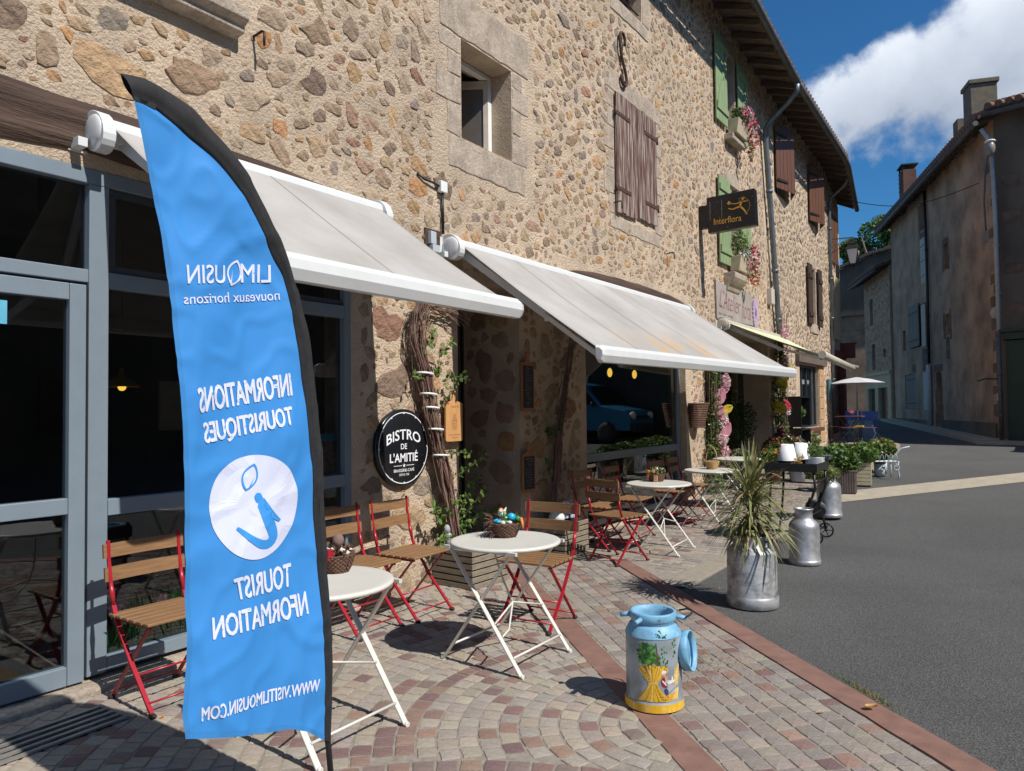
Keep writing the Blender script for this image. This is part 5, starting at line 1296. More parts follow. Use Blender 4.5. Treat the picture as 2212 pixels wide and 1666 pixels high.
b = MB(); oc, ic = leafshape((0, 0), .098, .058, 0, .2); F_ = rotf((1.540, 1.278), .35, .0038); add_ring(b, oc, ic, F_); F2_ = rotf((1.549, 1.262), .5, .0038); b.add([F2_(-.003, -.028), F2_(.003, -.028), F2_(0, .02)], [(0, 1, 2)])
# tapering hook of the letter i
path = [(1.571, 1.209, .014), (1.582, 1.184, .017), (1.596, 1.158, .020), (1.611, 1.122, .022), (1.626, 1.088, .021), (1.630, 1.062, .019), (1.612, 1.044, .016), (1.580, 1.047, .014), (1.545, 1.069, .011), (1.516, 1.093, .009), (1.495, 1.11, .006)]
pp = resample([(p[0], p[1]) for p in path], 40); v2 = []
for i, p in enumerate(pp):
    k = i / 40 * (len(path) - 1); a = int(min(k, len(path) - 2)); w = path[a][2] + (path[a + 1][2] - path[a][2]) * (k - a)
    q0 = pp[max(0, i - 1)]; q1 = pp[min(40, i + 1)]; dx, dy = q1[0] - q0[0], q1[1] - q0[1]; l_ = math.hypot(dx, dy) or 1
    v2 += [fF(p[0] - dy / l_ * w, p[1] + dx / l_ * w, .0038), fF(p[0] + dy / l_ * w, p[1] - dx / l_ * w, .0038)]
b.add(v2, [(2 * i, 2 * i + 1, 2 * i + 3, 2 * i + 2) for i in range(40)])
for (c_, r_) in ((path[0], .014), (path[-1], .006)): b.add([fF(c_[0] + r_ * math.cos(t * PI / 8), c_[1] + r_ * math.sin(t * PI / 8), .0045) for t in range(16)], [tuple(range(16))])
v2 = [(1.643, 1.150, .0), (1.652, 1.128, .008), (1.664, 1.112, .007)]
b.add([fF(1.592, 1.205, .0050), fF(1.600, 1.165, .0050), fF(1.628, 1.128, .0050), fF(1.655, 1.114, .0050), fF(1.663, 1.120, .0050), fF(1.640, 1.142, .0050), (fF(1.615, 1.172, .0050))], [tuple(range(7))])
b.build('emblem', mat('printed_blue', (0.035, 0.27, 0.70), .75, var=.03), FT, off=FO)

# ------------------------------------------------------------------ bistro tables
def make_table(label, loc, rz):
    t = thing('bistro_table', label, 'table', loc, rz, 'round folding cafe tables on the terrace')
    b = MB(); r_ = .335; b.lathe([(0, .704), (.30, .704), (.325, .7055), (r_, .702), (r_ + .003, .694), (r_, .685), (r_ - .008, .682), (0, .692)], 56); b.build('table_top', cream_m, t)
    for s_ in (-1, 1):
        b = MB(); b.bar((.285, s_ * .262, .012), (-.215, s_ * .262, .68), .010, .030, up=(0, 1, 0)); b.tube([(.285, s_ * .262, .012), (.30, s_ * .262, .012)], .014, 8)
        b.build('leg', cream_m, t)
        b = MB(); b.bar((-.285, s_ * .248, .012), (.215, s_ * .248, .68), .010, .030, up=(0, 1, 0)); b.tube([(-.285, s_ * .248, .012), (-.30, s_ * .248, .012)], .014, 8)
        b.build('leg', cream_m, t)
    for x_, z_ in ((.225, .10), (-.225, .10)): b = MB(); b.tube([(x_, -.255, z_), (x_, .255, z_)], .007, 8); b.build('crossbar', cream_m, t)
    b = MB(); b.tube([(.10, -.255, .27), (.05, 0, .335), (.10, .255, .27)], .006, 6); b.tube([(.05, 0, .335), (-.02, 0, .46), (-.09, -.02, .68)], .006, 6); b.tube([(.05, 0, .335), (.09, -.10, .20), (.14, -.235, .20)], .006, 6); b.build('brace', cream_m, t)
    for yy in (-.27, .25): b = MB(); b.box(-.26, .26, yy, yy + .02, .672, .690); b.build('top_rail', cream_m, t)
    for q in kids(t):
        if q.name.startswith('leg'): md = q.modifiers.new('bevel', 'BEVEL'); md.width = .002; md.segments = 1
    return t
T0 = make_table('cream round folding table half hidden behind the blue flag', (-2.715, 2.33, 0), 0)
# ------------------------------------------------------------------ chairs
def make_chair(label, loc, rz):
    t = thing('bistro_chair', label, 'chair', loc, rz, 'red and wood folding cafe chairs')
    for s_ in (-1, 1):
        x_ = s_ * .195
        b = MB(); P = [(x_, -.235, .83), (x_, -.225, .72), (x_, -.205, .62), (x_, -.175, .50), (x_, -.14, .43), (x_, .0, .24), (x_, .20, .02)]
        for i in range(len(P) - 1): b.bar(P[i], (P[i + 1][0], P[i + 1][1] - .0, P[i + 1][2]), .011, .022 if i > 2 else .017, up=(1, 0, 0))
        b.tube([(x_, -.205, .62), (x_, -.19, .56), (x_, -.175, .50)], [.009, .014, .009], 8)
        b.build('front_leg', red_m, t)
        x2 = s_ * .178; b = MB(); b.bar((x2, .15, .435), (x2, -.215, .02), .009, .022, up=(1, 0, 0)); b.build('rear_leg', red_m, t)
        for yy, xx in ((.207, x_), (-.222, x2)): b = MB(); b.ell((xx, yy, .013), (.017, .024, .014), 10, 6); b.build('rubber_foot', rubber_m, t)
        b = MB(); b.bar((x2, -.17, .432), (x2, .165, .432), .012, .018, up=(0, 0, 1)); b.build('seat_rail', red_m, t)
    for yy, zz_, w in ((.165, .065, .195), (-.185, .055, .178), (-.16, .435, .19), (.055, .18, .19)): b = MB(); b.tube([(-w, yy, zz_), (w, yy, zz_)], .0055, 6); b.build('stretcher', red_m, t)
    for i in range(6):
        y_ = -.165 + i * .066; b = MB(); b.box(-.212, .212, y_ - .026, y_ + .026, .443, .459); b.build('seat_slat', slat_m, t, bevel=.004)
    for z_, yy in ((.775, -.222), (.655, -.205)):
        b = MB(); n = 8
        for i in range(n):
            a0, a1 = -1 + 2 * i / n, -1 + 2 * (i + 1) / n; f_ = lambda q: yy - .018 * (1 - q * q)
            x0_, x1_ = a0 * .222, a1 * .222; h = .036
            b.add([(x0_, f_(a0) - .014, z_ - h), (x1_, f_(a1) - .014, z_ - h), (x1_, f_(a1) + .0, z_ - h), (x0_, f_(a0), z_ - h), (x0_, f_(a0) - .02, z_ + h), (x1_, f_(a1) - .02, z_ + h), (x1_, f_(a1) - .006, z_ + h), (x0_, f_(a0) - .006, z_ + h)],
                  [(0, 3, 2, 1), (4, 5, 6, 7), (0, 1, 5, 4), (2, 3, 7, 6)] + ([(3, 0, 4, 7)] if i == 0 else []) + ([(1, 2, 6, 5)] if i == n - 1 else []))
        o = b.build('back_slat', slat_m, t)
    return t
CH = make_chair('wooden slat chair with red legs standing alone by the glass door, left of the flag', (-3.74, 2.17, 0), R(-90))
T1 = dup(T0, (-2.595, 3.655, 0), 0, 'cream round table in full view carrying the basket of blue eggs')
T2 = dup(T0, (-3.13, 7.20, 0), R(4), 'cream round table before the second cafe window with a carrot basket on it')
T3 = dup(T0, (-3.20, 9.0, 0), R(-8), 'cream round table with a honey wicker handled basket, left of the spiky plant')
T4 = dup(T0, (-3.35, 10.45, .05), R(5), 'farthest cream round table peeping out behind the spiky plant')
for loc, rz, lb in (((-3.76, 3.56, 0), -90, 'slatted chair against the window edge just right of the flag, behind the nearest table'),
                    ((-3.72, 4.06, 0), -88, 'slatted chair below the round bistro sign, beside the wooden planter'),
                    ((-2.80, 4.33, 0), 184, 'slatted chair on the far side of the egg basket table, turned towards us'),
                    ((-3.26, 6.50, 0), -15, 'chair with its back to us at the left side of the carrot basket table'),
                    ((-3.74, 7.05, 0), -92, 'first chair from the left along the second cafe window, behind the carrot basket table'),
                    ((-3.72, 7.75, 0), -86, 'second chair along the cafe window, behind the carrot basket table'),
                    ((-3.62, 8.75, 0), -95, 'chair along the cafe window left of the honey wicker basket'),
                    ((-3.66, 9.45, 0), -88, 'chair nearest the end of the cafe window under the awning'),
                    ):
    dup(CH, loc, R(rz), lb)

# ------------------------------------------------------------------ milk cans
def can(name, label, loc, rz, prof, m, coll=None, n=48):
    t = thing(name, label, 'milk can', loc, rz)
    b = MB(); b.lathe(prof, n); b.build('body', m, t); return t
r_ = .139
PC = can('painted_milk_can', 'sky blue milk can painted with wheat sheaf, tree and figures, lid leaning beside it', (-1.555, 3.475, .008), 0,
         [(0, .008), (.138, .0), (.146, .004), (.147, .028), (.142, .046), (.138, .052), (r_, .06), (r_, .352), (.136, .362), (.118, .396), (.106, .408), (.104, .42), (.108, .425), (.111, .43), (.112, .458), (.107, .463), (.101, .460), (.099, .43), (.096, .41), (.090, .36), (.090, .10), (0, .10)], can_grey)
b = MB(); b.lathe([(.1065, .4085), (.1075, .42), (.112, .425), (.115, .43), (.116, .459), (.110, .466), (.099, .463), (.096, .43), (.094, .40)], 48); b.lathe([(.141, .356), (.1385, .364), (.121, .397), (.1095, .409)], 48); b.build('collar', can_blue, PC)
for a in (R(200), R(262), R(20)):
    ca_, sa_ = math.cos(a), math.sin(a); b = MB(); b.tube([(.105 * ca_, .105 * sa_, .440), (.165 * ca_, .165 * sa_, .432)], .012, 10); b.build('lug', can_blue, PC)
b = MB(); b.tube([(.16, .035, .442), (.175, .06, .452), (.165, .12, .455), (.12, .155, .452), (.08, .15, .44)], .005, 6); b.build('handle', rubber_m, PC)
# lid hanging at the right side
b = MB(); M_ = Matrix.Translation(Vector((.132, .075, .262))) @ Matrix.Rotation(R(8), 4, 'Z') @ Matrix.Rotation(R(82), 4, 'Y') @ Matrix.Rotation(0, 4, 'Z')
b.lathe([(r__ * .84, z__) for r__, z__ in ((0, .012), (.09, .012), (.102, .0), (.115, -.004), (.116, .018), (.118, .040), (.112, .042), (.106, .02))], 36, M=M_); b.build('lid', can_blue, PC)
# painted scene: brush strokes lying on the barrel (angle, height)
def onc(a, z, d=.0008, rr=r_): return ((rr + d) * math.cos(a), (rr + d) * math.sin(a), z)
FR = R(-66)      # middle of the painted side
def px_(x, z): return (FR + x / r_, z)     # x metres along the barrel
def stroke(mb, x0, z0, x1, z1, w0, w1, mi, d=.0008, n=5, bend=0.0):
    dx, dz = x1 - x0, z1 - z0; l_ = math.hypot(dx, dz) or 1e-6; nx, nz_ = -dz / l_, dx / l_; vs = []
    for i in range(n + 1):
        q = i / n; w = w0 + (w1 - w0) * q; cx_ = x0 + dx * q + nx * bend * math.sin(PI * q); cz_ = z0 + dz * q + nz_ * bend * math.sin(PI * q)
        for s_ in (-1, 1): a, z = px_(cx_ + nx * w * s_, cz_ + nz_ * w * s_); vs.append(onc(a, z, d))
    mb.add(vs, [(2 * i, 2 * i + 1, 2 * i + 3, 2 * i + 2) for i in range(n)], mi, True)
def blob(mb, x, z, rx, rz_, mi, d=.0008, n=9, jj=.3):
    vs = [onc(*px_(x, z), d)]
    for i in range(n):
        a = 2 * PI * i / n; k = 1 + rng.uniform(-jj, jj); vs.append(onc(*px_(x + rx * k * math.cos(a), z + rz_ * k * math.sin(a)), d))
    mb.add(vs, [(0, 1 + i, 1 + (i + 1) % n) for i in range(n)], mi, True)
def pm(n_, c): return mat(n_, c, .5, var=.12, scale=40)
pg = [pm('paint_green', (.03, .16, .02)), pm('paint_lime', (.12, .30, .03)), pm('paint_dark_green', (.012, .07, .018)), pm('paint_trunk', (.12, .07, .05))]
b = MB()
for _ in range(130):
    a = rng.uniform(0, 6.28); q = math.sqrt(rng.random()); blob(b, -.032 + .050 * q * math.cos(a), .280 + .058 * q * math.sin(a), rng.uniform(.004, .011), rng.uniform(.004, .010), rng.choice((0, 0, 1, 2)), .0008 + rng.uniform(0, .0006))
for (x, z, k) in ((.045, .315, 5), (.055, .27, 6), (.06, .235, 6), (.05, .36, 5), (.105, .33, 8), (.11, .29, 6), (.03, .26, 7), (.03, .385, 6)):
    for _ in range(k): blob(b, x + rng.gauss(0, .007), z + rng.gauss(0, .011), .004, .005, rng.choice((0, 2, 1)), .0008 + rng.uniform(0, .0006))
for _ in range(14): blob(b, .02 + rng.gauss(0, .007), .25 + rng.gauss(0, .02), .005, .008, rng.choice((0, 2)), .0012)
stroke(b, .012, .34, .010, .20, .002, .005, 3, .0016, bend=.006); stroke(b, .010, .25, .022, .29, .003, .001, 3, .0016)
b.build('painted_tree', pg, PC)
yl = [pm('paint_yellow', (.72, .42, .02)), pm('paint_gold', (.50, .24, .02)), pm('paint_umber', (.22, .10, .015)), pm('paint_pale_straw', (.72, .55, .22))]
b = MB(); xc = -.005
for _ in range(210):
    q = rng.uniform(-1, 1); stroke(b, xc + q * .016, .142 + rng.uniform(-.004, .004), xc + q * .072 + rng.gauss(0, .004), .222 + rng.uniform(-.012, .018) - abs(q) * .012, .0016, .0028, rng.choice((0, 0, 1, 3, 2)), .0008 + rng.uniform(0, .001), bend=q * .004)
for _ in range(260):
    q = rng.uniform(-1, 1); stroke(b, xc + q * .018, .143, xc + q * .082 + rng.gauss(0, .003), .058 + rng.uniform(-.002, .006), .0016, .0034, rng.choice((0, 0, 1, 3, 2)), .0008 + rng.uniform(0, .001), bend=-q * .006)
for q in (-1, 1): stroke(b, xc - .022, .144 + q * .002, xc + .024, .146 - q * .002, .0015, .0015, 3, .002, bend=.003)
for _ in range(60): stroke(b, .065 + rng.uniform(0, .07), .06, .066 + rng.uniform(0, .075), .085 + rng.uniform(0, .03), .002, .003, rng.choice((0, 1, 3)), .0008)
for _ in range(26): stroke(b, .10 + rng.uniform(0, .04), .12 + rng.uniform(0, .06), .11 + rng.uniform(0, .04), .17 + rng.uniform(0, .06), .001, .002, rng.choice((3, 0)), .0007)
b.build('painted_wheat_sheaf', yl, PC)
fgm = [pm('paint_wine', (.24, .01, .035)), pm('paint_white', (.70, .68, .66)), pm('paint_skin', (.62, .27, .14)), pm('paint_navy', (.03, .05, .12)), pm('paint_grey', (.36, .38, .42))]
b = MB()
blob(b, .050, .150, .015, .024, 0, .002, jj=.1); blob(b, .052, .134, .014, .007, 0, .002); blob(b, .050, .186, .009, .010, 2, .0022, jj=.1); blob(b, .048, .200, .012, .008, 1, .0024); stroke(b, .040, .160, .060, .136, .003, .003, 1, .0025)
blob(b, .060, .172, .006, .008, 2, .0022); blob(b, .062, .155, .010, .010, 4, .002); blob(b, .078, .135, .014, .014, 4, .002); blob(b, .084, .150, .022, .008, 1, .0022); blob(b, .060, .108, .010, .014, 3, .002); blob(b, .090, .115, .028, .024, 4, .0018, jj=.12); blob(b, .094, .165, .006, .012, 1, .002); stroke(b, .062, .090, .11, .118, .0015, .0015, 3, .0026); stroke(b, .052, .180, .060, .145, .001, .002, 2, .0024)
b.build('painted_figures', fgm, PC)
b = MB()
for i in range(100):
    a = R(-150) + R(165) * i / 100; stroke(b, (a - FR) * r_, .004 + .001, (a - FR) * r_ + rng.uniform(-.004, .004), .044, .005, .004, 0 if rng.random() < .8 else 3, .0085)
b.build('yellow_base_paint', yl, PC)
b = MB()
for _ in range(22): a = rng.uniform(FR - .9, FR + .5); M_r = .125; b.add([((.137 - .0105 * k) * math.cos(a + j) * 1.012, (.137 - .0105 * k) * math.sin(a + j) * 1.012, .358 + .018 * k + .001) for k, j in ((0, 0), (.2, .06), (.9, .05), (.6, -.03))], [(0, 1, 2, 3)], rng.choice((0, 1)))
b.build('painted_leaves', pg, PC)

PL = can('milk_can_planter', 'battered wide aluminium milk can holding the spiky dracaena on the road edge', (-1.70, 5.62, -.004), 0,
         [(0, .01), (.186, .0), (.191, .004), (.190, .072), (.186, .080), (.184, .085), (.182, .09), (.181, .40), (.178, .412), (.142, .448), (.135, .455), (.135, .52), (.139, .527), (.133, .53), (.128, .50), (.128, .46), (0, .46)], milk_worn)
for a in (R(180), R(-15), R(250)):
    ca_, sa_ = math.cos(a), math.sin(a); b = MB(); b.tube([(.13 * ca_ - .02 * sa_, .13 * sa_ + .02 * ca_, .49), (.19 * ca_ - .035 * sa_, .19 * sa_ + .035 * ca_, .50), (.19 * ca_ + .035 * sa_, .19 * sa_ - .035 * ca_, .50), (.13 * ca_ + .02 * sa_, .13 * sa_ - .02 * ca_, .49)], .009, 8); b.build('handle', milk_alu, PL)
b = MB(); b.lathe([(0, .475), (.127, .47)], 20); b.build('soil', soil_m, PL)
narrow = [(0, .006), (.145, .0), (.149, .004), (.149, .040), (.144, .046), (.142, .05), (.141, .37), (.137, .40), (.118, .43), (.092, .45), (.083, .465), (.080, .50), (.082, .545), (.090, .550), (.090, .562), (.082, .563), (.076, .555), (.074, .5), (0, .5)]
K3 = can('milk_can', 'smooth silver milk can with hanging handle, right behind the planter can', (-1.72, 7.35, -.006), 0, [(r * .98, z * .93) for r, z in narrow], milk_alu)
b = MB(); b.tube([(-.076, -.02, .47), (-.10, -.03, .46), (-.14, -.04, .41), (-.19, -.05, .40), (-.17, .02, .42)], .008, 6); b.build('handle', milk_alu, K3)
K4 = can('milk_can', 'rounded silver milk can behind the black trolley wheels', (-2.05, 10.12, .06), 0, [(r * 1.05, z * 1.0) for r, z in narrow], milk_alu)
b = MB(); M_ = Matrix.Translation(Vector((-.11, -.26, .13))) @ Matrix.Rotation(R(-62), 4, 'X') @ Matrix.Rotation(R(180), 4, 'X'); b.lathe([(0, .01), (.10, .01), (.118, .0), (.122, -.012), (.128, -.008), (.126, .02), (0, .026)], 28, M=M_); b.build('lid', zinc_old, K4)

# spiky dracaena in the can
YU = thing('dracaena', 'spiky green and cream striped dracaena growing from the battered milk can', 'plant', (-1.70, 5.62, .47))
b = MB(); b.tube([(0, 0, 0), (.01, .0, .2), (-.01, .01, .40)], [.022, .02, .018], 8); b.tube([(.03, .02, 0), (.05, .03, .13), (.035, .02, .2)], .012, 6); b.build('stem', vine_m, YU)
b = MB(); r2_ = random.Random(3)
for i in range(300):
    az = r2_.uniform(0, 6.283); tier = r2_.random(); zs_ = .08 + .32 * tier; el = r2_.uniform(-.25, 1.45) if tier > .45 else r2_.uniform(-.9, .7); ln = r2_.uniform(.32, .52) * (1.0 if tier > .3 else .85); w = r2_.uniform(.007, .012)
    d = Vector((math.cos(az) * math.cos(el), math.sin(az) * math.cos(el), math.sin(el))); p = Vector((.0, .0, zs_)) + Vector((math.cos(az), math.sin(az), 0)) * .015; side = Vector((-math.sin(az), math.cos(az), 0)); n = 7; L_ = []
    for k in range(n + 1):
        q = k / n; wk = w * (1 - q ** 2.2) * (.6 + .8 * min(1, q * 3)) * .8; L_.append((p + side * wk, p - side * wk)); p = p + d * (ln / n); d = (d + Vector((0, 0, -.13 - .09 * r2_.random() * (1 if el < 1.0 else .3)))).normalized()
    vs_ = [v for pr in L_ for v in pr]; mi = 0 if r2_.random() < .90 else 1
    b.add(vs_, [(2 * k, 2 * k + 1, 2 * k + 3, 2 * k + 2) for k in range(n)], mi, False)
b.build('foliage', [leaf_y, mat('dry_leaf', (.30, .19, .10), .8)], YU)

# ------------------------------------------------------------------ slatted wooden planters by the doorway
def slat_box(label, loc, rz, wx, wy, h, n):
    t = thing('wooden_planter', label, 'planter', loc, rz)
    p = h / n
    for i in range(n):
        z0, z1 = i * p + .006, (i + 1) * p - .006
        for q in ((-wx / 2, wx / 2, -wy / 2, -wy / 2 + .02), (-wx / 2, wx / 2, wy / 2 - .02, wy / 2), (-wx / 2, -wx / 2 + .02, -wy / 2 + .021, wy / 2 - .021), (wx / 2 - .02, wx / 2, -wy / 2 + .021, wy / 2 - .021)):
            b = MB(); b.box(q[0], q[1], q[2], q[3], z0, z1); b.build('slat', box_wood, t, bevel=.003)
    b = MB(); b.box(-wx / 2 + .03, wx / 2 - .03, -wy / 2 + .03, wy / 2 - .03, .01, h - .03); b.build('soil', soil_m, t)
    return t
B1 = slat_box('slatted wooden planter at the foot of the sunlit rose vine, left of the doorway', (-3.95, 5.05, 0), R(-3), .46, .50, .33, 6)
b = MB()
for _ in range(90): x, y = rng.uniform(-.19, .19), rng.uniform(-.2, .2); b.ell((x, y, .315 + rng.uniform(0, .03)), (rng.uniform(.015, .03), rng.uniform(.015, .03), .014), 6, 4)
stuff(b.build('white_pebbles', white_m, B1))
b = MB(); b.ell((-.12, -.15, .38), (.04, .05, .07), 10, 8); b.ell((-.12, -.17, .47), (.03, .035, .04), 10, 8); b.tube([(-.12, -.15, .45), (-.12, -.14, .56)], [.02, .006], 6); b.build('garden_ornament', mat('grey_ornament', (.35, .36, .40), .7), B1)
B2 = slat_box('slatted wooden planter at the foot of the shaded vine, right of the doorway', (-3.98, 6.62, 0), 0, .40, .50, .33, 6)
b = MB(); b.ell((.02, -.12, .37), (.09, .07, .07), 14, 8); b.build('white_bowl', white_m, B2)
bp = mat('blue_white_tile', (.55, .60, .70), .4, col2=(.10, .16, .32), scale=40, thr=(.48, .52)); b = MB(); b.box(.02, .035, .0, .16, .34, .52); b.box(.05, .065, .10, .22, .34, .47); b.build('patterned_plate', bp, B2)

def vine(label, path, loc, n, spread, green, seed, ties, sprigs):
    """bundle of bare climbing stems tied to the wall, with some leafy shoots"""
    r = random.Random(seed); t = thing('climbing_rose', label, 'climbing plant', loc)
    def P(q):
        k = q * (len(path) - 1); a = int(min(k, len(path) - 2)); f_ = k - a; p0, p1 = path[a], path[a + 1]
        return Vector((p0[0] + (p1[0] - p0[0]) * f_, p0[1] + (p1[1] - p0[1]) * f_, p0[2] + (p1[2] - p0[2]) * f_))
    b = MB()
    for i in range(n):
        ph, rr_, tw = r.uniform(0, 6.28), r.random() ** .6, r.uniform(-2.5, 2.5); e = r.uniform(.55, 1.0) if i > 12 else r.uniform(.9, 1.0); e0 = 0 if r.random() < .85 else r.uniform(.1, .4); pts = []
        m_ = 16
        for k in range(m_ + 1):
            q = e0 + (e - e0) * k / m_; c_ = P(q); w = spread * (1 + .55 * q) * rr_; a = ph + tw * q
            c_ += Vector((.55 * w * math.cos(a), w * math.sin(a), .3 * w * math.sin(a + 1))) + Vector((r.gauss(0, .005), .022 * math.sin(k * .9 + ph * 3) * rr_ + r.gauss(0, .008), 0))
            if c_.x < XW + .025: c_.x = XW + .025 + r.random() * .01
            pts.append(c_)
        rad = r.uniform(.004, .009); b.tube(pts, [rad * (1 - .5 * k / m_) for k in range(m_ + 1)], 5, r.choice((0, 0, 0, 1)))
    b.build('stem_bundle', [vine_m, mat('young_red_cane', (.15, .065, .055), .6)] if 'young_red_cane' not in MATS else [vine_m, MATS['young_red_cane']], t, off=loc)
    for q in ties:
        c_ = P(q); b = MB(); b.lathe([(spread * 1.25, -.008), (spread * 1.32, -.008), (spread * 1.32, .008), (spread * 1.25, .008), (spread * 1.25, -.008)], 18, c=(0, 0, 0)); b.v = [(c_.x + x * .75, c_.y + y, c_.z + z + .06 * x - .1 * y) for x, y, z in b.v]; b.build('cable_tie', white_m, t, off=loc)
    b = MB(); lb = MB()
    for (y, z, dy, dz, ln, dens) in sprigs:
        p = Vector((XW + .10, y, z)); d = Vector((.25, dy, dz)).normalized(); pts = [p.copy()]; k = int(ln / .035)
        for i in range(k):
            d = (d + Vector((r.gauss(0, .12), r.gauss(0, .15), -.02 + r.gauss(0, .10)))).normalized(); p = p + d * .035
            if p.x < XW + .04: p.x = XW + .04
            pts.append(p.copy())
            for _ in range(dens):
                s = r.uniform(.016, .032); u_ = Vector((r.gauss(0, .6) + .3, r.gauss(0, 1), r.gauss(0, 1))).normalized(); w_ = u_.cross(Vector((1, r.gauss(0, .4), r.gauss(0, .4)))).normalized(); c_ = p + u_ * s * 1.3
                nn = u_.cross(w_) * s * .2
                lb.add([c_ - u_ * s, c_ - u_ * s * .3 + w_ * s * .55 + nn, c_ + u_ * s * .4 + w_ * s * .45 + nn, c_ + u_ * s, c_ + u_ * s * .4 - w_ * s * .45 + nn, c_ - u_ * s * .3 - w_ * s * .55 + nn], [(0, 1, 2, 3), (0, 3, 4, 5)], green[0] if r.random() < .75 else green[1], False)
        b.tube(pts, .003, 4, 1, cap=False)
    b.build('shoot', [leaf_b, mat('green_cane', (.10, .13, .04), .6)] if 'green_cane' not in MATS else [leaf_b, MATS['green_cane']], t, off=loc)
    lb.build('leaves', [leaf_a, leaf_b], t, off=loc)
p1_ = [(-4.05, 4.99, .30), (-4.08, 4.93, .71), (-4.10, 4.85, 1.04), (-4.10, 4.73, 1.44), (-4.10, 4.63, 1.80), (-4.09, 4.54, 2.06), (-4.07, 4.53, 2.30), (-4.03, 4.60, 2.52), (-4.0, 4.8, 2.60)]
vine('sunlit bare rose bundle climbing between the bistro sign and the doorway', p1_, (-4.05, 4.99, .30), 74, .066, (0, 1), 4, (.27, .34, .40, .44, .50),
     [(4.95, .45, -.3, .5, .45, 3), (5.0, .5, .7, .6, .5, 4), (4.9, .5, -.9, .3, .4, 4), (5.0, .9, .8, .5, .38, 3), (5.05, .5, .9, .15, .32, 4), (5.0, .42, -.6, .1, .35, 5), (4.8, 1.5, .7, .8, .40, 2), (4.75, 1.75, .5, .9, .42, 3), (4.62, 1.75, -.8, .2, .2, 3), (4.9, 1.75, .8, .4, .22, 3), (4.85, 1.1, .9, .4, .3, 2), (5.0, .36, .3, .9, .7, 3), (5.02, .36, .15, .9, .55, 3), (4.6, 2.0, .6, .5, .3, 2)])
b = MB()
r = random.Random(9)
for i in range(26):
    y, z = 4.68 + r.uniform(-.1, .1), 2.40 + r.uniform(-.05, .12); pts = [(XW + .10 + r.uniform(-.05, .05), y, z)]
    d = Vector((0, 1, r.uniform(-.05, .35)))
    for k in range(7): y += .075; z += d.z * .05; d.z -= .13; pts.append((XW + .08 + r.uniform(-.01, .02), y, z))
    b.tube(pts, .004, 4, cap=False)
o = b.build('trailing_canes', vine_m); tag(o, 'thin dry canes trailing right from the top of the sunlit rose bundle', 'climbing plant')
p2_ = [(-4.06, 6.56, .30), (-4.08, 6.68, .77), (-4.10, 6.76, 1.16), (-4.10, 6.85, 1.51), (-4.09, 6.96, 1.92), (-4.05, 7.08, 2.45)]
vine('shaded bare rose bundle climbing right of the slate menus', p2_, (-4.06, 6.56, .30), 56, .062, (1, 1), 14, (), [(6.6, 1.2, -.8, .3, .35, 4), (6.7, 1.2, -.6, .6, .3, 3), (6.7, 1.25, .5, .6, .25, 3), (6.6, .8, -.5, .5, .3, 2)])

# ------------------------------------------------------------------ signs on the wall
def fS(y0, z0, d0): return lambda u_, v_, d=0: (XW + d0 + d, y0 + u_, z0 + v_)
SG = thing('round_sign', 'round black bistro sign with white lettering and ring on the sunlit pier', 'sign', (XW, 4.43, 1.19))
b = MB(); M_ = Matrix.Rotation(R(90), 4, 'Y'); b.lathe([(0, .0), (.310, .0), (.318, .006), (.318, .040), (.310, .048), (0, .048)], 64, M=M_); b.build('board', black_gloss, SG)
b = MB(); f_ = lambda u_, v_, d=0: (.0495 + d, u_, v_)
add_ring(b, [(.292 * math.cos(2 * PI * i / 96), .292 * math.sin(2 * PI * i / 96)) for i in range(96)], [(.285 * math.cos(2 * PI * i / 96), .285 * math.sin(2 * PI * i / 96)) for i in range(96)], f_)
for i in range(48):
    a = 2 * PI * i / 48; 
    if i % 4 == 0: b.add([f_(q * math.cos(a + s_), q * math.sin(a + s_), .0003) for q, s_ in ((.278, -.03), (.284, -.03), (.284, .03), (.278, .03))], [(0, 1, 2, 3)])
arc = lambda u_, v_: f_(u_ * 1.0, .065 + v_ + .045 * (1 - (u_ / .2) ** 2))
put_text(b, 'BISTRO', lambda u_, v_: arc(u_, v_ * (1 - .25 * 0)), .40, .085, bold=.02); put_text(b, 'DE', lambda u_, v_: f_(u_, .012 + v_), .072, .045, bold=.015); put_text(b, "L'AMITIÉ", lambda u_, v_: f_(u_, -.070 + v_), .33, .090, bold=.02)
put_text(b, 'BRASSERIE-CAFÉ', lambda u_, v_: f_(u_, -.180 + v_), .24, .030, bold=.01); put_text(b, 'DEPUIS 1930', lambda u_, v_: f_(u_, -.218 + v_), .115, .018, bold=.0)
for s_ in (-1, 1): b.add([f_(s_ * .025, -.146), f_(s_ * .12, -.146), f_(s_ * .12, -.142), f_(s_ * .025, -.142)], [(0, 1, 2, 3)])
st_ = [(.018 * (1 if i % 2 == 0 else .42) * math.sin(PI * i / 5), -.144 + .018 * (1 if i % 2 == 0 else .42) * math.cos(PI * i / 5)) for i in range(10)]; b.add([f_(0, -.144)] + [f_(*p) for p in st_], [(0, 1 + i, 1 + (i + 1) % 10) for i in range(10)])
b.build('lettering', print_white, SG)
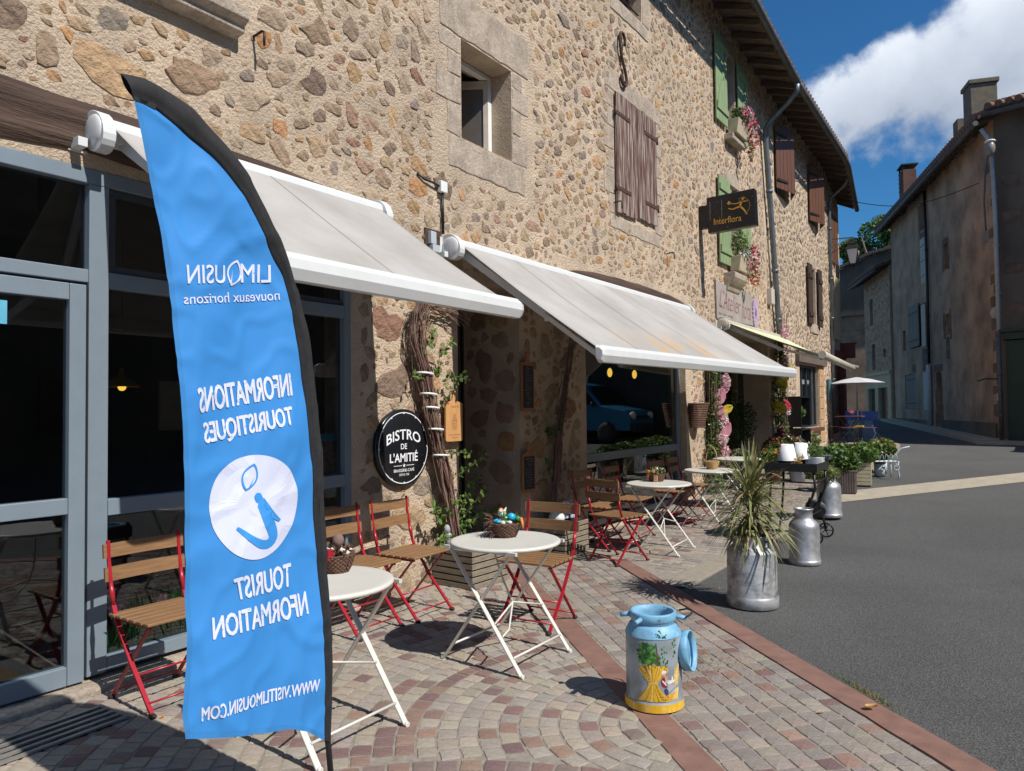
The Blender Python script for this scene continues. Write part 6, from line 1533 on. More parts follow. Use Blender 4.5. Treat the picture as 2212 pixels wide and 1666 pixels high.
# beech chopping board
def board(fn_h, name, label, loc, w, h, hw, hh, m, cat):
    t = thing(name, label, cat, loc); pts = []
    w2 = w / 2
    for cx_, cz_, a0 in ((w2 - .02, -h + .02, -90), (w2 - .02, -.02, 0)):
        for k in range(5): a = R(a0 + k * 22.5); pts.append((cx_ + .02 * math.cos(a), cz_ + .02 * math.sin(a)))
    pts += [(hw * .8, .015), (hw * .55, .05), (hw * .5, hh - .03)]
    for k in range(7): a = R(0 + k * 30); pts.append((hw * .8 * math.cos(a), hh - .01 + hw * .8 * math.sin(a)))
    L_ = [(-x, z) for x, z in pts[::-1] if abs(x) > 1e-4]; pts = [p for p in pts if p[0] >= -1e-6]; poly = pts + [(-x, z) for x, z in pts[::-1] if x > 1e-6]
    b = MB(); b.prism(poly, .0, .02, lambda p, q, d: (d + .02, p, q)); b.build('board', m, t, bevel=.003, fixn=True); return t
CB = board(None, 'chopping_board', 'pale wooden chopping board with engraved cupcake hanging beside the rose vine', (XW + .03, 5.06, 1.56), .235, .345, .03, .10, board_w, 'chopping board')
b = MB(); f_ = lambda u_, v_, d=0: (.0408 + d, u_, v_)
en = mat('engraved_wood', (.22, .09, .03), .7)
for x_ in (-.03, -.015, 0, .015, .03): b.add([f_(x_ * .8 - .002, -.24), f_(x_ * .8 + .002, -.24), f_(x_ * 1.1 + .002, -.185), f_(x_ * 1.1 - .002, -.185)], [(0, 1, 2, 3)])
for k in range(5): add_ring(b, [(.036 * (1 - k * .16) * math.cos(a), -.172 + k * .017 + .013 * math.sin(a)) for a in [2 * PI * i / 20 for i in range(20)]], [(.032 * (1 - k * .16) * math.cos(a), -.172 + k * .017 + .010 * math.sin(a)) for a in [2 * PI * i / 20 for i in range(20)]], f_)
put_text(b, 'Salon de Thé', lambda u_, v_: f_(u_ + .01, -.035 + v_), .10, .018); put_text(b, 'Pâtisserie du Moment', lambda u_, v_: f_(u_, -.285 + v_), .15, .012); put_text(b, 'Restaurant', lambda u_, v_: f_(u_, -.31 + v_), .08, .010)
b.build('engraving', en, CB)
for k, (z0, lb, lines) in enumerate(((1.99, 'upper narrow chalkboard menu on an orange wood paddle in the shaded pier', 16), (1.06, 'lower narrow chalkboard menu on an orange wood paddle in the shaded pier', 11))):
    h = .50 if k == 0 else .40; t = board(None, 'menu_board', lb, (XW + .02, 6.27, z0 - .02), .235, h, .032, .10, board_o, 'menu board')
    b = MB(); b.box(.041, .0425, -.095, .095, -h + .035, -.03); b.build('chalkboard', slate_b, t)
    b = MB(); rr = random.Random(k + 40); words = ('Entrée', 'Salade', 'Plat du jour', 'Tarte', 'Crêpes', 'Omelette', 'Fromage', 'Desserts', 'Menu', 'Café gourmand', 'Burger', 'Assiette')
    for i in range(lines):
        zz_ = -.055 - i * (h - .10) / lines; ox = rr.uniform(-.025, .02); put_text(b, rr.choice(words), lambda u_, v_: (.0432, u_ + ox, zz_ + v_), rr.uniform(.05, .13), .011 if i else .017, bold=.0, shear=.3)
    b.build('chalk_writing', mat('chalk', (.30, .31, .32), .9) if 'chalk' not in MATS else MATS['chalk'], t)
# projecting florist sign
IS = thing('projecting_sign', 'black projecting shop sign with gold running figure and Interflora lettering', 'sign', (XW, 11.5, 4.58))
b = MB(); b.box(.15, .92, -.07, .07, -.30, .28, M=Matrix.Rotation(R(-1.5), 4, 'Y')); b.build('sign_box', black_gloss, IS, bevel=.012)
b = MB(); b.box(.0, .148, -.05, .05, -.20, .17); b.build('wall_bracket', black_m, IS)
gold = mat('gold_print', (.62, .34, .04), .5)
b = MB(); Fs = lambda u_, v_, d=0: (.15 + u_, -.0715 - d, v_ + .005)
put_text(b, 'Interflora', lambda u_, v_: Fs(.33 + u_, -.13 + v_), .44, .105, bold=.005)
# running figure with bouquet and bow arc
def limb(pts, w0, w1): 
    for i in range(len(pts) - 1):
        a, c = Vector((*pts[i], 0)), Vector((*pts[i + 1], 0)); d = (c - a).normalized(); n_ = Vector((-d.y, d.x, 0)); k = len(pts) - 1; wa = w0 + (w1 - w0) * i / k; wc = w0 + (w1 - w0) * (i + 1) / k
        q = [a + n_ * wa, a - n_ * wa, c - n_ * wc - d * -.002, c + n_ * wc + d * .002]; b.add([Fs(p.x, p.y) for p in q], [(0, 1, 2, 3)])
limb([(.56, .135), (.545, .09), (.535, .05)], .020, .016); limb([(.535, .05), (.585, .0), (.615, -.045), (.64, -.09)], .016, .007); limb([(.535, .05), (.47, .035), (.42, .02), (.35, .045)], .015, .006); limb([(.56, .125), (.62, .115), (.655, .12)], .009, .005); limb([(.55, .125), (.48, .10), (.42, .11), (.375, .12)], .009, .005)
b.add([Fs(.578 + .019 * math.cos(i * PI / 6), .163 + .02 * math.sin(i * PI / 6)) for i in range(12)], [tuple(range(12))])
b.add([Fs(x, y) for x, y in ((.36, .10), (.40, .12), (.375, .155), (.35, .165), (.34, .14), (.325, .125))], [tuple(range(6))]); limb([(.555, .175), (.59, .19), (.61, .18)], .005, .004)
add_ring(b, [(.56 + .13 * math.cos(a), .045 + .135 * math.sin(a)) for a in [R(-70) + R(180) * i / 20 for i in range(21)]] + [(.56 + .126 * math.cos(a), .045 + .131 * math.sin(a)) for a in [R(110) - R(180) * i / 20 for i in range(21)]], [(.56 + .128 * math.cos(a), .045 + .133 * math.sin(a)) for a in [R(-70) + R(180) * i / 20 for i in range(21)] + [R(110) - R(180) * i / 20 for i in range(21)]], Fs)
b.build('gold_lettering', gold, IS)
b = MB()
for _ in range(14): x_, z_ = rng.uniform(.02, .74), rng.uniform(-.25, .26); s = rng.uniform(.003, .009); b.add([Fs(x_ - s, z_, .0002), Fs(x_, z_ - s * .6, .0002), Fs(x_ + s, z_, .0002), Fs(x_, z_ + s, .0002)], [(0, 1, 2, 3)])
for x_ in (.05, .24): b.add([Fs(x_, -.1, .0002), Fs(x_ + .004, -.1, .0002), Fs(x_ + .006, .2, .0002), Fs(x_, .2, .0002)], [(0, 1, 2, 3)])
b.build('bird_droppings', mat('grey_droppings', (.30, .31, .33), .8), IS)
# atelier plaque
AP = thing('shop_plaque', 'weathered grey plaque with flowing dark red atelier lettering above the green awning', 'sign', (XW, 13.15, 3.32))
plq = mat('weathered_plaque', (.27, .235, .215), .8, col2=(.36, .32, .29), scale=3, bump=.2, bscale=30); b = MB()
b.prism([(-1.0, -.33), (1.05, -.28), (1.04, .28), (.6, .33), (.0, .33), (-.6, .29), (-1.02, .33)], .01, .035, lambda p, q, d: (d, p, q)); b.build('board', plq, AP, bevel=.004, fixn=True)
wine = mat('wine_lettering', (.20, .035, .06), .7, var=.2); b = MB(); f_ = lambda u_, v_, d=0: (.0362 + d, u_, v_)
put_text(b, "L'Atelier", lambda u_, v_: f_(u_ - .30, .03 + v_ - u_ * .03), 1.15, .34, bold=-.012, shear=.45); put_text(b, 'floral', lambda u_, v_: f_(u_ + .66, -.02 + v_), .60, .36, bold=-.012, shear=.45)
b.add([f_(-.80 + .02 * i, .16 - .0011 * (i - 6) ** 2 + s_ * .006) for s_ in (0, 1) for i in range(14)], [(i, i + 1, 15 + i, 14 + i) for i in range(13)])
b.add([f_(-.9 + .03 * i, -.10 + .035 * math.sin(i * .6) + s_ * .008) for s_ in (0, 1) for i in range(12)], [(i, i + 1, 13 + i, 12 + i) for i in range(11)])
b.build('script_lettering', wine, AP)
b = MB(); put_text(b, 'fleurs - déco - mariage', lambda u_, v_: f_(u_ - .55, -.235 + v_), .75, .05, bold=.0); b.build('small_lettering', iron, AP)
PF = thing('flower_ornament', 'flat mauve flower ornament at the right end of the atelier plaque', 'ornament', (XW + .05, 14.32, 3.31))
mv = mat('mauve_print', (.42, .30, .50), .6, col2=(.52, .42, .58), scale=9)
for k in range(22):
    a = 2 * PI * k / 22; ln = .34; b = MB(); u_ = Vector((0, math.cos(a) * .55, math.sin(a))); n_ = Vector((0, -math.sin(a) * .55, math.cos(a)))
    P_ = [u_ * .05, u_ * ln * .7 + n_ * .032, u_ * ln, u_ * ln * .7 - n_ * .032]; P_ = [Vector((.002 * (k % 3), p.y, p.z)) for p in P_]; b.add(P_ + [p + Vector((.003, 0, 0)) for p in P_], [(3, 2, 1, 0), (4, 5, 6, 7), (0, 1, 5, 4), (1, 2, 6, 5), (2, 3, 7, 6), (3, 0, 4, 7)]); b.build('petal', mv, PF)
b = MB(); b.ell((.01, 0, 0), (.01, .05, .08), 12, 6); b.build('centre', petal_v, PF)
# red shop sign at the far corner
o = MB(); o.box(-.04, .42, -.05, .05, -.22, .2); o.box(-.06, .46, -.06, .06, .201, .24); RS = o.build('hanging_sign', red_shop); RS.location = (-4.42, 23.9, 3.12); tag(RS, 'oxblood red sign board projecting at the far corner under the lantern', 'sign')

# ------------------------------------------------------------------ baskets
def weave(mb, r0_, r1_, z0, z1, rows_, n=20, rr=.006, mi=0, c=(0, 0), seed=0):
    for k in range(rows_):
        q = k / (rows_ - 1); r = r0_ + (r1_ - r0_) * q ** .8; z = z0 + (z1 - z0) * q; pts = []
        for i in range(n * 2 + 1): a = PI * i / n; rad = r + (.004 if (i + k) % 2 else -.003); pts.append((c[0] + rad * math.cos(a), c[1] + rad * math.sin(a), z + .002 * math.sin(i * 1.7 + k)))
        mb.tube(pts, rr, 5, mi, cap=False)
def basket(label, loc, r0_, r1_, h, m, fill, rows_=9, rr=.006):
    t = thing('wicker_basket', label, 'basket', loc); b = MB(); weave(b, r0_, r1_, .006, h, rows_, rr=rr); b.lathe([(0, .008), (r0_ * .95, .008), (r1_ * .95, h * .9)], 20); b.build('wicker', m, t); return t
q = basket('dark wicker basket of blue eggs and a toy bird on the egg table', (-2.655, 3.74, .705), .062, .098, .085, wicker, None)
cy = mat('turquoise_egg', (.02, .36, .60), .35); cg = mat('green_egg', (.03, .22, .06), .4); cw = mat('cream_egg', (.62, .58, .48), .5); co = mat('orange_felt', (.62, .22, .04), .8)
for (x, y, z, m_, rd) in ((.035, .02, .12, cy, (.026, .026, .026)), (-.045, -.03, .092, cy, (.025, .02, .016)), (.065, .045, .108, cg, (.022, .02, .022)), (-.015, -.05, .094, cy, (.018, .018, .014)), (.02, -.055, .092, cw, (.02, .016, .014)), (-.02, .03, .1, cw, (.02, .02, .018)), (.055, -.03, .094, cw, (.018, .016, .012)), (.0, .0, .092, cg, (.03, .03, .012)), (-.06, .01, .094, cw, (.016, .02, .012))):
    b = MB(); b.ell((x, y, z), rd, 12, 8); b.build('egg', m_, q)
b = MB(); b.ell((-.045, .03, .135), (.024, .036, .022), 12, 8); b.ell((-.035, .002, .155), (.015, .016, .015), 10, 6); b.tube([(-.05, .06, .14), (-.06, .10, .165)], [.012, .003], 6); b.build('toy_bird', cw, q); b = MB(); b.ell((-.036, .008, .160), (.014, .02, .014), 10, 6); b.build('bird_cap', co, q)
b = MB(); b.tube([(-.005, .0, .09), (-.005, 0, .155)], .008, 6); b.build('green_stick', cg, q)
b = MB(); b.tube([(.10, .03, .115), (.118, .015, .095), (.135, 0, .06)], [.012, .010, .003], 8); b.build('toy_carrot', co, q)
b = MB(); 
for k in range(60):
    a = rng.uniform(2.4, 4.6); p = Vector((.085 * math.cos(a), .085 * math.sin(a), rng.uniform(.03, .12))); d = Vector((math.cos(a), math.sin(a), rng.uniform(-1, 1))); b.tube([p, p + d * .03, p + d * .05 + Vector((0, 0, -.01))], .0025, 4, cap=False)
for k in range(5): b.tube(spiral((.085, .04, .12), .025, .03, 1, (1, 0, 0), (0, 0, 1), 12), .003, 4)
stuff(b.build('raffia', wicker, q))
q = basket('dark bark basket with carrots and moss on the second window table', (-3.21, 7.33, .705), .065, .085, .075, wicker, None, 7)
for (x, y, a) in ((-.05, -.06, .5), (-.08, -.02, .2)): b = MB(); b.tube([(x, y, .12), (x - .01, y - .015, .06), (x - .012, y - .02, .03)], [.012, .010, .002], 8); b.build('toy_carrot', co, q)
b = MB(); b.box(.01, .05, -.095, -.085, 0, .07); b.build('gift_tag', mat('kraft_tag', (.55, .33, .18), .8), q)
b = MB(); b.ell((.0, .0, .125), (.03, .03, .028), 12, 8); b.build('silver_ball', milk_alu, q); b = MB(); b.ell((.045, .03, .12), (.03, .028, .026), 12, 8); b.build('egg', cg, q)
b = MB(); leaf_cloud(b, (0, 0, .11), (.10, .10, .045), 260, .016, (0, 1)); b.build('moss', [leaf_b, wicker_l], q)
q = basket('honey coloured wicker basket with hoop handle on the third window table', (-3.22, 9.08, .705), .055, .085, .095, wicker_l, None, 9)
b = MB(); b.tube([(-.08 * math.cos(a), -.01 + .02 * math.cos(a), .09 + .19 * math.sin(a)) for a in [PI * i / 14 for i in range(15)]], .007, 6); b.build('handle', wicker_l, q)
q = basket('small dark wicker basket with white trinkets on the table behind the flag', (-2.80, 2.50, .705), .055, .085, .085, wicker, None)
b = MB()
for k in range(14): b.ell((rng.uniform(-.06, .06), rng.uniform(-.06, .06), .09 + rng.uniform(0, .04)), (.013, .013, .012), 8, 6)
b.build('trinkets', cw, q); b = MB(); b.ell((.0, .01, .15), (.03, .03, .035), 12, 8); b.build('fluffy_bird', mat('brown_fluff', (.20, .13, .11), .95, bump=.6, bscale=80), q); b = MB(); b.box(.02, .04, -.09, -.05, .07, .12); b.build('red_ribbon', red_m, q)
b = MB(); leaf_cloud(b, (0, 0, .10), (.09, .09, .05), 80, .022); b.build('twigs', [wicker, wicker], q)

# ------------------------------------------------------------------ black trolley and what stands on it
TY = thing('serving_trolley', 'black metal two wheeled trolley with tray top behind the smooth milk can', 'trolley', (-2.03, 8.55, 0))
b = MB(); b.box(-.30, .22, -.22, .36, .78, .80); 
for q in ((-.31, -.30, -.23, .37), (.22, .23, -.23, .37), (-.30, .22, -.23, -.22), (-.30, .22, .36, .37)): b.box(q[0], q[1], q[2], q[3], .775, .865)
b.build('tray', black_m, TY, bevel=.003)
for y_ in (-.20, .34):
    b = MB(); b.tube([(.19, y_, .78), (.20, y_, .60), (.16, y_, .48), (.12, y_, .36), (.17, y_, .18), (.19, y_, .08)], .014, 8); b.tube([(.14, y_ + .02, .5), (.11, y_ + .02, .40), (.03, y_ + .02, .30)], .01, 6); b.build('leg', black_m, TY)
    b = MB(); b.tube([(-.26, y_, .78), (-.27, y_, .55), (-.29, y_, .3), (-.33, y_, .02)], .013, 8); b.build('leg', black_m, TY)
    b = MB(); M_ = Matrix.Translation(Vector((.195, y_ - .03, .085))) @ Matrix.Rotation(R(90), 4, 'X'); b.lathe([(.068, -.012), (.082, -.012), (.084, 0), (.082, .012), (.068, .012), (.068, -.012)], 28, M=M_)
    for k in range(5): a = 2 * PI * k / 5; b.bar((.195, y_ - .03, .085), (.195 + .07 * math.cos(a), y_ - .03, .085 + .07 * math.sin(a)), .008, .008, up=(0, 1, 0))
    b.ell((.195, y_ - .03, .085), (.018, .016, .018), 10, 6); b.build('wheel', black_m, TY)
b = MB()
for z_, xx in ((.66, .19), (.58, .18), (.30, .14), (.12, .17)): b.tube([(xx, -.20, z_), (xx, .34, z_)], .009, 6); b.tube([(-.28, -.20, z_), (xx, -.20, z_)], .009, 6)
b.build('rails', black_m, TY)
shade_m = mat('white_lampshade', (.78, .78, .80), .7, var=.02)
for (x, y, z, lb) in ((-2.15, 8.50, .80, 'left and nearer of the two white table lamps on the trolley'), (-2.08, 8.84, .80, 'right and farther of the two white table lamps on the trolley')):
    t = thing('table_lamp', lb, 'lamp', (x, y, z)); b = MB(); b.lathe([(.104, .085), (.068, .265), (.066, .265), (.102, .085)], 32); b.lathe([(0, .255), (.07, .26)], 32); b.build('lamp_shade', shade_m, t); b = MB(); b.lathe([(0, .012), (.05, .01), (.05, 0)], 20); b.tube([(0, 0, 0), (0, 0, .12)], .009, 8); b.build('lamp_base', black_m, t)
def plant(label, loc, clouds, mats_, name='potted_plant', cat='plant', size=.03, pot=None, seed=1, stems=6, asp=.5):
    t = thing(name, label, cat, loc); r = random.Random(seed); b = MB()
    for c, rd, n, mi in clouds: leaf_cloud(b, c, rd, n, size, mi, r, asp=asp)
    b.build('foliage', mats_, t)
    if stems:
        b = MB()
        for k in range(stems): a = r.uniform(0, 6.28); c = r.choice(clouds)[0]; b.tube([(.02 * math.cos(a), .02 * math.sin(a), 0), ((c[0] + .04 * math.cos(a)) * .6, (c[1] + .04 * math.sin(a)) * .6, c[2] * .6), c], [.006, .005, .002], 5)
        b.build('stem', vine_m, t)
    return t
t = thing('wicker_planter', 'white wicker trough with green foliage on the right of the trolley tray', 'planter', (-1.93, 8.86, .80)); b = MB()
for k in range(7): z_ = .01 + k * .015; b.tube([(-.09, -.06, z_), (.09, -.06, z_), (.09, .06, z_), (-.09, .06, z_), (-.09, -.06, z_)], .008, 6)
b.box(-.085, .085, -.055, .055, .005, .09); b.build('trough', white_m, t); b = MB(); leaf_cloud(b, (0, 0, .17), (.10, .08, .09), 420, .02, (0, 1, 0), asp=.3); b.build('foliage', [leaf_a, leaf_b], t)
plant('bunch of dried flowers lying between the lamps on the trolley', (-2.05, 8.47, .80), [((0, 0, .06), (.07, .05, .06), 200, (0, 1, 2)), ((.02, .08, .13), (.05, .05, .04), 60, (3, 2))], [wicker_l, petal_o, leaf_y, petal_y], 'dried_flowers', 'flowers', .014, stems=0)
t = thing('galvanised_tray', 'small grey metal tray at the far corner of the trolley', 'tray', (-1.88, 9.0, .87)); b = MB(); frust(b, (0, 0), .10, .14, 0, .05, 4, PI / 4); b.build('tray', zinc, t)
plant('pink begonias spilling under the near side of the trolley', (-2.45, 8.35, .30), [((0, 0, .2), (.16, .14, .10), 260, (0, 0, 1)), ((0, -.02, .24), (.13, .12, .08), 160, (2, 3))], [leaf_b, leaf_a, petal_p, petal_lp], size=.02)
plant('yellow-green grass tuft behind the trolley legs above the rounded can', (-2.10, 10.0, .62), [((0, 0, .02), (.22, .2, .10), 520, (0, 1, 0))], [leaf_y, leaf_a], 'grass_tuft', 'plant', .06, stems=0, asp=.10)

# ------------------------------------------------------------------ florist display
PT = [leaf_b, leaf_a, petal_p, petal_lp, petal_r, petal_y, petal_w, petal_o]
def big_leaf(mb, c, s, yaw, pitch, mi):
    M_ = Matrix.Translation(Vector(c)) @ Matrix.Rotation(R(-55), 4, 'Z') @ Matrix.Rotation(yaw, 4, 'X') @ Matrix.Rotation(pitch, 4, 'Z'); n = 8; vs = []
    for i in range(n + 1):
        q = i / n; w = math.sin(PI * min(1, q * .92 + .05)) ** .8 * .36
        for s_, lift in ((-1, .0), (-.5, .05), (0, -.03), (.5, .05), (1, .0)): vs.append(M_ @ Vector((lift * s + .12 * s * (q - .5) ** 2 + (.012 if (i % 2) else 0) * s * abs(s_) * 2, s_ * w * s, (q - .5) * s)))
    mb.add(vs, [(5 * i + j, 5 * i + j + 1, 5 * i + 6 + j, 5 * i + 5 + j) for i in range(n) for j in range(4)], mi, True)
def column(label, loc, items, greens, seed, pts):
    t = thing('flower_garland', label, 'garland', loc); r = random.Random(seed); b = MB()
    b.tube(pts, .012, 6); 
    for k in range(14): o_ = (r.gauss(0, .05), r.gauss(0, .07)); b.tube([(p[0] + o_[0], p[1] + o_[1] + r.gauss(0, .01), p[2]) for p in pts], .004, 4, cap=False)
    b.build('twisted_stems', vine_m, t)
    b = MB()
    for c, rd, n, mi in greens: leaf_cloud(b, c, rd, n, .035, mi, r)
    b.build('ivy', PT, t)
    for c, s, yw, ptc, mi in items: b = MB(); big_leaf(b, c, s, yw, ptc, mi); b.build('paper_leaf', PT, t)
    return t
G1 = column('garland of pink paper leaves and blossoms on the pier left of the florist doorway', (XW + .15, 11.62, .15),
    [((.05, .20, 2.02), .28, 1.5, .2, 4), ((.06, -.02, 1.28), .22, -1.0, .1, 2), ((.06, .10, .62), .22, -.3, .1, 2), ((.06, .30, 1.66), .20, .3, .1, 2), ((.05, .05, 1.50), .32, -.5, .1, 2), ((.05, .28, .95), .32, -.6, 0, 2), ((.05, .28, .36), .32, -.75, .1, 2), ((.06, .42, 1.30), .20, 2.1, 0, 5), ((.05, .25, 1.20), .20, .2, 0, 5)],
    [((0, 0, 1.9), (.10, .13, .35), 260, (0, 0, 1)), ((0, 0, 1.2), (.10, .14, .5), 380, (0, 0, 1)), ((0, -.05, .5), (.12, .22, .40), 380, (0, 1)), ((.02, -.1, .1), (.15, .25, .2), 200, (0, 1)),
     ((.05, .12, 2.2), (.07, .12, .14), 200, (2, 3)), ((.08, .30, 1.74), (.07, .12, .16), 240, (3, 3, 2, 6)), ((.08, .12, 1.12), (.08, .16, .12), 260, (3, 3, 2, 6)), ((.08, .08, .80), (.08, .17, .10), 260, (3, 3, 6)), ((.08, .15, .60), (.08, .15, .12), 260, (3, 3, 2))], 3,
    [(0, 0, 0), (0, .02, .8), (.0, -.02, 1.5), (0, .03, 2.4)])
G2 = column('garland of yellow, crimson and pink blossoms right of the florist doorway', (XW + .15, 15.75, .42),
    [((.05, -.25, 1.55), .36, .3, .2, 5), ((.05, .05, 1.70), .30, -.9, .1, 5), ((.05, -.45, 1.05), .34, .9, .1, 5), ((.05, -.1, 1.10), .30, 1.2, .1, 4), ((.05, .25, 1.85), .30, -.4, .2, 5)],
    [((0, 0, 1.9), (.14, .25, .5), 340, (0, 0, 1, 5)), ((0, -.3, 1.2), (.14, .3, .6), 380, (0, 0)), ((0, 0, .5), (.14, .3, .4), 260, (0, 1)), ((.06, .1, 2.55), (.08, .22, .30), 240, (2, 3, 3)), ((.05, .1, 2.0), (.08, .2, .14), 150, (3, 3, 6)),
     ((.06, .05, 1.0), (.08, .18, .15), 160, (3, 6, 2)), ((.06, -.1, .25), (.06, .15, .2), 60, (2, 3))], 6, [(0, 0, 0), (0, -.05, .8), (0, .05, 1.5), (0, .1, 3.0)])
b = MB(); leaf_cloud(b, (0, -.1, .45), (.05, .20, .25), 60, .12, (0,), asp=.4); b.build('burgundy_leaves', leafy('burgundy_leaf', (.10, .012, .03), (.18, .03, .06)), G2)
HBK = thing('hanging_basket', 'dark brown wicker wall basket hung on the pier left of the florist garland', 'basket', (XW + .0, 11.02, 1.18))
b = MB()
for k in range(14):
    q = k / 13; r = .165 + .075 * q; z_ = q * .36; b.tube([(.015, -r, z_)] + [(.015 + r * math.sin(a) * .95, -r * math.cos(a), z_ + .004 * (i % 2)) for i, a in enumerate([PI * j / 14 for j in range(1, 14)])] + [(.015, r, z_)], .013, 5)
b.build('wicker', wicker, HBK); b = MB(); b.prism([(0.02, -.22)] + [(.02 + .22 * math.sin(PI * j / 10), -.22 * math.cos(PI * j / 10)) for j in range(1, 10)] + [(.02, .22)], .33, .355, lambda p, q, d: (p, q, d)); b.build('liner', mat('grey_liner', (.20, .17, .17), .8), HBK)
CR = thing('crate_shelf', 'stack of black wooden crates used as shelves beside the florist window', 'shelf', (-3.98, 16.75, gz(16.75)))
for z0 in (0.02, .72):
    for q in ((-.16, .16, -.42, -.39, z0, z0 + .66), (-.16, .16, .39, .42, z0, z0 + .66), (-.16, .16, -.389, .389, z0, z0 + .03), (-.16, .16, -.389, .389, z0 + .63, z0 + .66), (-.16, -.14, -.389, .389, z0 + .031, z0 + .629)): b = MB(); b.box(*q); b.build('crate_board', black_m, CR)
FP = [leaf_b, leaf_a, petal_r, petal_o, petal_lp, petal_w, leaf_y, petal_p]
z_ = gz(12.5)
specs = [((-3.85, 12.1, gz(12.1)), .30, .55, (0, 0, 1), (4, 7), 'low leafy pot plant with pale blossom at the left of the florist doorway'), ((-3.5, 12.9, gz(12.9)), .28, .5, (0, 1), (3, 3), 'pot plant with orange blossoms in the florist display'),
         ((-3.7, 13.9, gz(13.9)), .28, .6, (0, 0), (3, 2), 'taller dark plant with red-orange blossoms in the middle of the florist display'), ((-3.2, 13.3, gz(13.3)), .30, .45, (0, 1), (7, 4), 'pink flowering plant at the front of the florist display'),
         ((-3.4, 14.8, gz(14.8)), .26, .42, (0, 1), (5, 4), 'white flecked green plant behind the table lamps'), ((-3.8, 15.5, gz(15.5)), .26, .5, (0, 6), (2, 5), 'bushy plant with white and red flecks under the second garland'),
         ((-4.6, 12.6, .25), .45, 1.1, (0, 0), (0, 5), 'dark tall foliage plant just inside the florist doorway'), ((-4.7, 14.4, .3), .5, 1.3, (0, 0), (0, 4), 'dark tall foliage plant deeper in the florist doorway'),
         ((-3.9, 17.6, gz(17.6)), .2, .42, (1, 6), (5, 1), 'light green plant beside the florist shop window'), ((-3.05, 14.3, gz(14.3)), .26, .42, (1, 1), (4, 5), 'light green low plant at the front right of the florist display'), ((-3.95, 16.6, gz(16.6) + .76), .16, .3, (1, 0), (1, 1), 'small green plant standing inside the upper black crate')]
for i, (loc, r_, h, lf, fl, lb) in enumerate(specs):
    t = plant(lb, loc, [((0, 0, h * .62 + .1), (r_, r_, h * .42), int(900 * r_ / .3), lf), ((0, 0, h * .78 + .1), (r_ * .9, r_ * .9, h * .32), 70, fl)], FP, size=.035, seed=50 + i)
    b = MB(); b.lathe([(0, .0), (r_ * .38, 0), (r_ * .5, .22), (r_ * .52, .24), (r_ * .45, .24)], 20); b.build('pot', (zinc, wicker, black_m, MATS['grey_ornament'])[i % 4], t)
# boxes on the upper windows
def sillbox(label, loc, pot_m, w, cl, seed, group=None, fl_=None):
    t = thing('window_box', label, 'flower box', loc); b = MB(); b.prism([(0, -.02), (.16, -.02), (.20, .24), (0, .24)], -w / 2, w / 2, lambda p, q, d: (p, d, q)); b.build('trough', pot_m, t, bevel=.006, fixn=True)
    r = random.Random(seed); b = MB()
    for c, rd, n, mi in cl: leaf_cloud(b, c, rd, n, .035, mi, r)
    b.build('flowers', FP, t); return t
beig = mat('beige_trough', (.42, .35, .25), .8, var=.15, scale=6)
sillbox('beige flower trough with red and purple trailing blooms on the higher green-shuttered window', (XW + .05, 13.2, 6.40), beig, .62, [((.12, .05, .36), (.16, .32, .16), 420, (0, 1, 0)), ((.22, .12, .36), (.14, .34, .18), 230, (2, 7, 4)), ((.22, .4, .15), (.12, .2, .28), 200, (2, 0, 7)), ((.22, .3, -.2), (.05, .08, .22), 60, (0, 1, 2))], 1)
sillbox('beige flower trough with white and red flowers on the lower green-shuttered window', (XW + .05, 13.15, 3.92), beig, .60, [((.12, -.1, .48), (.14, .22, .26), 380, (0, 6, 1)), ((.18, -.05, .30), (.12, .24, .08), 130, (5, 5, 0)), ((.22, .28, .28), (.14, .28, .25), 300, (2, 0, 4)), ((.20, .45, .0), (.10, .16, .25), 160, (2, 0, 3))], 2)
t = thing('stone_corbel', 'carved stone corbel sill under the lower green-shuttered window', 'corbel', (XW, 13.0, 3.75)); b = MB(); b.prism([(0, -.22), (.06, -.20), (.10, -.10), (.16, -.06), (.20, .0), (.20, .1), (0, .1)], -.35, .35, lambda p, q, d: (p, d, q)); b.build('corbel', granite, t, bevel=.01, fixn=True)
t = thing('stone_corbel', 'stone sill under the higher green-shuttered window', 'corbel', (XW, 13.2, 6.32)); b = MB(); b.box(0, .16, -.38, .38, -.06, .05); b.build('corbel', granite, t, bevel=.01)

# ------------------------------------------------------------------ shrubs, bench and boxes on the street side
g_ = gz(12.3)
t = thing('planter_box', 'ribbed grey brown square planter with dark glossy shrub beside the cream paving band', 'planter', (-2.29, 12.38, g_), R(12)); b = MB(); b.box(-.17, .17, -.17, .17, 0, .33); b.box(-.185, .185, -.185, .185, .331, .36)
for k in range(10):
    x = -.155 + k * .0345; b.box(x - .008, x + .008, -.182, -.171, .01, .33); b.box(.171, .182, x - .008, x + .008, .01, .33)
b.build('box', mat('taupe_planter', (.16, .125, .11), .8, var=.2), t); b = MB(); leaf_cloud(b, (0, 0, .48), (.27, .27, .20), 900, .042, (1, 1, 0), asp=.6); b.build('foliage', [leaf_a, leaf_b], t)
t = thing('planter_box', 'cream slatted planter box tucked behind the grey planter', 'planter', (-2.16, 13.25, gz(13.25)), R(8)); b = MB()
for k in range(6): b = MB(); b.box(-.14, .14, -.14, .14, .01 + k * .062, .065 + k * .062); b.build('slat', mat('cream_slat', (.50, .44, .30), .7) if 'cream_slat' not in MATS else MATS['cream_slat'], t)
b = MB(); leaf_cloud(b, (0, 0, .50), (.26, .26, .16), 600, .042, (0, 1)); b.build('foliage', [leaf_a, leaf_b], t)
bw_ = mat('pale_blue_white_metal', (.48, .55, .58), .45, var=.1)
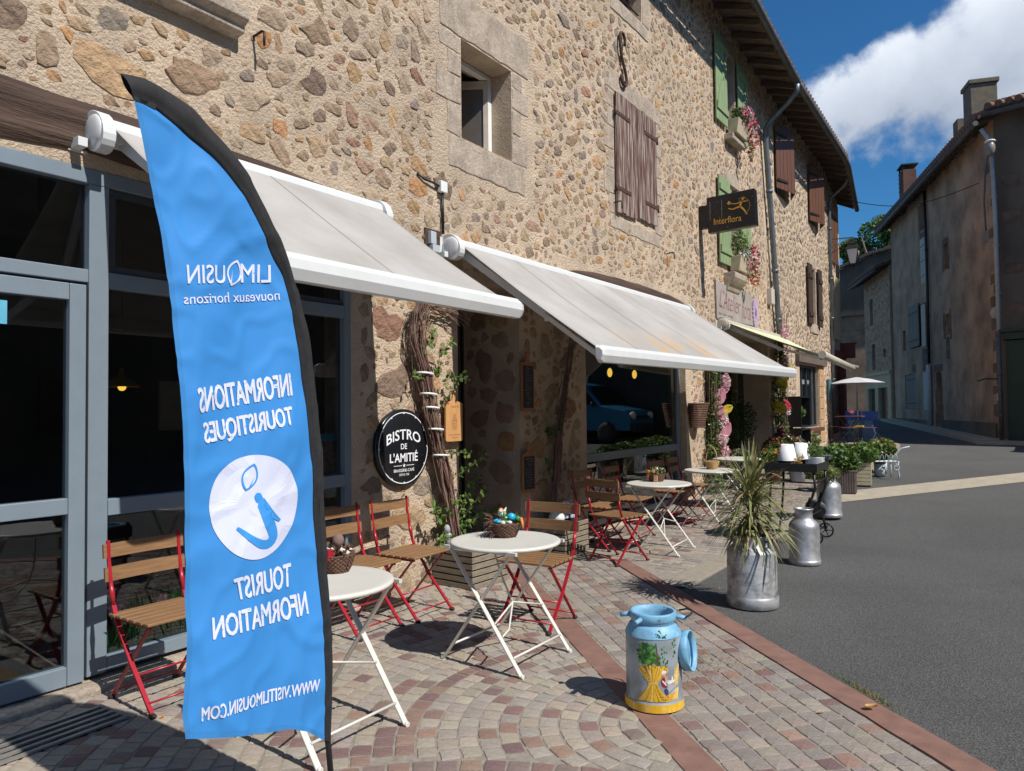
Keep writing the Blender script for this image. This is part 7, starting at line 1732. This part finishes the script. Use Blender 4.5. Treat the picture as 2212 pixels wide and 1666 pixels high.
BN = thing('garden_bench', 'small pale blue scrolled metal bench used as plant stand by the road', 'bench', (-2.12, 14.18, gz(14.18)), R(28))
for s_ in (-1, 1):
    x_ = s_ * .34; b = MB(); b.tube([(x_, -.16, 0), (x_ + s_ * .02, -.15, .06), (x_ - s_ * .01, -.16, .20), (x_, -.18, .30)], .011, 6); b.tube([(x_, .16, 0), (x_, .16, .30)], .011, 6); b.tube([(x_, -.18, .30), (x_, .18, .30)], .011, 6); b.build('leg', bw_, BN)
    b = MB(); b.tube([(x_, -.0, .30), (x_ + s_ * .03, -.0, .42), (x_ + s_ * .12, 0, .52), (x_ + s_ * .26, 0, .55)], .011, 6); b.tube(spiral((x_ - s_ * .04, -.18, .20), .02, .06, 1.3, (1, 0, 0), (0, 0, 1), 16), .008, 5); b.build('arm', bw_, BN)
b = MB()
for k in range(5): b.tube([(-.36, -.16 + k * .08, .30), (.36, -.16 + k * .08, .30)], .008, 6)
b.build('seat', bw_, BN); b = MB()
for k in range(9): x_ = -.30 + k * .075; b.tube([(x_ - .03, -.17, .31), (x_ - .02, -.17, .40), (x_, -.17, .43), (x_ + .02, -.17, .40), (x_ + .03, -.17, .31)], .005, 5)
b.build('scroll_rail', bw_, BN)
sp = [((-2.28, 14.18, .32), 'broad green shrub in full leaf at the left end of the pale blue bench', (0, 1, 0)), ((-2.08, 14.5, .35), 'green shrub with a few reddish flowers in the middle of the bench', (0, 0, 1, 1, 0, 0, 1, 2)), ((-2.12, 15.05, .36), 'rightmost green shrub behind the bench with reddish tips', (0, 1, 0, 1, 0, 1, 3)), ((-2.62, 13.9, .30), 'leftmost green shrub beside the pale blue bench', (0, 1))]
for k, (loc, lb, mi) in enumerate(sp):
    z_ = gz(loc[1]); t = plant(lb, (loc[0], loc[1], z_), [((0, 0, .46), (.27, .30, .17), 800, mi), ((.0, 0, .36), (.18, .20, .10), 250, mi)], [leaf_a, leaf_b, petal_p, petal_o], 'shrub', 'shrub', .042, seed=80 + k, stems=5, asp=.6)
    b = MB(); b.lathe([(0, .22), (.09, .22), (.12, .34), (.10, .34)], 16); b.build('pot', wicker, t); b = MB(); b.lathe([(0, .0), (.09, .0), (.09, .218), (0, .218)], 16); b.build('stand', bw_, t)

# ------------------------------------------------------------------ far cafe: parasol, table, chairs, blue bench
PA = thing('parasol', 'open white parasol at the far corner cafe', 'parasol', (-3.55, 21.3, gz(21.3)))
b = MB(); vs = [(0, 0, 1.86)]; n = 6
for ring, (rr, zz_) in enumerate(((.30, 1.80), (.60, 1.70))):
    for i in range(n * 2): a = PI * i / n; k = 1 if i % 2 == 0 else .93; vs.append((rr * k * math.cos(a), rr * k * math.sin(a), zz_ + (0 if i % 2 == 0 else -.004)))
m_ = n * 2; fs = [(0, 1 + i, 1 + (i + 1) % m_) for i in range(m_)] + [(1 + i, 1 + m_ + i, 1 + m_ + (i + 1) % m_, 1 + (i + 1) % m_) for i in range(m_)]; b.add([(x * 1.15, y * 1.15, z - .12) for x, y, z in vs], fs); b.build('canopy', leafy('white_parasol_cloth', (.66, .66, .70), (.74, .74, .78), .8), PA)
b = MB(); b.tube([(0, 0, 0), (0, 0, 1.74)], .02, 8); b.build('pole', zinc, PA)
wt = mat('wine_wood_top', (.16, .07, .05), .5); y_ = 21.0
FTB = thing('cafe_table', 'small dark slatted table with flower pot at the far corner cafe', 'table', (-3.68, y_, gz(y_))); b = MB(); b.box(-.32, .32, -.28, .28, .70, .72); b.build('table_top', wt, FTB)
for s_ in (-1, 1): b = MB(); b.bar((-.25, s_ * .24, 0), (.25, s_ * .24, .70), .02, .02); b.bar((.25, s_ * .24, 0), (-.25, s_ * .24, .70), .02, .02); b.build('leg', iron, FTB)
plant('tiny red flower pot on the far cafe table', (-3.64, y_, gz(y_) + .72), [((0, 0, .10), (.06, .06, .05), 60, (0, 1))], [petal_r, petal_lp], 'flower_pot', 'flower pot', .025, stems=1)
def stool(label, loc, rz, back=False, colr=None):
    t = thing('folding_stool' if not back else 'cafe_chair', label, 'chair', loc, rz); b = MB(); b.box(-.15, .15, -.15, .15, .44, .455); b.build('seat', colr or wt, t)
    for s_ in (-1, 1): b = MB(); b.bar((s_ * .17, -.17, 0), (s_ * .17, .17, .44), .018, .018); b.bar((s_ * .17, .17, 0), (s_ * .17, -.17, .44), .018, .018); b.build('leg', iron if colr is None else colr, t)
    if back: b = MB(); b.box(-.2, .2, .17, .19, .60, .82); b.box(-.2, -.18, .17, .19, .46, .6); b.box(.18, .2, .17, .19, .46, .6); b.build('backrest', colr, t)
    return t
stool('left dark folding stool before the far cafe table', (-4.0, 20.9, gz(20.9)), .1); stool('middle dark folding stool before the far cafe table', (-3.62, 20.45, gz(20.45)), -.2); stool('right dark folding stool at the far cafe table', (-3.18, 20.6, gz(20.6)), .4)
bl = mat('bright_blue_paint', (.02, .08, .36), .5); stool('blue folding chair on the left behind the far cafe table', (-3.72, 21.5, gz(21.5)), 0, True, bl); stool('blue folding chair on the right behind the far cafe table', (-3.32, 21.4, gz(21.4)), -.2, True, bl)
t = thing('folding_stool', 'yellow seat showing under the far cafe table', 'chair', (-3.55, 21.15, gz(21.15))); b = MB(); b.box(-.16, .16, -.12, .12, .42, .45); b.build('seat', mat('yellow_paint', (.62, .46, .03), .5), t); b = MB(); b.bar((-.14, 0, 0), (.14, 0, .42), .02, .02); b.bar((.14, 0, 0), (-.14, 0, .42), .02, .02); b.build('leg', iron, t)
t = thing('info_board', 'small blue green framed menu board on the dressed pillar', 'menu board', (XW + .03, 20.9, 1.9)); b = MB(); b.box(0, .04, -.18, .18, -.28, .28); b.build('frame', mat('teal_board', (.06, .12, .14), .5), t)

# ------------------------------------------------------------------ ground details
GR = thing('drain_grate', 'slotted metal drain grate in front of the glass door step', 'drain grate', (-3.74, 1.55, .0), R(2)); b = MB()
b.box(-.125, .125, -.35, .33, -.004, .004); b.build('pit', mat('dark_pit', (.006, .006, .006), 1), GR)
for x in (-.12, -.06, 0.0, .06, .12): b = MB(); b.box(x - .012, x + .012, -.36, .34, .010, .020); b.build('grate_bar', mat('grate_steel', (.30, .29, .27), .5, metal=.5) if 'grate_steel' not in MATS else MATS['grate_steel'], GR)
b = MB(); b.box(-.135, .135, -.375, -.36, .006, .022); b.box(-.135, .135, .34, .355, .006, .022); b.build('grate_frame', MATS['grate_steel'], GR)
t = MB(); n = 8; c_ = Vector((-.632, 3.955, .014))
vs = [];
for i in range(n + 1):
    q = i / n; w = .024 * math.sin(PI * q) ** .6
    for s_ in (-1, 0, 1): vs.append(c_ + Vector(((q - .5) * .06 + .2 * w * s_, w * s_ + .01 * q, .006 + .012 * abs(s_) + .014 * q * q)))
t.add(vs, [(3 * i + j, 3 * i + j + 1, 3 * i + 4 + j, 3 * i + 3 + j) for i in range(n) for j in range(2)], 0, True); o = t.build('fallen_leaf', leafy('dry_tan_leaf', (.55, .32, .12), (.62, .38, .16))); tag(o, 'single dry tan leaf lying on the red kerb', 'leaf')
b = MB(); r = random.Random(5)
for k in range(240):
    t_ = r.gauss(.0, .12); x = -1.02 + t_ * .72; y = 4.45 - t_ * .70; x, y = -.70 + t_ * .72 + r.gauss(0, .008), 4.205 - t_ * .694 + r.gauss(0, .008); h = r.uniform(.008, .03); a = r.uniform(0, 6.28)
    b.add([(x - .002, y, 0), (x + .002, y, 0), (x + .012 * math.cos(a), y + .012 * math.sin(a), h)], [(0, 1, 2)], r.choice((0, 0, 1)))
o = b.build('weeds', [leaf_a, wicker_l]); stuff(o); o['label'] = 'small weeds in the joint between red kerb and asphalt'; o['category'] = 'weeds'
b = MB()
for k in range(420): x, y = -1.55 + r.gauss(0, .16), 4.15 + r.gauss(0, .17); h = r.uniform(.006, .018); a = r.uniform(0, 6.28); b.add([(x - .003, y, 0.004), (x + .003, y, 0.004), (x + .014 * math.cos(a), y + .014 * math.sin(a), h)], [(0, 1, 2)], r.choice((0, 1, 1)))
o = b.build('moss', [leaf_a, wicker_l]); stuff(o); o['label'] = 'dry moss between the setts right of the painted can'; o['category'] = 'moss'
b = MB(); r = random.Random(12)
for k in range(46):
    x, y = (r.uniform(-4.1, -3.5), r.uniform(4.3, 6.9)) if k < 26 else (r.uniform(-4.1, .2), r.uniform(1.5, 7)); a = r.uniform(0, 6.28); s = r.uniform(.008, .02); c_, s_ = math.cos(a) * s, math.sin(a) * s; z = .010
    b.add([(x - c_, y - s_, z), (x + s_ * .5, y - c_ * .5, z + .006), (x + c_, y + s_, z + .003), (x - s_ * .5, y + c_ * .5, z + .008)], [(0, 1, 2), (0, 2, 3)], r.choice((0, 1)))
o = b.build('leaf_litter', [MATS['dry_tan_leaf'], MATS['orange_petal']]); stuff(o); o['label'] = 'scraps of dry leaves scattered on the terrace setts'; o['category'] = 'leaf litter'
# ------------------------------------------------------------------ inside the bistro windows
t = thing('pendant_lamp', 'yellow enamel pendant lamp glowing inside the first cafe window', 'lamp', (-5.6, 2.88, 1.70)); b = MB(); b.lathe([(.13, 0), (.10, .04), (.03, .08), (.012, .14), (0, .15)], 20); b.build('lamp_shade', mat('yellow_enamel', (.55, .30, .04), .4), t); b = MB(); b.ell((0, 0, .0), (.03, .03, .03), 10, 6); b.build('bulb', bulb_m, t); b = MB(); b.tube([(0, 0, .14), (0, 0, 1.15)], .004, 4); b.build('cord', black_m, t)
for (y, lb) in ((9.98, 'left glowing amber filament bulb inside the second cafe window'), (10.85, 'right glowing amber filament bulb inside the second cafe window')):
    t = thing('filament_bulb', lb, 'light bulb', (-5.1, y, 2.03)); b = MB(); b.ell((0, 0, 0), (.038, .038, .070), 12, 8); b.build('bulb', bulb_m, t); b = MB(); b.tube([(0, 0, .07), (0, 0, .13)], .02, 8); b.tube([(0, 0, .12), (0, 0, .68)], .004, 4); b.build('socket', black_m, t)
t = thing('grass_decoration', 'artificial grass strip with paper flowers standing behind the low first window', 'window decoration', (-4.30, 2.95, .12)); b = MB(); r = random.Random(2)
for k in range(2600): y = r.uniform(-.85, .87); x = r.uniform(-.03, .02); h = r.uniform(.22, .36); a = r.gauss(0, .05); c2 = r.gauss(0, .03); b.add([(x, y - .004, 0), (x, y + .004, 0), (x + c2, y + a * .5 + .003, h * .6), (x + c2 * 2, y + a, h)], [(0, 1, 2), (0, 2, 3)], r.choice((0, 1, 0)))
stuff(b.build('grass_blades', [leafy('grass_green', (.02, .10, .03), (.05, .18, .05)), leaf_b], t))
for (y, z, s, mi) in ((-.78, .32, .10, petal_v), (-.50, .25, .045, petal_p), (-.60, .17, .02, petal_o), (-.3, .36, .03, petal_o)):
    b = MB()
    for k in range(14): a = 2 * PI * k / 14 + (.2 if k % 2 else 0); u_ = Vector((.05 + .12 * (k % 2), math.cos(a), math.sin(a))).normalized(); n_ = Vector((0, -math.sin(a), math.cos(a))); c_ = Vector((.015, y, z)); b.add([c_, c_ + u_ * s * .6 + n_ * s * .22, c_ + u_ * s, c_ + u_ * s * .6 - n_ * s * .22], [(0, 1, 2, 3)])
    b.build('paper_flower', mi, t)
b = MB(); b.box(-4.44, -4.30, 2.09, 3.83, .06, .115); o = b.build('window_ledge', mat('mint_ledge', (.50, .60, .55), .6), HA); o.location = tuple(-v for v in OA)
t = thing('poster', 'colourful food poster behind the glass beside the flag pole', 'poster', (-4.29, 3.72, 1.17)); b = MB(); b.box(0, .003, -.09, .09, -.16, .16); b.build('paper', mat('mottled_food_print', (.45, .30, .18), .6, col2=(.25, .10, .05), scale=50, thr=(.45, .55)), t); b = MB(); b.box(.0032, .004, -.09, .09, .10, .16); b.build('header', mat('cyan_print', (.10, .38, .55), .6), t)
t = thing('sticker', 'cyan square sticker on the glass door at the left edge', 'sticker', (XW - .012, 1.50, 2.02)); b = MB(); b.box(0, .001, -.12, .085, -.06, .06); b.build('sheet', MATS['cyan_print'], t)
t = thing('door_mat', 'brown coir mat just inside the glass door', 'door mat', (-4.75, 1.4, .045)); b = MB(); b.box(-.3, .3, -.5, .4, 0, .02); b.build('mat', mat('coir', (.16, .09, .035), .95, var=.3, scale=60), t)
t = thing('interior_banner', 'blue roll-up banner standing inside the glass door', 'banner', (-4.95, 1.12, .05)); b = MB(); b.box(0, .01, -.15, .15, 0.02, 1.75); b.build('banner', mat('banner_blue', (.02, .18, .50), .6), t)
